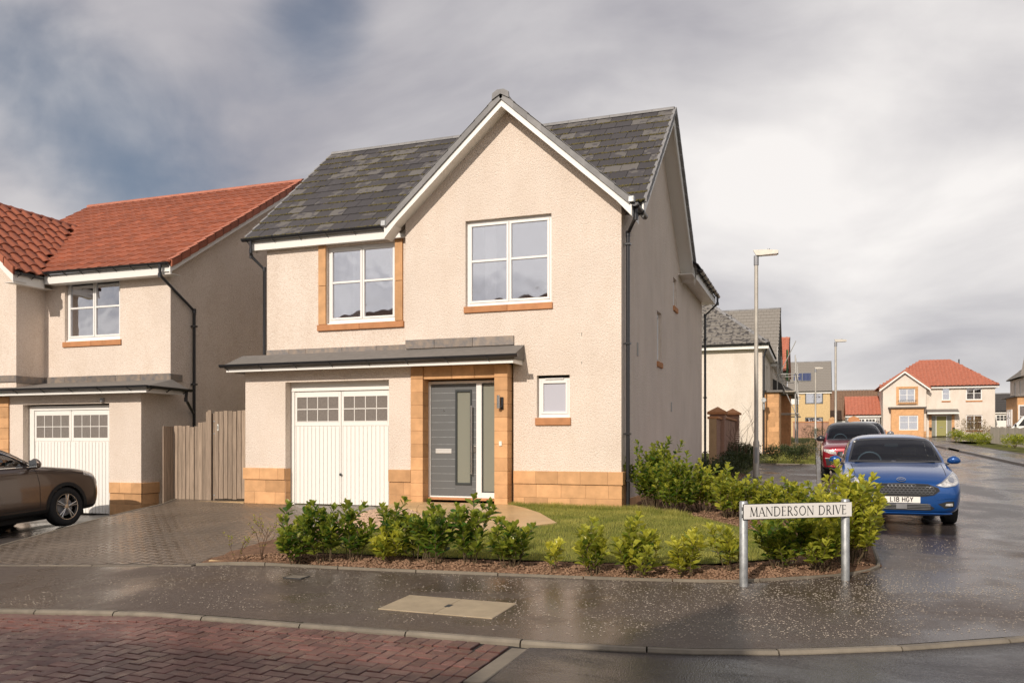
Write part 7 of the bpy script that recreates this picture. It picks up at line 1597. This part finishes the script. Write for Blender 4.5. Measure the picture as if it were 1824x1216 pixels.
SUV = [   # tall compact estate, used for the brown and red cars
 R(2.15, 0,.42, .36,.42, .58,.46, .68,.56, .68,.70, .60,.79, .40,.83, 0,.84),
 R(2.12, 0,.30, .50,.31, .70,.35, .80,.54, .79,.74, .71,.85, .48,.895, 0,.905),
 R(2.00, 0,.26, .58,.27, .80,.32, .865,.56, .855,.80, .775,.905, .52,.95, 0,.965),
 R(1.75, 0,.25, .62,.26, .85,.32, .895,.58, .885,.85, .81,.955, .56,1.00, 0,1.02),
 R(1.40, 0,.25, .64,.26, .87,.33, .91,.59, .90,.89, .82,.99, .60,1.04, 0,1.06),
 R(1.05, 0,.25, .66,.26, .87,.33, .912,.60, .90,.93, .825,1.03, .62,1.075, 0,1.095),
 R(.88, 0,.25, .66,.26, .87,.33, .912,.60, .90,.94, .825,1.045, .65,1.09, 0,1.11),
 R(.60, 0,.25, .66,.26, .87,.33, .912,.60, .90,.95, .825,1.065, .69,1.24, 0,1.28),
 R(.25, 0,.25, .66,.26, .87,.33, .912,.61, .90,.96, .825,1.08, .66,1.42, 0,1.47),
 R(-.10, 0,.25, .66,.26, .87,.33, .912,.61, .90,.97, .825,1.09, .63,1.52, 0,1.58),
 R(-.65, 0,.25, .66,.26, .87,.33, .912,.61, .90,.99, .825,1.11, .62,1.55, 0,1.62),
 R(-1.25, 0,.26, .66,.27, .87,.34, .91,.62, .895,1.02, .815,1.14, .61,1.52, 0,1.60),
 R(-1.80, 0,.28, .64,.29, .85,.36, .89,.64, .87,1.05, .79,1.16, .59,1.44, 0,1.52),
 R(-2.08, 0,.34, .58,.35, .78,.42, .83,.64, .81,1.0, .73,1.10, .56,1.26, 0,1.30),
 R(-2.18, 0,.44, .48,.44, .66,.48, .72,.62, .70,.86, .64,.95, .50,1.04, 0,1.06)]
def suv(name, label, x, y, z, rz, paint_, arch, zpitch=0, roll=0, z_off=0, wheel_rim='steel', spokes=5, twin=True, sx=1.0, roofm=None, clad=None, wr=.345, ar=.385, lift=0.0):
    Lf = lambda z: z+lift*max(0, min(1, (z-.55)/.5))
    ST = [[r[0]]+[Lf(v) if k % 2 else v for k, v in enumerate(r[1:])] for r in SUV]
    root = thing(name, label, 'car', (x, y, z)); root.rotation_euler = (Matrix.Rotation(-roll, 4, 'Y') @ Matrix.Rotation(zpitch, 4, 'X') @ Matrix.Rotation(rz, 4, 'Z')).to_euler()
    ws = [(-.735, 1.11), (.735, 1.11), (.70, 1.30), (.655, 1.47), (.60, 1.52), (0, 1.545), (-.60, 1.52), (-.655, 1.47), (-.70, 1.30)]
    sw = [[(.66, 1.10), (.42, 1.245), (.05, 1.42), (-.42, 1.485), (-.42, 1.115)], [(-.50, 1.12), (-.50, 1.49), (-1.15, 1.46), (-1.22, 1.17)], [(-1.28, 1.18), (-1.22, 1.455), (-1.55, 1.40), (-1.72, 1.25)]]
    ws = [(a, Lf(b)) for a, b in ws]; sw = [[(a, Lf(b)) for a, b in w] for w in sw]
    body, bvh = make_car(root, ST, paint_, (1.32, -1.33), wr, .225, ws, sw, ar, arch, rim=wheel_rim, spokes=spokes, twin=twin, roof_m=roofm, clad=clad)
    return root, body, bvh
def brown_car():
    x, y = -11.02, -3.30; z = gz(x, y)+.0
    root, body, bvh = suv('brown_crossover', 'dark brown crossover parked nose to the left garage door', x, y, z, math.pi/2-.02, 'brown_paint', 'dark_rubber', .045, .062, clad=lambda xx: .36, wr=.37, ar=.405, lift=.08)
    lf = lambda z: z+.08*max(0, min(1, (z-.55)/.5))
    def sp(poly, m, name, off=.006, th=0): return link(name, patch(bvh, poly, 's', off, .06, th, -1).mesh(name, m), root)
    # chrome line under the glass and along the roof, door gaps, handle, lamp
    def line(pts, r, m, name, up=.004):
        q = MB(); q.smooth = True; P = []
        for i in range(len(pts)-1):
            for k in range(8):
                t = k/8; a = pts[i][0]*(1-t)+pts[i+1][0]*t; b = lf(pts[i][1]*(1-t)+pts[i+1][1]*t); l = bvh.ray_cast(Vector((a, -3, b)), Vector((0, 1, 0)))[0]
                if l: P.append(l+Vector((0, -up, 0)))
        l = bvh.ray_cast(Vector((pts[-1][0], -3, lf(pts[-1][1]))), Vector((0, 1, 0)))[0]
        if l: P.append(l+Vector((0, -up, 0)))
        q.tube(P, r, 5); return link(name, q.mesh(name, m), root)
    line([(.70, 1.085), (-.2, 1.10), (-1.3, 1.165)], .009, 'chrome', 'chrome_strip', .006); line([(.66, 1.12), (.40, 1.27), (.04, 1.445), (-.5, 1.51), (-1.2, 1.48)], .008, 'chrome', 'chrome_strip', .006)
    line([(.72, 1.05), (.76, .80), (.74, .36)], .005, 'dark_rubber', 'door_gap', .0); line([(-.46, 1.11), (-.47, .38)], .005, 'dark_rubber', 'door_gap', 0); line([(.72, .40), (-.9, .40)], .006, 'dark_rubber', 'door_gap', 0)
    line([(.98, 1.0), (1.3, .985), (1.75, .90)], .004, 'dark_rubber', 'bonnet_gap', 0)
    line([(-.36, .93), (-.14, .935)], .016, 'brown_paint', 'door_handle', .03)
    hl = [(1.76, .93), (1.80, 1.02), (1.98, .98), (2.09, .90), (1.98, .88)]; h = sp(hl, 'headlight', 'headlight', .006, .004)
    hl = [(-.50, .72), (-.80, .86), (-.78, .74), (-.60, .68)]
    for s in (1, -1): link('headlight', patch(bvh, [(s*a, b) for a, b in ((.50, .73), (.80, .84), (.82, .74), (.6, .69))], 'f', .008, .05, .004).mesh('headlight', 'headlight'), root)
    link('grille', patch(bvh, [(-.45, .70), (.45, .70), (.35, .56), (-.35, .56)], 'f', .006, .06, .004).mesh('grille', 'dark_rubber'), root)
    mirror(root, .62, -.90, 1.22, 'brown_paint', 1.1); mirror(root, .62, .90, 1.22, 'brown_paint', 1.1)
    q = MB()
    for s in (1, -1): q = MB(); q.smooth = True; q.tube([(.0, s*.60, 1.65), (-.1, s*.60, 1.70), (-1.4, s*.585, 1.70), (-1.5, s*.58, 1.65)], .016, 6); link('roof_rail', q.mesh('roof_rail', 'steel'), root)
brown_car()
def red_car():
    x, y = 4.18, 13.5; z, pitch = on_ground(x, y, zf=street_z)
    root, body, bvh = suv('red_suv', 'dark red four wheel drive with black roof behind the blue hatchback', x, y, z, -math.pi/2, 'red_paint', 'dark_rubber', pitch, clad=lambda xx: .36, roofm=(1.30, 'black_plastic', -3, .9), wr=.37, ar=.405)
    def P(poly, m, name, off=.006, th=0.0, par=root): return link(name, patch(bvh, poly, 'f', off, .06, th).mesh(name, m), par)
    P([(-.46, .80), (.46, .80), (.50, .70), (.40, .66), (-.40, .66), (-.50, .70)], 'dark_rubber', 'grille', .006, .004)
    for k in range(3): P([(-.42, .69+k*.035), (.42, .69+k*.035), (.42, .70+k*.035), (-.42, .70+k*.035)], 'lamp_post_grey', 'grille_bar', .014)
    for s in (1, -1):
        h = P([(s*.50, .72), (s*.52, .80), (s*.70, .855), (s*.83, .86), (s*.83, .80), (s*.66, .73)], 'headlight', 'headlight', .008, .004)
        P([(s*.60, .62), (s*.80, .62), (s*.80, .60), (s*.60, .60)], 'headlight', 'day_light', .010)
        P([(s*.56, .58), (s*.80, .60), (s*.76, .40), (s*.60, .42)], 'dark_rubber', 'air_intake', .006, .004)
        mirror(root, .62, s*.80, 1.14, 'black_plastic', 1.05)
    P([(-.50, .52), (.50, .52), (.44, .36), (-.44, .36)], 'dark_rubber', 'lower_grille', .006, .004)
    def q_(a, b, dd):
        l, n_, _, _ = bvh.ray_cast(Vector((5, a, .875+b*.6)), Vector((-1, 0, 0))); return tuple(l+n_*(.006+dd)) if l else (2.0, a, .875+b)
    text(root, 'RANGE ROVER', PL, q_, .058, .011, .011, 'chrome', .003, track=.55, serif=False)
red_car()
def grey_car():
    x, y = 5.05, 24.5; z, pitch = on_ground(x, y, zf=street_z)
    root, body, bvh = suv('grey_car', 'grey car whose roof shows above the red one', x, y, z, -math.pi/2, 'grey_paint', None, pitch)
    for s in (1, -1): link('headlight', patch(bvh, [(s*a, b) for a, b in ((.50, .73), (.80, .84), (.82, .74), (.6, .69))], 'f', .008, .08, .004).mesh('headlight', 'headlight'), root); mirror(root, .62, s*.90, 1.13, 'grey_paint', 1.1)
    for s in (1, -1): q = MB(); q.tube([(.0, s*.60, 1.56), (-.1, s*.60, 1.63), (-1.4, s*.585, 1.63), (-1.5, s*.58, 1.56)], .02, 6); link('roof_rail', q.mesh('roof_rail', 'steel'), root)
grey_car()
def van():
    x, y = 17.6, 60.2; z = gz(x, y); root = thing('white_van', 'white van behind the picket fence at the right edge', 'van', (x, y, z)); root.rotation_euler = (0, 0, math.pi-.15)
    # drawn facing +x
    prof = [(.5, .3), (.55, .95), (.05, 1.10), (-.55, 1.85), (-1.0, 2.02), (-4.4, 2.02), (-4.5, 1.9), (-4.5, .35)]
    b = MB().prism(prof, -.92, .92, 'y'); bm = bmesh.new(); vs = [bm.verts.new(v) for v in b.v]; [bm.faces.new([vs[i] for i in f]) for f in b.f]; bmesh.ops.recalc_face_normals(bm, faces=bm.faces)
    bmesh.ops.bevel(bm, geom=[e for e in bm.edges if not all(abs(f.normal.y) > .99 for f in e.link_faces)], offset=.06, segments=2, affect='EDGES'); me = bpy.data.meshes.new('body'); bm.to_mesh(me); bm.free(); me.materials.append(MATS['van_white']); link('body', me, root)
    link('windscreen', MB().quad((.02, -.78, 1.17), (.02, .78, 1.17), (-.53, .72, 1.85), (-.53, -.72, 1.85)).mesh('windscreen', 'car_glass'), root)
    for s in (1, -1):
        link('side_window', MB().prism([(-.25, 1.15), (-.62, 1.68), (-1.25, 1.68), (-1.25, 1.15)], s*.922, s*.935, 'y').mesh('side_window', 'dark_rubber'), root); mirror(root, -.1, s*.95, 1.2, 'black_plastic', 1.3)
        for xx in (-.4, -3.6): wheel(root, xx, s*.82, .34, .22, 5)
        link('headlight', MB().box(.50, .58, s*.55, s*.85, .75, .92, .02).mesh('headlight', 'headlight'), root)
        link('door_gap', MB().box(-1.4, -1.39, s*.921, s*.925, .4, 1.9).mesh('door_gap', 'dark_rubber'), root)
    link('bumper', MB().box(.42, .62, -.88, .88, .28, .55, .05).mesh('bumper', 'dark_rubber'), root)
van()
